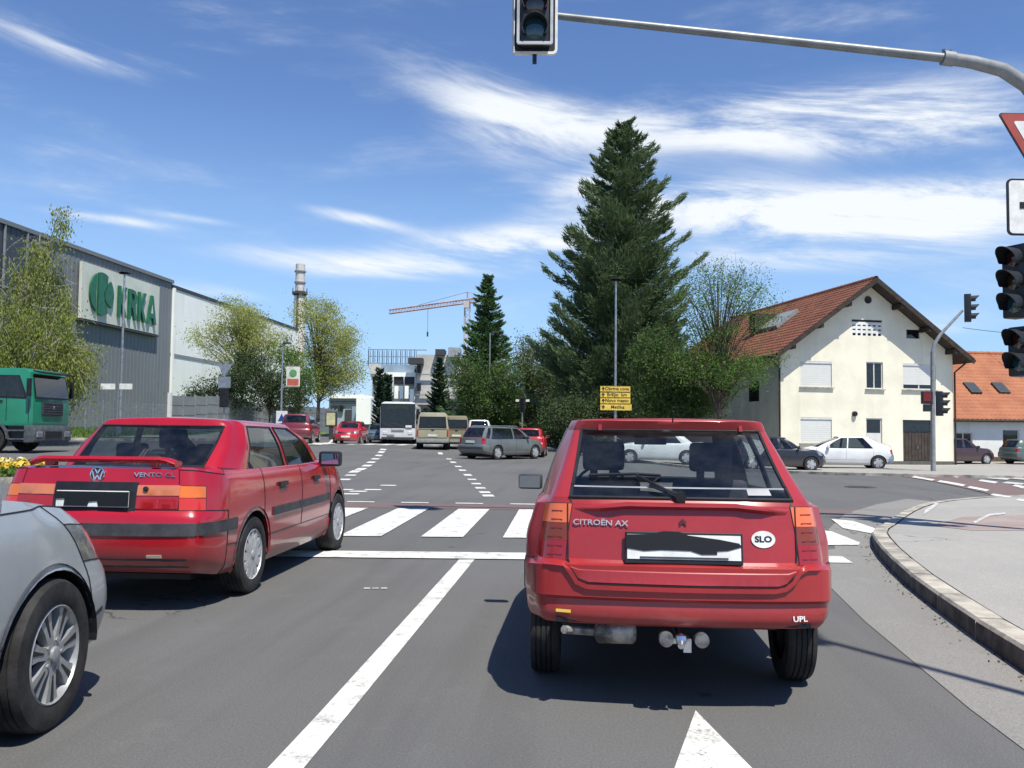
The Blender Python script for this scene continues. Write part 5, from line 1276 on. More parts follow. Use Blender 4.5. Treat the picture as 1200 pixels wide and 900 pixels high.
def low_house():
    H = empty('low_orange_roofed_house', (21.6, 54.5, gz(21, 52) - .02), HA * .8); tag(H, 'low white house with orange tiled roof at the right edge', 'house')
    bpy.context.view_layer.update(); L_ = 22.0; D_ = 10.0; e = 3.0; rz = 7.05; x0 = -1.6
    px = lambda a0, b0, a1, b1: (lambda a, b: (a[0], b[1], b[0], a[1]))(plane_local(H, a0, b0), plane_local(H, a1, b1))
    hs = [px(1119, 506.5, 1140, 532), px(1175, 503, 1195, 525)]; hs += [(hs[1][0] + 3.6, hs[1][1], hs[1][2] + 3.6, hs[1][3])]
    wall_with_holes('front_wall', [(x0, -.3), (x0 + L_, -.3), (x0 + L_, e), (x0, e)], hs, M_WHITEW, H)
    for h in hs: window_fill(H, *h, 'two' if h is hs[0] else 'plain')
    MB().prism([(0, -.3), (D_, -.3), (D_, e), (D_ / 2, rz - .2), (0, e)], x0 + .0, x0 + .02, 'x').build('side_wall', M_WHITEW, H)
    MB().box((x0 + L_ / 2, D_, e / 2), (L_, .02, e)).build('rear_wall', M_WHITEW, H)
    M2 = Matrix.Rotation(PI / 2, 4, 'Z') @ Matrix.Scale(-1, 4, (0, 1, 0))
    sl = (rz - e) / (D_ / 2)
    G2 = empty('roof', (0, 0, 0)); G2.parent = H; 
    for s in (-1, 1):
        ye = D_ / 2 + s * (D_ / 2 + .5); zf = lambda y: rz - abs(y - D_ / 2) * sl
        MB().prism([(D_ / 2, rz - .15), (ye, zf(ye) - .15), (ye, zf(ye) - .02), (D_ / 2, rz - .02)], x0 - .3, x0 + L_ + .3, 'x').build('roof_deck', M_WOODD, H)
        t_ = tile_roof('roof_tiles', H, ye, D_ / 2, x0 - .3, x0 + L_ + .3, lambda y: zf(y), M_TILE2, amp=.02)
        me = t_.data; co = np.empty(len(me.vertices) * 3, np.float32); me.vertices.foreach_get('co', co); co = co.reshape(-1, 3)[:, [1, 0, 2]].copy(); me.vertices.foreach_set('co', co.ravel()); me.flip_normals(); me.update()
        MB().tube([(x0 - .3, ye, zf(ye) - .1), (x0 + L_, ye, zf(ye) - .1)], .07, 8).build('gutter', M_WOODD, H)
    bpy.data.objects.remove(G2)
    for k in range(int(L_ / .45)): MB().lathe([(.13, 0), (.15, .45)], 10, 'x', c=(x0 + k * .45, D_ / 2, rz)).build('ridge_tile', M_TILE2, H)
    for (a_, b_) in ((1139, 456), (1172, 456)):
        Mi = H.matrix_basis.inverted(); o = Mi @ CAMP; d = Mi.to_3x3() @ rayd(a_, b_); t = (rz - D_ / 2 * sl + o.y * sl - o.z) / (d.z - d.y * sl); p = o + d * t
        Rm = Matrix((Vector((1, 0, 0)), Vector((0, 1, sl)).normalized(), Vector((0, -sl, 1)).normalized())).transposed().to_4x4()
        f = MB().box((0, 0, .08), (.72, 1.05, .16)).build('roof_light', M_TRIM, H, M=Matrix.Translation(p) @ Rm); MB().box((0, 0, .165), (.54, .86, .02)).build('roof_light_pane', glass('pale_pane'), f, M=Matrix.Translation(p) @ Rm)
    MB().box((x0 + L_ / 2, -.015, .1), (L_, .03, .5)).build('plinth', mat('brown_plinth', (.12, .075, .05), .9), H)
low_house()
# wall, garden between houses is hidden by the parked cars

# ================================================================== FACTORY ON THE LEFT
M_CLAD = mat('grey_cladding', (.17, .185, .20), .6, var=.05, vscale=.15)
M_CLADW = mat('white_cladding', (.86, .87, .82), .6, var=.05, vscale=.15)
M_CLADD = mat('dark_cladding', (.045, .055, .075), .45, var=.1, vscale=.15)
M_SIGN = mat('sign_board_cream', (.60, .62, .54), .5, var=.06, vscale=.4)
M_KGREEN = mat('sign_green', (.006, .12, .05), .35, var=.12, vscale=2)
def factory():
    B = empty('factory_hall', (-39.6, 79.9, 1.2)); tag(B, 'huge grey clad factory hall with a cream sign board reading KRKA', 'building')
    h = 13.6
    def panels(name, y0, y1, z0, z1, m, wd, x=0.):
        n = max(1, round((y1 - y0) / wd)); d = (y1 - y0) / n
        for k in range(n):
            mb = MB(); a, b = y0 + k * d + .015, y0 + (k + 1) * d - .015; nr = max(2, int((b - a) / .5)); P = []
            for q in range(nr):
                u = a + (b - a) * q / nr; s = (b - a) / nr; P += [(x, u), (x, u + s * .55), (x - .022, u + s * .65), (x - .022, u + s * .92)]
            P += [(x, b), (x - .25, b), (x - .25, a)]
            mb.prism(P, z0, z1, 'z').build(name, m, B)
    Y0 = -53
    panels('wall_panel', Y0 + 32, 0, -.2, h, M_CLAD, 3.0)
    panels('dark_wall_panel', Y0, Y0 + 32, -.2, h + .1, M_CLADD, 2.4, .02)
    for k in range(14): MB().box((.10, Y0 + k * 2.4, h * .5), (.10, .12, h)).build('mullion', M_POLEG, B)
    for z in (3.0, 6.2, 9.4): MB().box((.07, Y0 + 16, z), (.06, 32, .12)).build('transom', M_POLEG, B)
    MB().box((-20.3, Y0 / 2, h / 2 - .1), (39.9, -Y0 - .1, h - .1)).build('hall_core', M_CLAD, B)
    MB().box((.0, Y0 / 2, h + .16), (.35, -Y0, .30)).build('parapet', M_CLAD, B)
    # sign
    a, b = 64.3 - 79.9, 76.6 - 79.9; z0, z1 = 9.55 - 1.2, 13.95 - 1.2
    s = MB().box((.32, (a + b) / 2, (z0 + z1) / 2), (.24, b - a, z1 - z0)).build('sign_board', M_SIGN, B, bevel=.02)
    MB().box((.15, (a + b) / 2, z0 - .12), (.6, b - a + .1, .14)).build('sign_edge', M_TRIM, B)
    def RM(y, z): return Matrix.Translation((.50, y, z)) @ Matrix(((0, 0, 1, 0), (1, 0, 0, 0), (0, 1, 0, 0), (0, 0, 0, 1)))
    letters = {'K': [[(0, 0), (.3, 0), (.3, .95), (.75, 0), (1.12, 0), (.58, 1.05), (1.08, 2), (.74, 2), (.3, 1.2), (.3, 2), (0, 2)]],
               'R': [[(0, 0), (.3, 0), (.3, 2), (0, 2)], [(.38, 1.1), (.38, .8), (.52, .8), (.85, 0), (1.2, 0), (.82, .92), (1.05, 1.15), (1.08, 1.6), (.85, 1.95), (.38, 2), (.38, 1.72), (.68, 1.68), (.76, 1.42), (.68, 1.12)]],
               'A': [[(-.08, 0), (.24, 0), (.36, .42), (.84, .42), (.96, 0), (1.3, 0), (.76, 2), (.46, 2)]]}
    y = 69.35 - 79.9
    for i, ch in enumerate('KRKA'):
        o_ = MB()
        for poly in letters[ch]: o_.prism([(u * 1.2, v * 1.28) for u, v in poly], 0, .16, 'z')
        if ch == 'A': pass
        o_.build('letter_' + ch.lower(), M_KGREEN, s, M=RM(y, z0 + .78)); y += 1.62
    if True:  # counter of the A, cut as a pale wedge
        MB().prism([(.46 * 1.2, .74 * 1.28), (.74 * 1.2, .74 * 1.28), (.6 * 1.2, 1.35 * 1.28)], .161, .175, 'z').build('letter_counter', M_SIGN, s, M=RM(y - 1.62, z0 + .78))
    # round emblem: left crescent, upright band, right lobe and tail
    cy, cz, R_ = 66.9 - 79.9, (z0 + z1) / 2 + .05, 1.72
    def arc(r, a0, a1, n=14, ox=0, oz=0, sx=1.): return [(ox + sx * r * math.cos(rad(a0 + (a1 - a0) * k / n)), oz + r * math.sin(rad(a0 + (a1 - a0) * k / n))) for k in range(n + 1)]
    MB().prism(arc(R_, 118, 242) + [(-.82, -1.3), (-.86, 0), (-.82, 1.3)], 0, .14, 'z').build('emblem_crescent', M_KGREEN, s, M=RM(cy, cz))
    MB().prism([(-.55, -1.6), (-.55, 1.62)] + arc(R_, 108, 62, 6)[0:] + [(.72, .85), (.25, .12), (.35, -.55), (.75, -.95), (.75, -1.55)] + arc(R_, 298, 252, 6)[0:], 0, .14, 'z').build('emblem_band', M_KGREEN, s, M=RM(cy, cz))
    MB().prism([(.42, .15), (.95, .98)] + arc(R_, 44, -34, 8) + [(.75, -.70), (.48, -.45)], 0, .14, 'z').build('emblem_lobe', M_KGREEN, s, M=RM(cy, cz))
    W2 = empty('white_warehouse', (-39.6, 79.9, 1.2)); tag(W2, 'long white warehouse with a dark roof edge behind the young trees', 'building')
    n = 12
    for k in range(n):
        y0 = 36.3 * k / n; y1 = 36.3 * (k + 1) / n
        MB().box((-.2, (y0 + y1) / 2, 3.4), (.36, y1 - y0 - .03, 6.8)).build('wall_panel', M_CLADW, W2); MB().box((-.2, (y0 + y1) / 2, 10.05), (.36, y1 - y0 - .03, 6.3)).build('wall_panel', M_CLADW, W2)
    MB().box((-.06, 18.1, 6.85), (.2, 36.2, .28)).build('string_course', M_POLEG, W2)
    MB().box((-.06, 18.1, 13.35), (.22, 36.4, .35)).build('roof_edge', M_TRIM, W2)
    MB().box((-18.4, 18.15, 6.6), (36, 36.2, 13.1)).build('hall_core', M_CLADW, W2)
    MB().box((.12, .15, 6.6), (.22, .3, 13.2)).build('corner_post', M_CLADW, W2)
    for k, (yy, hh) in enumerate(((8, 1.2), (14, .8), (20, 1.4), (27, 1.0), (33, 1.6))): MB().box((-6 - k, yy, 13.2 + hh / 2), (1.6, 2.2, hh)).build('roof_vent', M_GALV, W2)
factory()
def fence():
    F_ = empty('grey_fence'); tag(F_, 'long grey panel fence in front of the white warehouse', 'fence')
    a = onground(198, 52); b = onground(395, 92); n = 22
    d = (b - a) / n; ang = math.atan2(d.y, d.x)
    for k in range(n):
        p = a + d * k; q = a + d * (k + 1); m_ = (p + q) / 2; z = gz(m_.x, m_.y); Rz_ = Matrix.Rotation(ang, 3, 'Z')
        MB().box((m_.x, m_.y, z + 1.17), (d.length - .14, .06, 2.34), Rz_).build('fence_panel', mat('fence_grey', (.22, .245, .25), .8, var=.1, vscale=.6), F_)
        MB().box((p.x, p.y, gz(p.x, p.y) + 1.2), (.12, .12, 2.5), Rz_).build('fence_post', M_POLEG, F_)
        for zz in (.6, 1.2, 1.8): MB().box((m_.x, m_.y, z + zz), (d.length - .15, .09, .03), Rz_).build('fence_rail', M_POLEG, F_)
    W_ = empty('wire_fence'); tag(W_, 'pale wire mesh fence along the grass, left of the grey panels', 'fence'); a2 = onground(100, 50); n = 5; d = (a - a2) / n
    for k in range(n + 1):
        p = a2 + d * k; z = gz(p.x, p.y); last = k == n
        MB().box((p.x, p.y, z + (1.25 if last else .95)), (.20 if last else .07, .20 if last else .07, 2.5 if last else 1.9)).build('fence_post', M_FRAME if last else M_GALV, W_)
        if k < n:
            m_ = MB(); q = a2 + d * (k + 1)
            for r_ in range(9): zz = .15 + r_ * .2; m_.tube([(p.x, p.y, z + zz), (q.x, q.y, gz(q.x, q.y) + zz)], .008, 3, cap=False)
            for r_ in range(24): u = p.lerp(q, r_ / 24); m_.tube([(u.x, u.y, z + .1), (u.x, u.y, z + 1.8)], .007, 3, cap=False)
            tag(m_.build('wire_mesh', M_GALV, W_), kind='stuff')
fence()

# far works beyond the road
M_STEELB = mat('blue_grey_steel', (.20, .27, .34), .6, var=.1, vscale=.4)
M_CONC = mat('pale_concrete', (.52, .50, .45), .85, var=.12, vscale=.2, bump=.02, bscale=2)
def far_works():
    D = 150.
    def bx(parent, name, x0, x1, y0, y1, m, depth=8., D=D):
        a = at(x0, y1, D); b = at(x1, y1, D); t = at(x0, y0, D); wd = (b - a).length; ang = math.atan2(b.y - a.y, b.x - a.x); c = (a + b) / 2; z0, z1 = a.z, t.z
        n = Vector((-math.sin(ang), math.cos(ang), 0)); c = c + n * depth / 2
        return MB().box((c.x, c.y, (z0 + z1) / 2), (wd, depth, z1 - z0), Matrix.Rotation(ang, 3, 'Z')).build(name, m, parent)
    T = empty('concrete_tower_block', at(505, 500, D)); tag(T, 'pale concrete works tower with dark roof slots behind the small spruce', 'building'); T.location = (0, 0, 0)
    bx(T, 'tower', 487, 540, 415, 505, M_CONC, 12); bx(T, 'roof_plant', 510, 521, 409, 416, M_TRIM, 4, D - 1); bx(T, 'roof_plant', 525, 539, 407, 418, mat('louvre', (.3, .32, .34), .6), 4, D - 1)
    for (x, y) in ((488.5, 428), (488.5, 449)): bx(T, 'window', x, x + 4.5, y, y + 9, M_BLACK, .4, D - .3)
    bx(T, 'canopy', 478, 495, 419, 426, M_TRIM, 3, D - 2)
    for y in (438, 462, 474): bx(T, 'floor_band', 487, 540, y, y + 1.2, M_POLEG, .3, D - .3)
    S = empty('process_building'); tag(S, 'open-sided process building with dark bays and pale floors behind the bus', 'building')
    bx(S, 'hall', 434, 487, 441, 505, M_CLADW, 10, D + 2); bx(S, 'dark_bay', 436, 457, 441, 450, M_BLACK, .5, D + 1); bx(S, 'dark_bay', 460, 485, 441, 450, M_BLACK, .5, D + 1)
    bx(S, 'grey_wall', 437, 486, 427, 437, M_STEELB, 8, D + 3); bx(S, 'pale_roof', 434, 487, 436, 441, M_CLADW, 10.5, D + .8)
    bx(S, 'annex', 433, 443, 426, 438, M_CONC, 4, D)
    for x in (434, 445, 459, 472, 485): bx(S, 'column', x, x + 1.3, 441, 500, M_FRAME, .5, D)
    for k, (x, y, m) in enumerate([(462, 452, M_CLADW), (468, 452, M_STEELB), (474, 452, M_CLADW), (480, 456, M_STEELB), (464, 470, M_STEELB), (471, 472, M_CLADW), (478, 474, M_STEELB)]): bx(S, 'process_tank', x, x + 4.5, y, y + 15, m, 1.5, D - 1 + k * .01)
    Gt = empty('pipe_gantry'); tag(Gt, 'blue-grey steel gantry skeleton on the roof of the works under the crane', 'gantry')
    for k, x in enumerate(np.arange(431, 486, 5.4)):
        bx(Gt, 'gantry_post', x, x + .8, 409, 428, M_STEELB, .4, D + 4); bx(Gt, 'gantry_post', x + 2.2, x + 2.8, 411, 428, M_STEELB, .4, D + 8)
    for y in (409, 417, 425): bx(Gt, 'gantry_beam', 431, 500 if y == 409 else 486, y, y + .9, M_STEELB, .4, D + 3.6)
    L = empty('blue_grey_shed'); tag(L, 'low blue-grey and white works shed behind the oncoming red car', 'building')
    bx(L, 'shed', 385, 425, 466, 503, mat('shed_blue', (.34, .39, .44), .6, var=.06), 14, 125); bx(L, 'shed_roof', 383, 427, 462, 466.5, M_CLADW, 15, 124.6); bx(L, 'eaves_band', 386, 424, 470, 472, M_TRIM, .3, 124.8)
    bx(L, 'white_annex', 417, 434, 466, 497, M_CLADW, 10, 122); bx(L, 'dark_door', 404, 412, 480, 500, M_TRIM, .3, 124.8); bx(L, 'doorway_shade', 412, 418, 476, 500, M_STEELB, .3, 124.7)
    for x in (388, 396): bx(L, 'window', x, x + 6, 475, 482, M_PANE, .3, 124.7)
    # buildings glimpsed between the spruces and the pine
    K = empty('beige_block'); tag(K, 'low beige building glimpsed between the trees right of the minibus', 'building')
    bx(K, 'block', 488, 700, 478, 505, mat('beige_wall', (.33, .31, .26), .85), 10, 118); bx(K, 'block_roof', 486, 702, 474, 478.5, M_TRIM, 11, 117.6)
    for x in range(495, 700, 16): bx(K, 'window', x, x + 8, 484, 491, M_PANE, .3, 117.8)
far_works()
def chimney():
    b = at(348, 490, 200); C_ = empty('factory_chimney', (b.x, b.y, 2)); tag(C_, 'tall concrete chimney with a dark platform ring near its top', 'chimney'); hh = at(348, 308, 200).z - 2
    MB().lathe([(1.55, 0), (1.25, hh * .72), (1.22, hh * .80)], 20, 'z').build('shaft', mat('chimney_concrete', (.72, .66, .62), .85, var=.12, vscale=.3), C_, smooth=True)
    MB().lathe([(1.22, hh * .8), (1.75, hh * .81), (1.75, hh * .825), (1.1, hh * .83)], 20, 'z').build('platform', M_TRIM, C_)
    MB().lathe([(1.05, hh * .82), (1.05, hh), (.8, hh)], 16, 'z').build('flue_top', mat('flue', (.58, .54, .52), .6), C_, smooth=True)
    for z in (.88, .95): MB().lathe([(1.3, hh * z), (1.3, hh * z + .3), (1.06, hh * z + .3)], 16, 'z').build('ring', M_POLEG, C_)
    for k in range(8):
        a = 2 * PI * k / 8; MB().tube([(1.7 * math.cos(a), 1.7 * math.sin(a), hh * .82), (1.7 * math.cos(a), 1.7 * math.sin(a), hh * .82 + 1.1)], .06, 4).build('railing_post', M_TRIM, C_)
    for k in range(1): MB().box((0, -1.45, hh * .4), (.4, .2, hh * .8)).build('ladder', M_TRIM, C_)
chimney()
def crane():
    D = 300.; b = at(546, 480, D); C_ = empty('tower_crane', (b.x, b.y, 3)); tag(C_, 'thin red-white tower crane whose jib reaches left above the works', 'crane')
    M_CR = mat('crane_red', (.50, .34, .31), .6, var=.2, vscale=.3); M_CW = mat('crane_white', (.55, .5, .48), .6)
    top = at(546, 352, D).z - 3
    def lattice(p, q, w_, m, nm, n):
        p, q = Vector(p), Vector(q); t = (q - p).normalized(); u = Vector((0, 0, 1)) if abs(t.z) < .8 else Vector((1, 0, 0)); a = t.cross(u).normalized() * w_ / 2; c = t.cross(a).normalized() * w_ / 2; m_ = MB()
        cs = [a + c, a - c, -a - c, -a + c]
        for k in cs: m_.tube([p + k, q + k], .16, 4)
        for k in range(n):
            s, e = p.lerp(q, k / n), p.lerp(q, (k + 1) / n)
            for i in range(4): m_.tube([s + cs[i], e + cs[(i + 1) % 4]], .09, 3, cap=False)
        return m_.build(nm, m, C_)
    lattice((0, 0, 0), (0, 0, top), 1.7, M_CW, 'mast', 22)
    tip = at(456, 365.5, D + 6) - C_.location; rt_ = at(572, 350, D - 3) - C_.location; cen = Vector((0, 0, top))
    lattice(cen, tip, 1.3, M_CR, 'jib', 26); lattice(cen, rt_, 1.3, M_CR, 'counter_jib', 6)
    ap_ = cen + Vector((0, 0, 3.2)); MB().tube([cen, ap_], .25, 5).build('apex', M_CR, C_)
    MB().tube([ap_, cen.lerp(tip, .75) + Vector((0, 0, .5))], .08, 3).tube([ap_, rt_], .08, 3).build('tie_bar', M_CR, C_)
    MB().box(tuple(cen + Vector((0, -1.4, -1.4))), (1.8, 1.6, 2.2)).build('operator_cab', M_CW, C_); MB().box(tuple(rt_ + Vector((0, 0, -1.2))), (2.4, 1.5, 3)).build('counterweight', M_POLEG, C_)
    h_ = cen.lerp(tip, .50); hk = MB().tube([h_, h_ - Vector((0, 0, 9))], .07, 3).box(tuple(h_ - Vector((0, 0, 9.6))), (.5, .5, 1.6)); hk.build('hoist_rope', M_TRIM, C_)
crane()

# ================================================================== STREET FURNITURE
def lamp_post(label, px, D, top_y, arm=0.7, r=.085, double=False, col=None, lean=0):
    p = onground(px, D); t = at(px, top_y, D); root = empty('street_lamp', p); tag(root, label, 'street lamp'); h = t.z - p.z; m = col or M_GALV
    MB().tube([(0, 0, 0), (0, 0, h * .3), (lean, 0, h)], [r, r * .9, r * .55], 10).build('pole', m, root, smooth=True)
    MB().tube([(0, 0, 0), (0, 0, .5)], [r * 1.5, r * 1.4], 10).build('pole_base', m, root, smooth=True)
    for s in ((-1, 1) if double else (1,)):
        MB().tube([(lean, 0, h - .05), (lean + s * arm, 0, h + .05)], r * .4, 6).build('arm', m, root)
        MB().prism([(-.28, .0), (-.30, .07), (-.1, .12), (.28, .08), (.30, .0)], -.13, .13, 'y').build('lamp_head', M_TRIM, root, bevel=.02, smooth=True, M=Matrix.Translation((lean + s * arm, 0, h + .03)))
    return root, h
lamp_post('tall grey street lamp standing in front of the cream sign board on the factory', 140, 48, 320, arm=.0, double=True)
rt, h = lamp_post('street lamp carrying a small red and white banner, before the young trees', 329, 60, 403, arm=.3)
bn = MB().box((.78, 0, 0), (.95, .04, 1.35)).build('banner', mat('banner_white', (.66, .66, .60), .7), rt, M=Matrix.Translation((0, 0, at(333, 441, 60).z - rt.location.z)))
MB().box((.78, -.025, -.38), (.8, .015, .45)).build('banner_red_field', mat('banner_red', (.5, .12, .08), .7), bn, M=Matrix.Translation((0, 0, at(333, 441, 60).z - rt.location.z)))
MB().lathe([(.26, -.028), (.26, -.036), (0, -.036)], 14, 'y', c=(.78, 0, .22)).build('banner_green_disc', mat('banner_green', (.08, .30, .10), .7), bn, M=Matrix.Translation((0, 0, at(333, 441, 60).z - rt.location.z)))
MB().tube([(0, 0, .72), (1.2, 0, .72)], .02, 5).tube([(0, 0, -.72), (1.2, 0, -.72)], .02, 5).build('banner_rod', M_GALV, rt, M=Matrix.Translation((0, 0, at(333, 441, 60).z - rt.location.z)))
rt, h = lamp_post('street lamp in front of the mid-green spruce, with two tiny white plates', 573, 69, 390, arm=.4)
lamp_post('street lamp in front of the big pine, above the yellow direction board', 721, 44.6, 328, arm=.0, double=True)
for z_ in (464, 477): MB().box((.55, 0, at(573, z_, 69).z - rt.location.z), (.9, .03, .4)).build('small_plate', M_WPLATE, rt)

def post_sign(name, label, cat, px, D, ytop, r=.04):
    p = onground(px, D); root = empty(name, p); tag(root, label, cat); h = at(px, ytop, D).z - p.z
    MB().tube([(0, 0, 0), (0, 0, h)], r, 8).build('post', M_GALV, root); return root, h
def zrel(root, px, y, D): return at(px, y, D).z - root.location.z

# small white boards beside the tall lamp
rt, h = post_sign('street_name_sign', 'two small white boards on a thin post beside the tall lamp at the factory', 'sign', 137, 46, 449)
for x0, x1 in ((118, 135), (140, 155)):
    a = at(x0, 453, 46); b = at(x1, 453, 46); c = (a + b) / 2 - rt.location; MB().box((c.x, c.y, c.z), ((b - a).length, .04, .30), Matrix.Rotation(rad(5), 3, 'Z')).build('name_board', M_WPLATE, rt, bevel=.008)
# signs seen from the back with a signal below
rt, h = post_sign('back_of_road_signs', 'grey backs of a triangle and a square sign above a black traffic signal', 'road sign', 262, 43, 424, .05)
z = zrel(rt, 262, 433, 43); MB().prism([(-.38, .28), (.38, .28), (0, -.36)], -.02, .02, 'y').build('triangle_sign', M_GALV, rt, M=Matrix.Translation((0, -.05, z)))
z = zrel(rt, 262, 448, 43); MB().box((0, -.05, z), (.62, .03, .55)).build('square_sign', M_GALV, rt, bevel=.01)
z = zrel(rt, 262, 466, 43); sg = MB().box((0, -.05, z), (.36, .28, .95)).build('signal_box', M_BLACK, rt, bevel=.03)
for k in range(3): MB().lathe([(.11, -.0), (.12, -.14), (.11, -.14), (.10, .0)], 12, 'y', c=(0, .22, z + .3 - k * .3)).build('visor', M_BLACK, sg)
# crossing sign and advertising box
rt, h = post_sign('crossing_sign', 'small blue and white pedestrian crossing sign in front of the grey fence', 'road sign', 330, 46, 482)
z = zrel(rt, 330, 489, 46); MB().box((0, -.03, z), (.60, .03, .66)).build('sign_plate', M_WPLATE, rt, bevel=.01); MB().prism([(-.2, -.2), (.2, -.2), (0, .2)], -.055, -.047, 'y').build('sign_symbol', mat('sign_blue', (.02, .08, .35), .4), rt, M=Matrix.Translation((0, 0, z)))
p = onground(388, 68); rt = empty('advertising_box', p); tag(rt, 'pale yellow advertising box at the end of the grey fence', 'advertising box')
z = zrel(rt, 388, 491, 68); MB().box((0, 0, z), (.85, .25, 1.15)).build('box', M_TRIM, rt, bevel=.02); MB().box((0, -.14, z), (.68, .02, .95)).build('poster', mat('poster_yellow', (.62, .60, .36), .4), rt)
MB().box((0, 0, (z - .5) / 2), (.3, .15, max(.2, z - .5))).build('foot', M_TRIM, rt)
# far signal among the trees
rt, h = post_sign('distant_signal', 'small dark traffic signal on a post among the trees above the grey estate', 'traffic light', 612, 55, 465, .05)
z = zrel(rt, 612, 474, 55); sg = MB().box((0, 0, z), (.34, .25, .95)).build('signal_box', M_BLACK, rt, bevel=.03)
for k in range(3): MB().lathe([(.11, 0), (.12, -.14), (.10, -.14), (.10, 0)], 12, 'y', c=(0, -.14, z + .3 - k * .3)).build('visor', M_BLACK, sg)
for s_ in (-1, 1): MB().box((s_ * .32, 0, z + .25), (.22, .03, .14)).build('small_plate', M_WPLATE, rt)

# yellow direction board
def direction_board():
    D = 43.8; p = onground(721, D); rt = empty('direction_board', p); tag(rt, 'yellow direction board of stacked destination strips in front of the big pine', 'road sign')
    MB().tube([(0, 0, 0), (0, 0, zrel(rt, 721, 452, D))], .055, 8).build('post', M_GALV, rt, smooth=True)
    My = mat('sign_yellow', (.72, .50, .07), .5, var=.1, vscale=4)
    rows = [('Obrtna cona', 452.3, 459.2, -.02), ('Bršljin  km', 459.8, 465.8, .0), ('Novo mesto', 466.2, 473, .0), ('Metlika', 473.4, 481, .04)]
    for i, (tx, y0, y1, sh) in enumerate(rows):
        a = at(703.5, (y0 + y1) / 2, D); b = at(738.5 + (1.5 if i == 3 else 0), (y0 + y1) / 2, D); zc_ = (a.z + b.z) / 2 - p.z; wd = (b - a).length; c = (a + b) / 2 - p; hh = (y1 - y0) * D / F
        MM = Matrix.Translation((c.x, c.y - .08, zc_)) @ Matrix.Rotation(rad(5), 4, 'Z')
        st = MB().box((0, 0, 0), (wd, .04, hh - .02)).build('destination_strip', My, rt, M=MM)
        MB().box((0, .0, 0), (wd - .05, .044, .012)).build('strip_border', M_BLACK, st, M=MM @ Matrix.Translation((0, 0, hh / 2 - .025)))
        MB().prism([(-.09, 0), (0, .1), (.09, 0), (.03, 0), (.03, -.09), (-.03, -.09), (-.03, 0)], -.03, -.022, 'y').build('arrow', M_BLACK, st, M=MM @ Matrix.Translation((-wd / 2 + .14, 0, 0)))
        text_mesh('destination_text', tx, .23, .004, M_BLACK, st, MM @ Matrix.Translation((.08, -.024, 0)) @ Matrix.Rotation(PI / 2, 4, 'X'), bold=.004)
direction_board()

M_SIGB = mat('signal_black', (.014, .017, .022), .45, var=.2, vscale=6)
def signal_head(parent, M, n=3, R_=.105, pitch=.29, wd=.34, dp=.22, cols=None, visor=.22, tagm=True):
    """lens faces -y of M; origin at the middle of the housing"""
    H_ = pitch * n + .05
    hb = MB().box((0, 0, 0), (wd, dp, H_)).build('signal_housing', M_SIGB, parent, M=M, bevel=.03, smooth=True)
    for k in range(n):
        z = (n - 1) * pitch / 2 - k * pitch; c = (cols or ['red', 'amber', 'green'])[k]
        lm = mat('lens_' + c, {'red': (.035, .008, .008), 'amber': (.04, .02, .008), 'green': (.008, .045, .055)}[c], .12, var=.15, vscale=30, coat=.8)
        MB().lathe([(R_, -dp / 2 - .004), (R_ * .7, -dp / 2 - .022), (0, -dp / 2 - .03)], 20, 'y', c=(0, 0, z)).build('lens', lm, hb, M=M, smooth=True)
        vz = MB(); vs = []; m_ = 16
        for q in range(m_ + 1):
            a = rad(-35 + 250 * q / m_); dlen = visor * (.55 + .45 * max(0, math.sin(a)))
            for rr in (R_ * 1.12, R_ * 1.05):
                vs.append((rr * math.cos(a), -dp / 2, z + rr * math.sin(a))); vs.append((rr * 1.0 * math.cos(a), -dp / 2 - dlen, z + rr * math.sin(a)))
        fs = []
        for q in range(m_):
            b = q * 4; fs += [(b, b + 1, b + 5, b + 4), (b + 3, b + 2, b + 6, b + 7), (b + 1, b + 3, b + 7, b + 5)]
        vz.add(vs, fs).build('visor', M_SIGB, hb, M=M)
    return hb
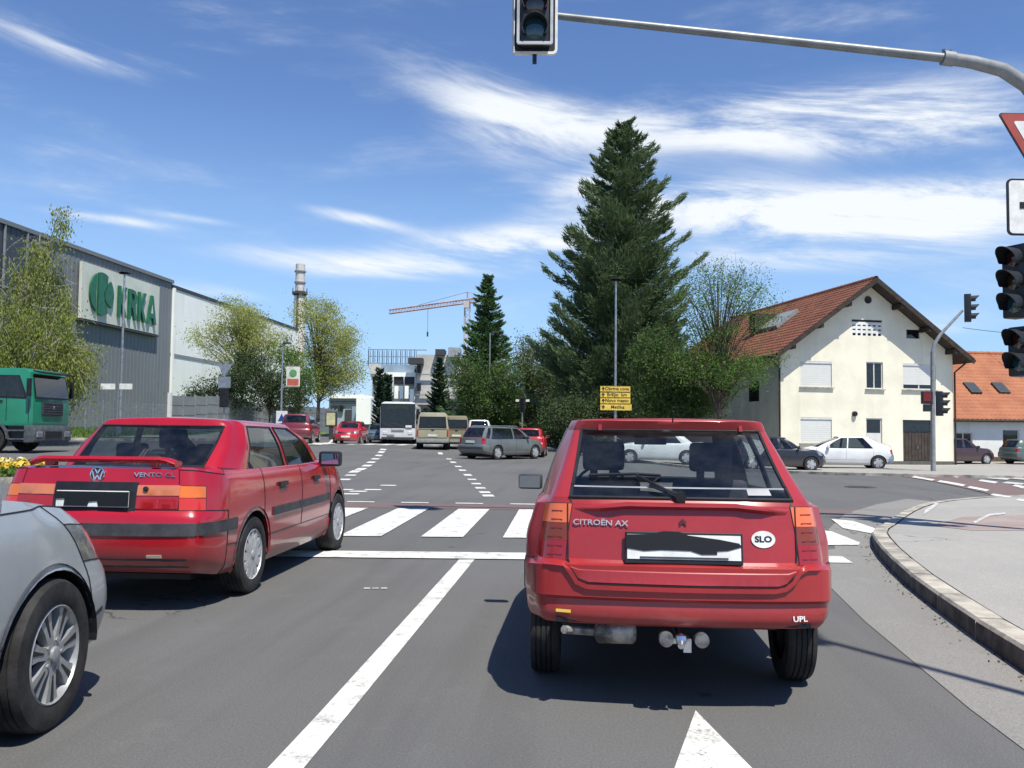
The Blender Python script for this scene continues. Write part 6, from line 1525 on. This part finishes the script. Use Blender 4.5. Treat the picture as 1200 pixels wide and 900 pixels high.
def near_signal():
    """mast on the corner island with a curved arm over the lane"""
    base = Vector((6.15, 11.95, 0.02)); rt = empty('traffic_signal_mast', base); tag(rt, 'tall signal mast beside the right edge whose arm carries a white-framed signal over the road', 'traffic light')
    T = lambda px, py, D: at(px, py, D) - base
    P = [Vector((0, 0, 0)), Vector((0, 0, 2.5)), T(1232, 180, 11.6), T(1222, 125, 11.6), T(1203, 100, 11.6), T(1175, 82, 11.6), T(1140, 73, 11.6), T(1112, 68.5, 11.6)]
    MB().tube(P, [.115, .11, .10, .098, .095, .09, .085, .082], 14).build('mast', M_POLEG, rt, smooth=True, angle=60)
    e = T(628, 16, 11.8)
    Q = [P[-1].lerp(e, k / 8) for k in range(9)]
    MB().tube(Q, [.062 - .002 * k for k in range(9)], 12).build('arm', mat('arm_grey', (.20, .215, .215), .45, metal=.3), rt, smooth=True, angle=60)
    MB().tube([P[-2].lerp(P[-1], .8), Q[0].lerp(Q[1], .12)], .096, 14).build('arm_collar', M_POLEG, rt, smooth=True, angle=60)
    for k in (0, .4): b = P[-1].lerp(e, -.004 + k * .04) + Vector((0, 0, .085)); MB().box(tuple(b), (.03, .03, .06)).build('bolt', M_TRIM, rt)
    MB().tube([(0, 0, 0), (0, 0, .03)], [.22, .22], 12).build('foot_plate', M_GALV, rt)
    # overhead head: backboard with a white border
    c = T(627, 10, 11.6); M = Matrix.Translation(c) @ Matrix.Rotation(rad(4), 4, 'Z')
    zc_ = 0
    bw, bh = .60, 1.25
    def rr(w_, h_, r_, n=5):
        o = []
        for (sx_, sz_, a0) in ((1, 1, 0), (-1, 1, 90), (-1, -1, 180), (1, -1, 270)):
            for k in range(n + 1): a = rad(a0 + 90 * k / n); o.append((sx_ * (w_ / 2 - r_) + r_ * math.cos(a), sz_ * (h_ / 2 - r_) + r_ * math.sin(a)))
        return o
    bb = MB().prism(rr(bw - .05, bh - .05, .05), -.015, .015, 'y').build('backboard', M_SIGB, rt, M=M)
    def framem(w1, h1, r1, t_, y0, y1, nm, m):
        o = rr(w1, h1, r1); i_ = rr(w1 - 2 * t_, h1 - 2 * t_, max(.005, r1 - t_)); n = len(o); mb = MB()
        vs = [(u, y0, v) for u, v in o] + [(u, y0, v) for u, v in i_] + [(u, y1, v) for u, v in o] + [(u, y1, v) for u, v in i_]; fs = []
        for k in range(n):
            q = (k + 1) % n; fs += [(k, q, n + q, n + k), (2 * n + k, 3 * n + k, 3 * n + q, 2 * n + q), (k, 2 * n + k, 2 * n + q, q), (n + k, n + q, 3 * n + q, 3 * n + k)]
        return mb.add(vs, fs).build(nm, m, bb, M=M)
    framem(bw, bh, .07, .035, -.03, .02, 'white_border', M_WPLATE); framem(.47, 1.12, .03, .035, -.19, -.16, 'inner_border', mat('inner_border', (.45, .47, .48), .4))
    hb = signal_head(rt, M @ Matrix.Translation((0, -.07, 0)), 3, .15, .345, .40, .18, visor=.14)
    MB().box((0, 0, -bh / 2 - .055), (.055, .055, .12)).build('lower_stub', M_SIGB, rt, M=M)
    MB().box((0, .12, .12), (.12, .22, .2)).build('clamp', M_GALV, rt, M=M)
    # give-way triangle, white bar sign
    c = T(1213, 158, 11.35); M = Matrix.Translation(c) @ Matrix.Rotation(rad(6), 4, 'Z')
    def tri(s, r_): 
        o = []
        for k in range(3):
            a0 = rad(90 + 60 + 120 * k - 60); cx, cz = s * math.cos(rad(30 + 120 * k)), s * math.sin(rad(30 + 120 * k))
            for q in range(5): a = rad(30 + 120 * k - 60 + 30 * q); o.append((cx + r_ * math.cos(a), cz + r_ * math.sin(a)))
        return o
    t0 = MB().prism(tri(.50, .03), -.01, .01, 'y').build('give_way_sign', M_TRIM, rt, M=M)
    MB().prism(tri(.485, .025), -.016, -.0105, 'y').build('red_border', mat('sign_red', (.36, .075, .055), .4, var=.1), t0, M=M)
    MB().prism(tri(.30, .02), -.021, -.0165, 'y').build('white_field', M_WPLATE, t0, M=M)
    c = T(1213, 243, 11.35); M = Matrix.Translation(c) @ Matrix.Rotation(rad(6), 4, 'Z')
    t1 = MB().prism(rr(.74, .74, .07), -.01, .01, 'y').build('supplementary_sign', M_BLACK, rt, M=M)
    MB().prism(rr(.69, .69, .05), -.016, -.0105, 'y').build('white_field', M_WPLATE, t1, M=M)
    MB().box((.02, -.02, .02), (.46, .006, .085)).build('black_bar', M_BLACK, t1, M=M); MB().box((.24, -.02, -.1), (.085, .0055, .34)).build('black_bar', M_BLACK, t1, M=M)
    # side-mounted heads turned to the left
    for (px_, py_, n_, nm) in ((1196, 330, 3, 1), (1203, 412, 2, 2)):
        c = T(px_, py_, 11.4); M = Matrix.Translation(c) @ Matrix.Rotation(rad(-62), 4, 'Z')
        hb = signal_head(rt, M, n_, .115, .30, .36, .24, visor=.26, cols=['red', 'amber', 'green'] if n_ == 3 else ['red', 'green'])
        MB().tube([c, c + Vector((.35, .02, 0))], .03, 6).build('bracket', M_TRIM, rt)
near_signal()
def far_signal():
    D = 36.; b = onground(1093, D); rt = empty('traffic_signal_mast', b); tag(rt, 'slim grey signal mast with a short cranked arm in front of the garage door', 'traffic light'); T = lambda x, y: at(x, y, D) - b
    MB().tube([(0, 0, 0), T(1093, 470), T(1093, 412)], [.10, .09, .085], 10).build('mast', M_POLEG, rt, smooth=True)
    MB().tube([T(1093, 414), T(1095, 403), T(1102, 392), T(1128, 364)], [.08, .075, .065, .05], 10).build('arm', M_POLEG, rt, smooth=True)
    signal_head(rt, Matrix.Translation(T(1134, 361)) @ Matrix.Rotation(rad(68), 4, 'Z'), 3, .125, .36, .38, .26, visor=.30)
    signal_head(rt, Matrix.Translation(T(1101, 473)) @ Matrix.Rotation(rad(62), 4, 'Z'), 3, .125, .32, .36, .26, visor=.28)
    c = T(1086, 466); MB().box(tuple(c), (.42, .2, .52)).build('pedestrian_signal', M_SIGB, rt, bevel=.03)
    MB().box((c.x - .02, c.y - .11, c.z + .03), (.30, .02, .36)).build('red_lens', mat('lens_dark_red', (.16, .01, .012), .2), rt)
    MB().box((c.x + .0, c.y, c.z - .42), (.26, .2, .3)).build('signal_box', M_SIGB, rt, bevel=.02)
    MB().box((0, 0, .7), (.13, .13, 1.2)).build('mast_door', M_POLEG, rt, bevel=.01)
far_signal()
w_ = MB(); a, b = at(1128, 384, 60), at(1290, 385, 52); w_.tube([a.lerp(b, k / 10) + Vector((0, 0, -.35 * math.sin(PI * k / 10))) for k in range(11)], .018, 5)
tag(w_.build('overhead_cable', M_TRIM), 'thin overhead cable running right from above the low orange roof', 'cable')
# off to the right behind the camera: the lamp post whose thin shadow crosses the lane
rt = empty('street_lamp', (3.6, 2.6, .13)); tag(rt, 'slim lamp post on the near pavement whose shadow crosses the lane', 'street lamp'); MB().tube([(0, 0, 0), (0, 0, 7.2)], [.05, .032], 8).build('pole', M_GALV, rt, smooth=True); MB().box((0, 0, 7.25), (.18, .5, .09)).build('lamp_head', M_TRIM, rt, bevel=.02)

# ================================================================== VEGETATION
def leaf_quads(C_, a, b):
    """diamond leaves: centres (n,3), half axes a, b (n,3)"""
    n = len(C_); V = np.empty((n, 4, 3)); V[:, 0] = C_ - a; V[:, 1] = C_ - b; V[:, 2] = C_ + a; V[:, 3] = C_ + b
    return V.reshape(-1, 3), np.arange(n * 4).reshape(n, 4)
def unit(v): return v / np.maximum(1e-9, np.linalg.norm(v, axis=1, keepdims=True))
def rand_axes(n, s, ratio=.5, flat=0., along=None, k=.6):
    d = rng.normal(size=(n, 3))
    if along is not None: d = unit(d) * k + along
    d[:, 2] *= (1 - flat); d = unit(d); e = rng.normal(size=(n, 3)); e = unit(np.cross(d, e)); sz = s * rng.uniform(.6, 1.3, (n, 1))
    return d * sz, e * sz * ratio
M_BARK = mat('bark', (.10, .08, .06), .95, var=.3, vscale=4, bump=.02, bscale=10)
M_BARKG = mat('grey_bark', (.17, .155, .13), .95, var=.3, vscale=4, bump=.02, bscale=10)
M_BIRCH = mat('birch_bark', (.42, .41, .38), .85, col2=(.12, .11, .10), vscale=6, bump=.01, bscale=14)
L_PINE = leafmat('pine_needles', (.10, .155, .072), (.13, .195, .085), (.15, .20, .078), .28, .3)
L_SPRUCE = leafmat('spruce_needles', (.06, .13, .05), (.11, .20, .06), (.065, .13, .06), .22, .4)
L_DARK = leafmat('dark_leaves', (.035, .065, .022), (.06, .095, .03), None, .2, .5)
L_CYP = leafmat('cypress_needles', (.025, .055, .03), (.035, .075, .035), None, .08, .5)
L_WILLOW = leafmat('willow_leaves', (.25, .32, .06), (.34, .38, .10), (.26, .27, .11), .45, .35)
L_SPRING = leafmat('spring_leaves', (.38, .43, .11), (.48, .52, .17), (.42, .42, .16), .5, .35)
L_FRESH = leafmat('fresh_green_leaves', (.085, .19, .03), (.15, .26, .05), (.10, .16, .04), .35, .4)
L_MID = leafmat('mid_green_leaves', (.06, .125, .03), (.10, .17, .04), (.075, .11, .035), .3, .4)
L_HEDGE = leafmat('mixed_green_leaves', (.075, .13, .035), (.16, .18, .055), (.12, .10, .05), .3, .3)

def conifer(name, label, px, D, ytop, halfpx, leafm, levels=32, per=7, nl=150, ls=.22, low=.06, shape=.85, droop=.22, tip=.25, cat='tree', dens=1., ratio=.2, fluff=1., jag=.25, y0=None, gap=.0):
    p = onground(px, D); root = empty(name, p); tag(root, label, cat); h = at(px, ytop, D).z - p.z; R0 = halfpx * D / F
    MB().tube([(0, 0, 0), (.1, .05, h * .5), (0, 0, h)], [h * .018, h * .011, .02], 8).build('trunk', M_BARK, root, smooth=True)
    Cs = []; As = []; Bs = []; lim = MB()
    for i in range(levels):
        t = low + (1 - low) * (i / levels) ** .92; z0 = h * t; rr = R0 * (1 - t) ** shape + .12
        n = max(3, int(per * (1 - t * .45)))
        off = rng.uniform(0, 6.28)
        for k in range(n):
            az_ = off + 2 * PI * k / n + rng.normal(0, .22); Lb = rr * (rng.uniform(1 - jag, 1.0) + (rng.random() < .10) * jag * .9) * (1.0 if t > .12 else .85)
            m_ = int(nl * dens * max(.22, Lb / R0)); u = rng.random(m_) ** .62
            zc_ = z0 + rng.normal(0, h * .008)
            x = np.cos(az_) * Lb * u; y = np.sin(az_) * Lb * u; z = zc_ - droop * Lb * u + (droop + tip) * Lb * u ** 2.2
            sp = (.10 + .16 * (1 - u)) * min(1.6, max(.45, Lb * .42))
            sp = sp * fluff; side = rng.normal(0, 1, m_) * sp * 1.15
            C_ = np.stack([x - np.sin(az_) * side, y + np.cos(az_) * side, z + rng.normal(0, .5, m_) * sp * .75], 1)
            al = np.tile([np.cos(az_), np.sin(az_), tip * .9], (m_, 1)); al[:, 2] += (u > .8) * .6
            a, b = rand_axes(m_, ls, ratio, 0, al, .75); Cs.append(C_); As.append(a); Bs.append(b)
            if Lb > .8 and k % 2 == 0:
                lim.tube([(0, 0, zc_), (np.cos(az_) * Lb * .5, np.sin(az_) * Lb * .5, zc_ - droop * Lb * .5 + (droop + tip) * Lb * .22), (np.cos(az_) * Lb * .95, np.sin(az_) * Lb * .95, zc_ + tip * Lb * .85)], [.05, .03, .012], 4, cap=False)
    V, Fq = leaf_quads(np.concatenate(Cs), np.concatenate(As), np.concatenate(Bs))
    tag(np_mesh('crown', V, Fq, leafm, root), kind='stuff'); tag(lim.build('limbs', M_BARK, root), kind='stuff')
    return root
def broadleaf(name, label, px, D, blobs, leafm, barkm=None, ls=.10, ncl=60, nl=60, cr=.55, trunk_h=.35, tr=.14, cat='tree', weep=0., xs=0, twig=.012, seedv=None, up=.0, trunk=True, group=None):
    """blobs: (px, py, half-width px, half-height px, depth m, weight) as seen; the crown is built at real depth around the stem"""
    p = onground(px, D); root = empty(name, p); tag(root, label, cat, group); Cs = []; As = []; Bs = []; lim = MB(); tw = MB()
    tops = []
    yaw = rad(5.05); ax = np.array([math.cos(yaw), math.sin(yaw), 0]); ay = np.array([-math.sin(yaw), math.cos(yaw), 0])
    H_ = max(at(b[0], b[1] - b[3], D).z for b in blobs) - p.z
    if trunk: MB().tube([(0, 0, 0), (.05, .02, H_ * .3), (-.04, .03, H_ * .62), (0, 0, H_ * .85)], [tr, tr * .8, tr * .5, tr * .15], 8).build('trunk', barkm or M_BARKG, root, smooth=True)
    for (bx_, by_, bw_, bh_, bd_, wt) in blobs:
        c = at(bx_, by_, D) - p; c = np.array(c); rw_, rh_ = bw_ * D / F, bh_ * D / F
        k = int(ncl * wt); 
        d = unit(rng.normal(size=(k, 3))) * (rng.random((k, 1)) ** .45)
        cl = c + d[:, :1] * rw_ * ax + d[:, 1:2] * bd_ * ay + d[:, 2:3] * rh_ * np.array([0, 0, 1])
        for q, cc in enumerate(cl):
            m_ = int(nl * rng.uniform(.5, 1.4)); o = rng.normal(0, 1, (m_, 3)) * cr * rng.uniform(.5, 1.2)
            if weep: o[:, 2] = -np.abs(rng.normal(0, 1, m_)) * weep * cr * 2 + rng.normal(0, .1, m_); o[:, :2] *= .38
            o[:, 2] *= (1 if weep else .75)
            C_ = cc + o; al = None
            if weep: al = np.tile([0, 0, -1.6], (m_, 1))
            a, b = rand_axes(m_, ls, .42, 0, al, .8); Cs.append(C_); As.append(a); Bs.append(b)
            if q % 2 == 0:
                zb = rng.uniform(.22, .6) * H_; s = np.array([0, 0, min(zb, max(.5, cc[2] * .7))]); mid = s * .45 + cc * .55 + np.array([0, 0, .12 * abs(cc[2] - s[2]) + .1])
                lim.tube([s, mid, cc], [tr * .28, tr * .16, twig], 4, cap=False)
            for _ in range(2):
                e = cc + rng.normal(0, cr * .9, 3) + np.array([0, 0, up - weep * cr]); tw.tube([cc, (cc + e) / 2 + rng.normal(0, .05, 3), e], [twig, twig * .7, twig * .4], 3, cap=False)
    V, Fq = leaf_quads(np.concatenate(Cs), np.concatenate(As), np.concatenate(Bs))
    tag(np_mesh('crown', V, Fq, leafm, root), kind='stuff'); tag(lim.build('limbs', barkm or M_BARKG, root), kind='stuff'); tag(tw.build('twigs', barkm or M_BARKG, root), kind='stuff')
    return root

conifer('pine_tree', 'huge dark pine towering over the junction behind the yellow direction board', 728, 59, 141, 112, L_PINE, levels=46, per=11, nl=560, ls=.27, low=.03, shape=.53, droop=.10, tip=.36, jag=.40, ratio=.13, fluff=1.7)
conifer('spruce_tree', 'tall mid-green spruce left of the big pine, behind a street lamp', 569, 72, 319, 50, L_SPRUCE, levels=38, per=9, nl=330, ls=.20, low=.05, shape=.72, droop=.12, tip=.2, jag=.4, fluff=1.8)
conifer('spruce_tree', 'small dark spruce above the beige minibus, in front of the concrete tower', 514, 84, 417, 20, L_CYP, levels=26, per=8, nl=220, ls=.2, low=.05, shape=.7, jag=.25)
conifer('cypress_tree', 'slim dark cypress just left of the white bus', 444, 80, 430, 8, L_CYP, levels=20, per=6, nl=90, ls=.2, low=.02, shape=.35, droop=-.5, tip=.6, jag=.2)
conifer('cypress_tree', 'second slim dark cypress, touching the left side of the white bus', 453, 82, 437, 7, L_CYP, levels=20, per=6, nl=90, ls=.2, low=.02, shape=.35, droop=-.5, tip=.6, jag=.2)

broadleaf('birch_tree', 'wispy birch with drooping yellow-green branches rising above the green lorry', 38, 39, [(22, 345, 50, 50, 2.4, .50), (55, 370, 45, 40, 2.4, .6), (15, 410, 52, 34, 2.4, 1.5), (70, 412, 40, 30, 2., 1.4), (40, 425, 60, 20, 2., .8), (48, 310, 30, 36, 1.6, .22), (72, 252, 10, 24, .6, .07), (45, 275, 16, 26, .8, .10)],
          L_WILLOW, M_BIRCH, ls=.07, ncl=75, nl=150, cr=.62, tr=.16, weep=.75, twig=.010)
broadleaf('young_tree', 'young tree with thin olive spring leaves in front of the white warehouse, the left one', 282, 72, [(283, 372, 32, 26, 2.5, 1.2), (252, 398, 26, 24, 2.2, .55), (305, 405, 30, 32, 2.2, 1.0), (285, 420, 30, 26, 2.5, .6)], L_SPRING, ls=.085, ncl=62, nl=90, cr=.5, tr=.16)
broadleaf('young_tree', 'young tree with fuller yellow-green crown beside the chimney', 372, 74, [(372, 372, 30, 24, 2.5, 1.2), (395, 400, 26, 30, 2.5, 1.3), (362, 420, 24, 30, 2.2, .7), (402, 435, 24, 24, 2.2, 1.0), (380, 450, 26, 20, 2.2, .7)], L_SPRING, ls=.085, ncl=62, nl=90, cr=.5, tr=.17)
broadleaf('young_tree', 'short bushy yellow-green tree in front of the chimney foot', 350, 70, [(350, 445, 22, 24, 2., 1.0), (335, 420, 18, 22, 1.6, .6)], L_FRESH, ls=.11, ncl=50, nl=45, cr=.5, tr=.10)
broadleaf('dark_shrub', 'dark leafy shrub behind the road-sign backs', 262, 62, [(250, 462, 34, 20, 1.8, 1.2), (232, 470, 18, 12, 1.2, .5), (275, 445, 18, 20, 1.4, .6)], L_DARK, M_BARK, ls=.09, ncl=55, nl=70, cr=.42, tr=.07, cat='shrub')
broadleaf('dark_shrub', 'wider dark leafy shrub around the banner lamp', 315, 64, [(308, 455, 34, 28, 2., 1.4), (340, 468, 22, 18, 1.6, .8), (292, 430, 18, 24, 1.4, .6)], L_DARK, M_BARK, ls=.09, ncl=55, nl=70, cr=.42, tr=.07, cat='shrub')
broadleaf('leafy_tree', 'fresh green broad tree at the foot of the mid-green spruce', 556, 66, [(548, 448, 17, 36, 2., 1.0), (570, 470, 26, 26, 2., 1.0), (594, 455, 18, 42, 2., .9)], L_MID, ls=.095, ncl=70, nl=90, cr=.5, tr=.12)
broadleaf('leafy_tree', 'mixed brown-green tree between the mid-green spruce and the pine', 618, 70, [(615, 440, 22, 50, 2.4, 1.3), (635, 465, 20, 36, 2., 1.0), (600, 480, 20, 18, 2., .6)], L_HEDGE, M_BARK, ls=.095, ncl=70, nl=85, cr=.55, tr=.16)
broadleaf('leafy_tree', 'sparse tree with a fine open crown in front of the gabled house roof', 842, 43, [(850, 335, 44, 34, 2.2, .6), (878, 362, 34, 30, 1.8, .5), (820, 352, 30, 34, 1.8, .55), (812, 420, 36, 30, 2., 1.0), (850, 440, 46, 22, 2., 1.0), (885, 428, 34, 16, 1.6, .55), (830, 395, 30, 26, 2., .5)], L_FRESH, M_BARK, ls=.055, ncl=66, nl=72, cr=.42, tr=.13, up=.15, twig=.011)
broadleaf('leafy_bush', 'dense green bush mass at the foot of the pine, left of the gabled house', 806, 46, [(790, 452, 40, 34, 2.2, 1.6), (822, 462, 36, 28, 2., 1.3), (780, 485, 50, 20, 2., 1.1), (765, 420, 26, 40, 2., 1.0)], L_MID, M_BARK, ls=.085, ncl=70, nl=60, cr=.42, tr=.08, cat='bush')
broadleaf('leafy_bush', 'dark bush under the right skirt of the pine', 755, 52, [(745, 480, 60, 24, 2.6, 1.6), (700, 485, 40, 22, 2.2, 1.0), (660, 488, 34, 20, 2.2, .9)], L_DARK, M_BARK, ls=.10, ncl=60, nl=70, cr=.5, tr=.06, cat='bush')
broadleaf('leafy_tree', 'olive-green tree filling the gap just left of the big pine', 650, 76, [(648, 430, 22, 46, 2.4, 1.3), (660, 470, 20, 30, 2., 1.0)], L_HEDGE, M_BARK, ls=.10, ncl=70, nl=85, cr=.6, tr=.16)
# far-off greenery that reads as one mass along the horizon
def treeline(pts, hgt, m, name='distant_trees', n=9000, wd=8):
    P = [Vector(p) for p in pts]; Cs = []
    for a, b in zip(P, P[1:]):
        k = int(n / (len(P) - 1)); u = rng.random(k); c = np.outer(1 - u, a) + np.outer(u, b); hh = hgt * (.55 + .45 * np.sin(c[:, 0] * .21 + 1.3) * np.sin(c[:, 0] * .073) + .15 * np.sin(c[:, 0] * 1.1))
        z = rng.random(k) ** .8 * hh; c = np.stack([c[:, 0] + rng.normal(0, 1, k), c[:, 1] + rng.normal(0, wd * .4, k), z + .3], 1); Cs.append(c)
    C_ = np.concatenate(Cs); a, b = rand_axes(len(C_), .75, .6); V, Fq = leaf_quads(C_, a, b); return tag(np_mesh(name, V, Fq, m), kind='stuff')
treeline([(-12, 108), (30, 92), (110, 88)], 6.5, L_HEDGE, n=14000)
treeline([(-300, 190), (-120, 205), (-60, 230), (60, 260), (240, 240)], 9, L_DARK, n=16000)
# hedge strip along the right side of the straight road, behind the cars
C_ = []; 
for k in range(5200):
    u = rng.random(); C_.append((-8.5 + 14 * u + rng.normal(0, .3), 64 - 6 * u + rng.normal(0, .5), .1 + rng.random() * 1.3))
a, b = rand_axes(len(C_), .13, .6); V, Fq = leaf_quads(np.array(C_), a, b); tag(np_mesh('clipped_hedge', V, Fq, L_HEDGE), 'low clipped hedge behind the grey estate and the red cars', 'hedge')
# flower bed, far left of the lane
def flower_bed():
    c = G(6, 563); P = [(c.x - 4.5 + 5.6 * math.cos(a * PI / 12), c.y + .2 + 2.6 * math.sin(a * PI / 12)) for a in range(24)]
    bed = sheet('flower_bed', P, .10, mat('bed_soil', (.06, .05, .03), .95), .8)
    kb = MB()
    for i in range(24):
        a, b = Vector(P[i]), Vector(P[(i + 1) % 24]); n = (b - a).normalized(); n = Vector((n.y, -n.x)) * .14; g = (b - a) * .01
        vs = [(*(a + g), -.02), (*(b - g), -.02), (*(b - g + n), -.02), (*(a + g + n), -.02), (*(a + g), .13), (*(b - g), .13), (*(b - g + n), .13), (*(a + g + n), .13)]
        m_ = MB(); m_.add(vs, [(0, 3, 2, 1), (4, 5, 6, 7), (0, 1, 5, 4), (1, 2, 6, 5), (2, 3, 7, 6), (3, 0, 4, 7)]); m_.build('kerb_stone', M_KERB, bed)
    def scatter(n, s, z0, z1, m, nm, rows=False):
        q = []
        while len(q) < n:
            x = rng.uniform(-5.4, 5.4); y = rng.uniform(-2.4, 2.4)
            if (x / 5.4) ** 2 + (y / 2.45) ** 2 > 1: continue
            if rows and math.sin(y * 7 + x * .4) < -.1: continue
            q.append((c.x - 4.5 + x, c.y + .2 + y, rng.uniform(z0, z1)))
        a, b = rand_axes(n, s, .8, .3); V, Fq = leaf_quads(np.array(q), a, b); return tag(np_mesh(nm, V, Fq, m), kind='stuff')
    scatter(5200, .06, .12, .34, L_FRESH, 'bedding_leaves'); scatter(3600, .055, .32, .44, mat('yellow_petals', (.62, .42, .03), .6, var=.15), 'yellow_flowers', True); scatter(500, .05, .34, .46, mat('pale_petals', (.66, .62, .42), .6), 'pale_flowers', True)
flower_bed()
# grass blades on the verge where it shows
q = []
while len(q) < 9000:
    p = at(rng.uniform(60, 230), 505, rng.uniform(44, 62)); 
    if p.x < -24.5: q.append((p.x, p.y, gz(p.x, p.y) + rng.uniform(0, .12)))
a, b = rand_axes(len(q), .11, .25, 0, np.tile([0, 0, 1.5], (len(q), 1)), .6); V, Fq = leaf_quads(np.array(q), a, b); tag(np_mesh('grass', V, Fq, leafmat('grass_blades', (.09, .17, .03), (.12, .2, .04), None, .2)), kind='stuff')

# grit and dead leaves gathered along the kerb
q = []
for k in range(170):
    i = rng.integers(2, 12); a_, b_ = Vector(KB[i]), Vector(KB[i + 1]); pp = a_.lerp(b_, rng.random()); q.append((pp.x - abs(rng.normal(0, .06)) - .012, pp.y, .010))
a, b = rand_axes(len(q), .011, .6, .85); V, Fq = leaf_quads(np.array(q), a, b); tag(np_mesh('kerb_litter', V, Fq, mat('dead_leaves', (.13, .09, .05), .9, var=.4, vscale=8)), kind='stuff')
# manhole cover in the middle of the junction
mh = empty('manhole_cover', tuple(G(1008, 571)[:2]) + (gz(*G(1008, 571)[:2]),)); tag(mh, 'dark round iron manhole cover in the road right of the red hatchback', 'manhole cover')
MB().lathe([(.36, 0), (.36, .012), (.30, .012), (.30, .006), (0, .008)], 28, 'z').build('frame', M_KERBD, mh); MB().lathe([(.29, .0), (.29, .014), (0, .014)], 28, 'z').build('cover', mat('cast_iron', (.05, .048, .045), .6, metal=.5, var=.3, vscale=20), mh)
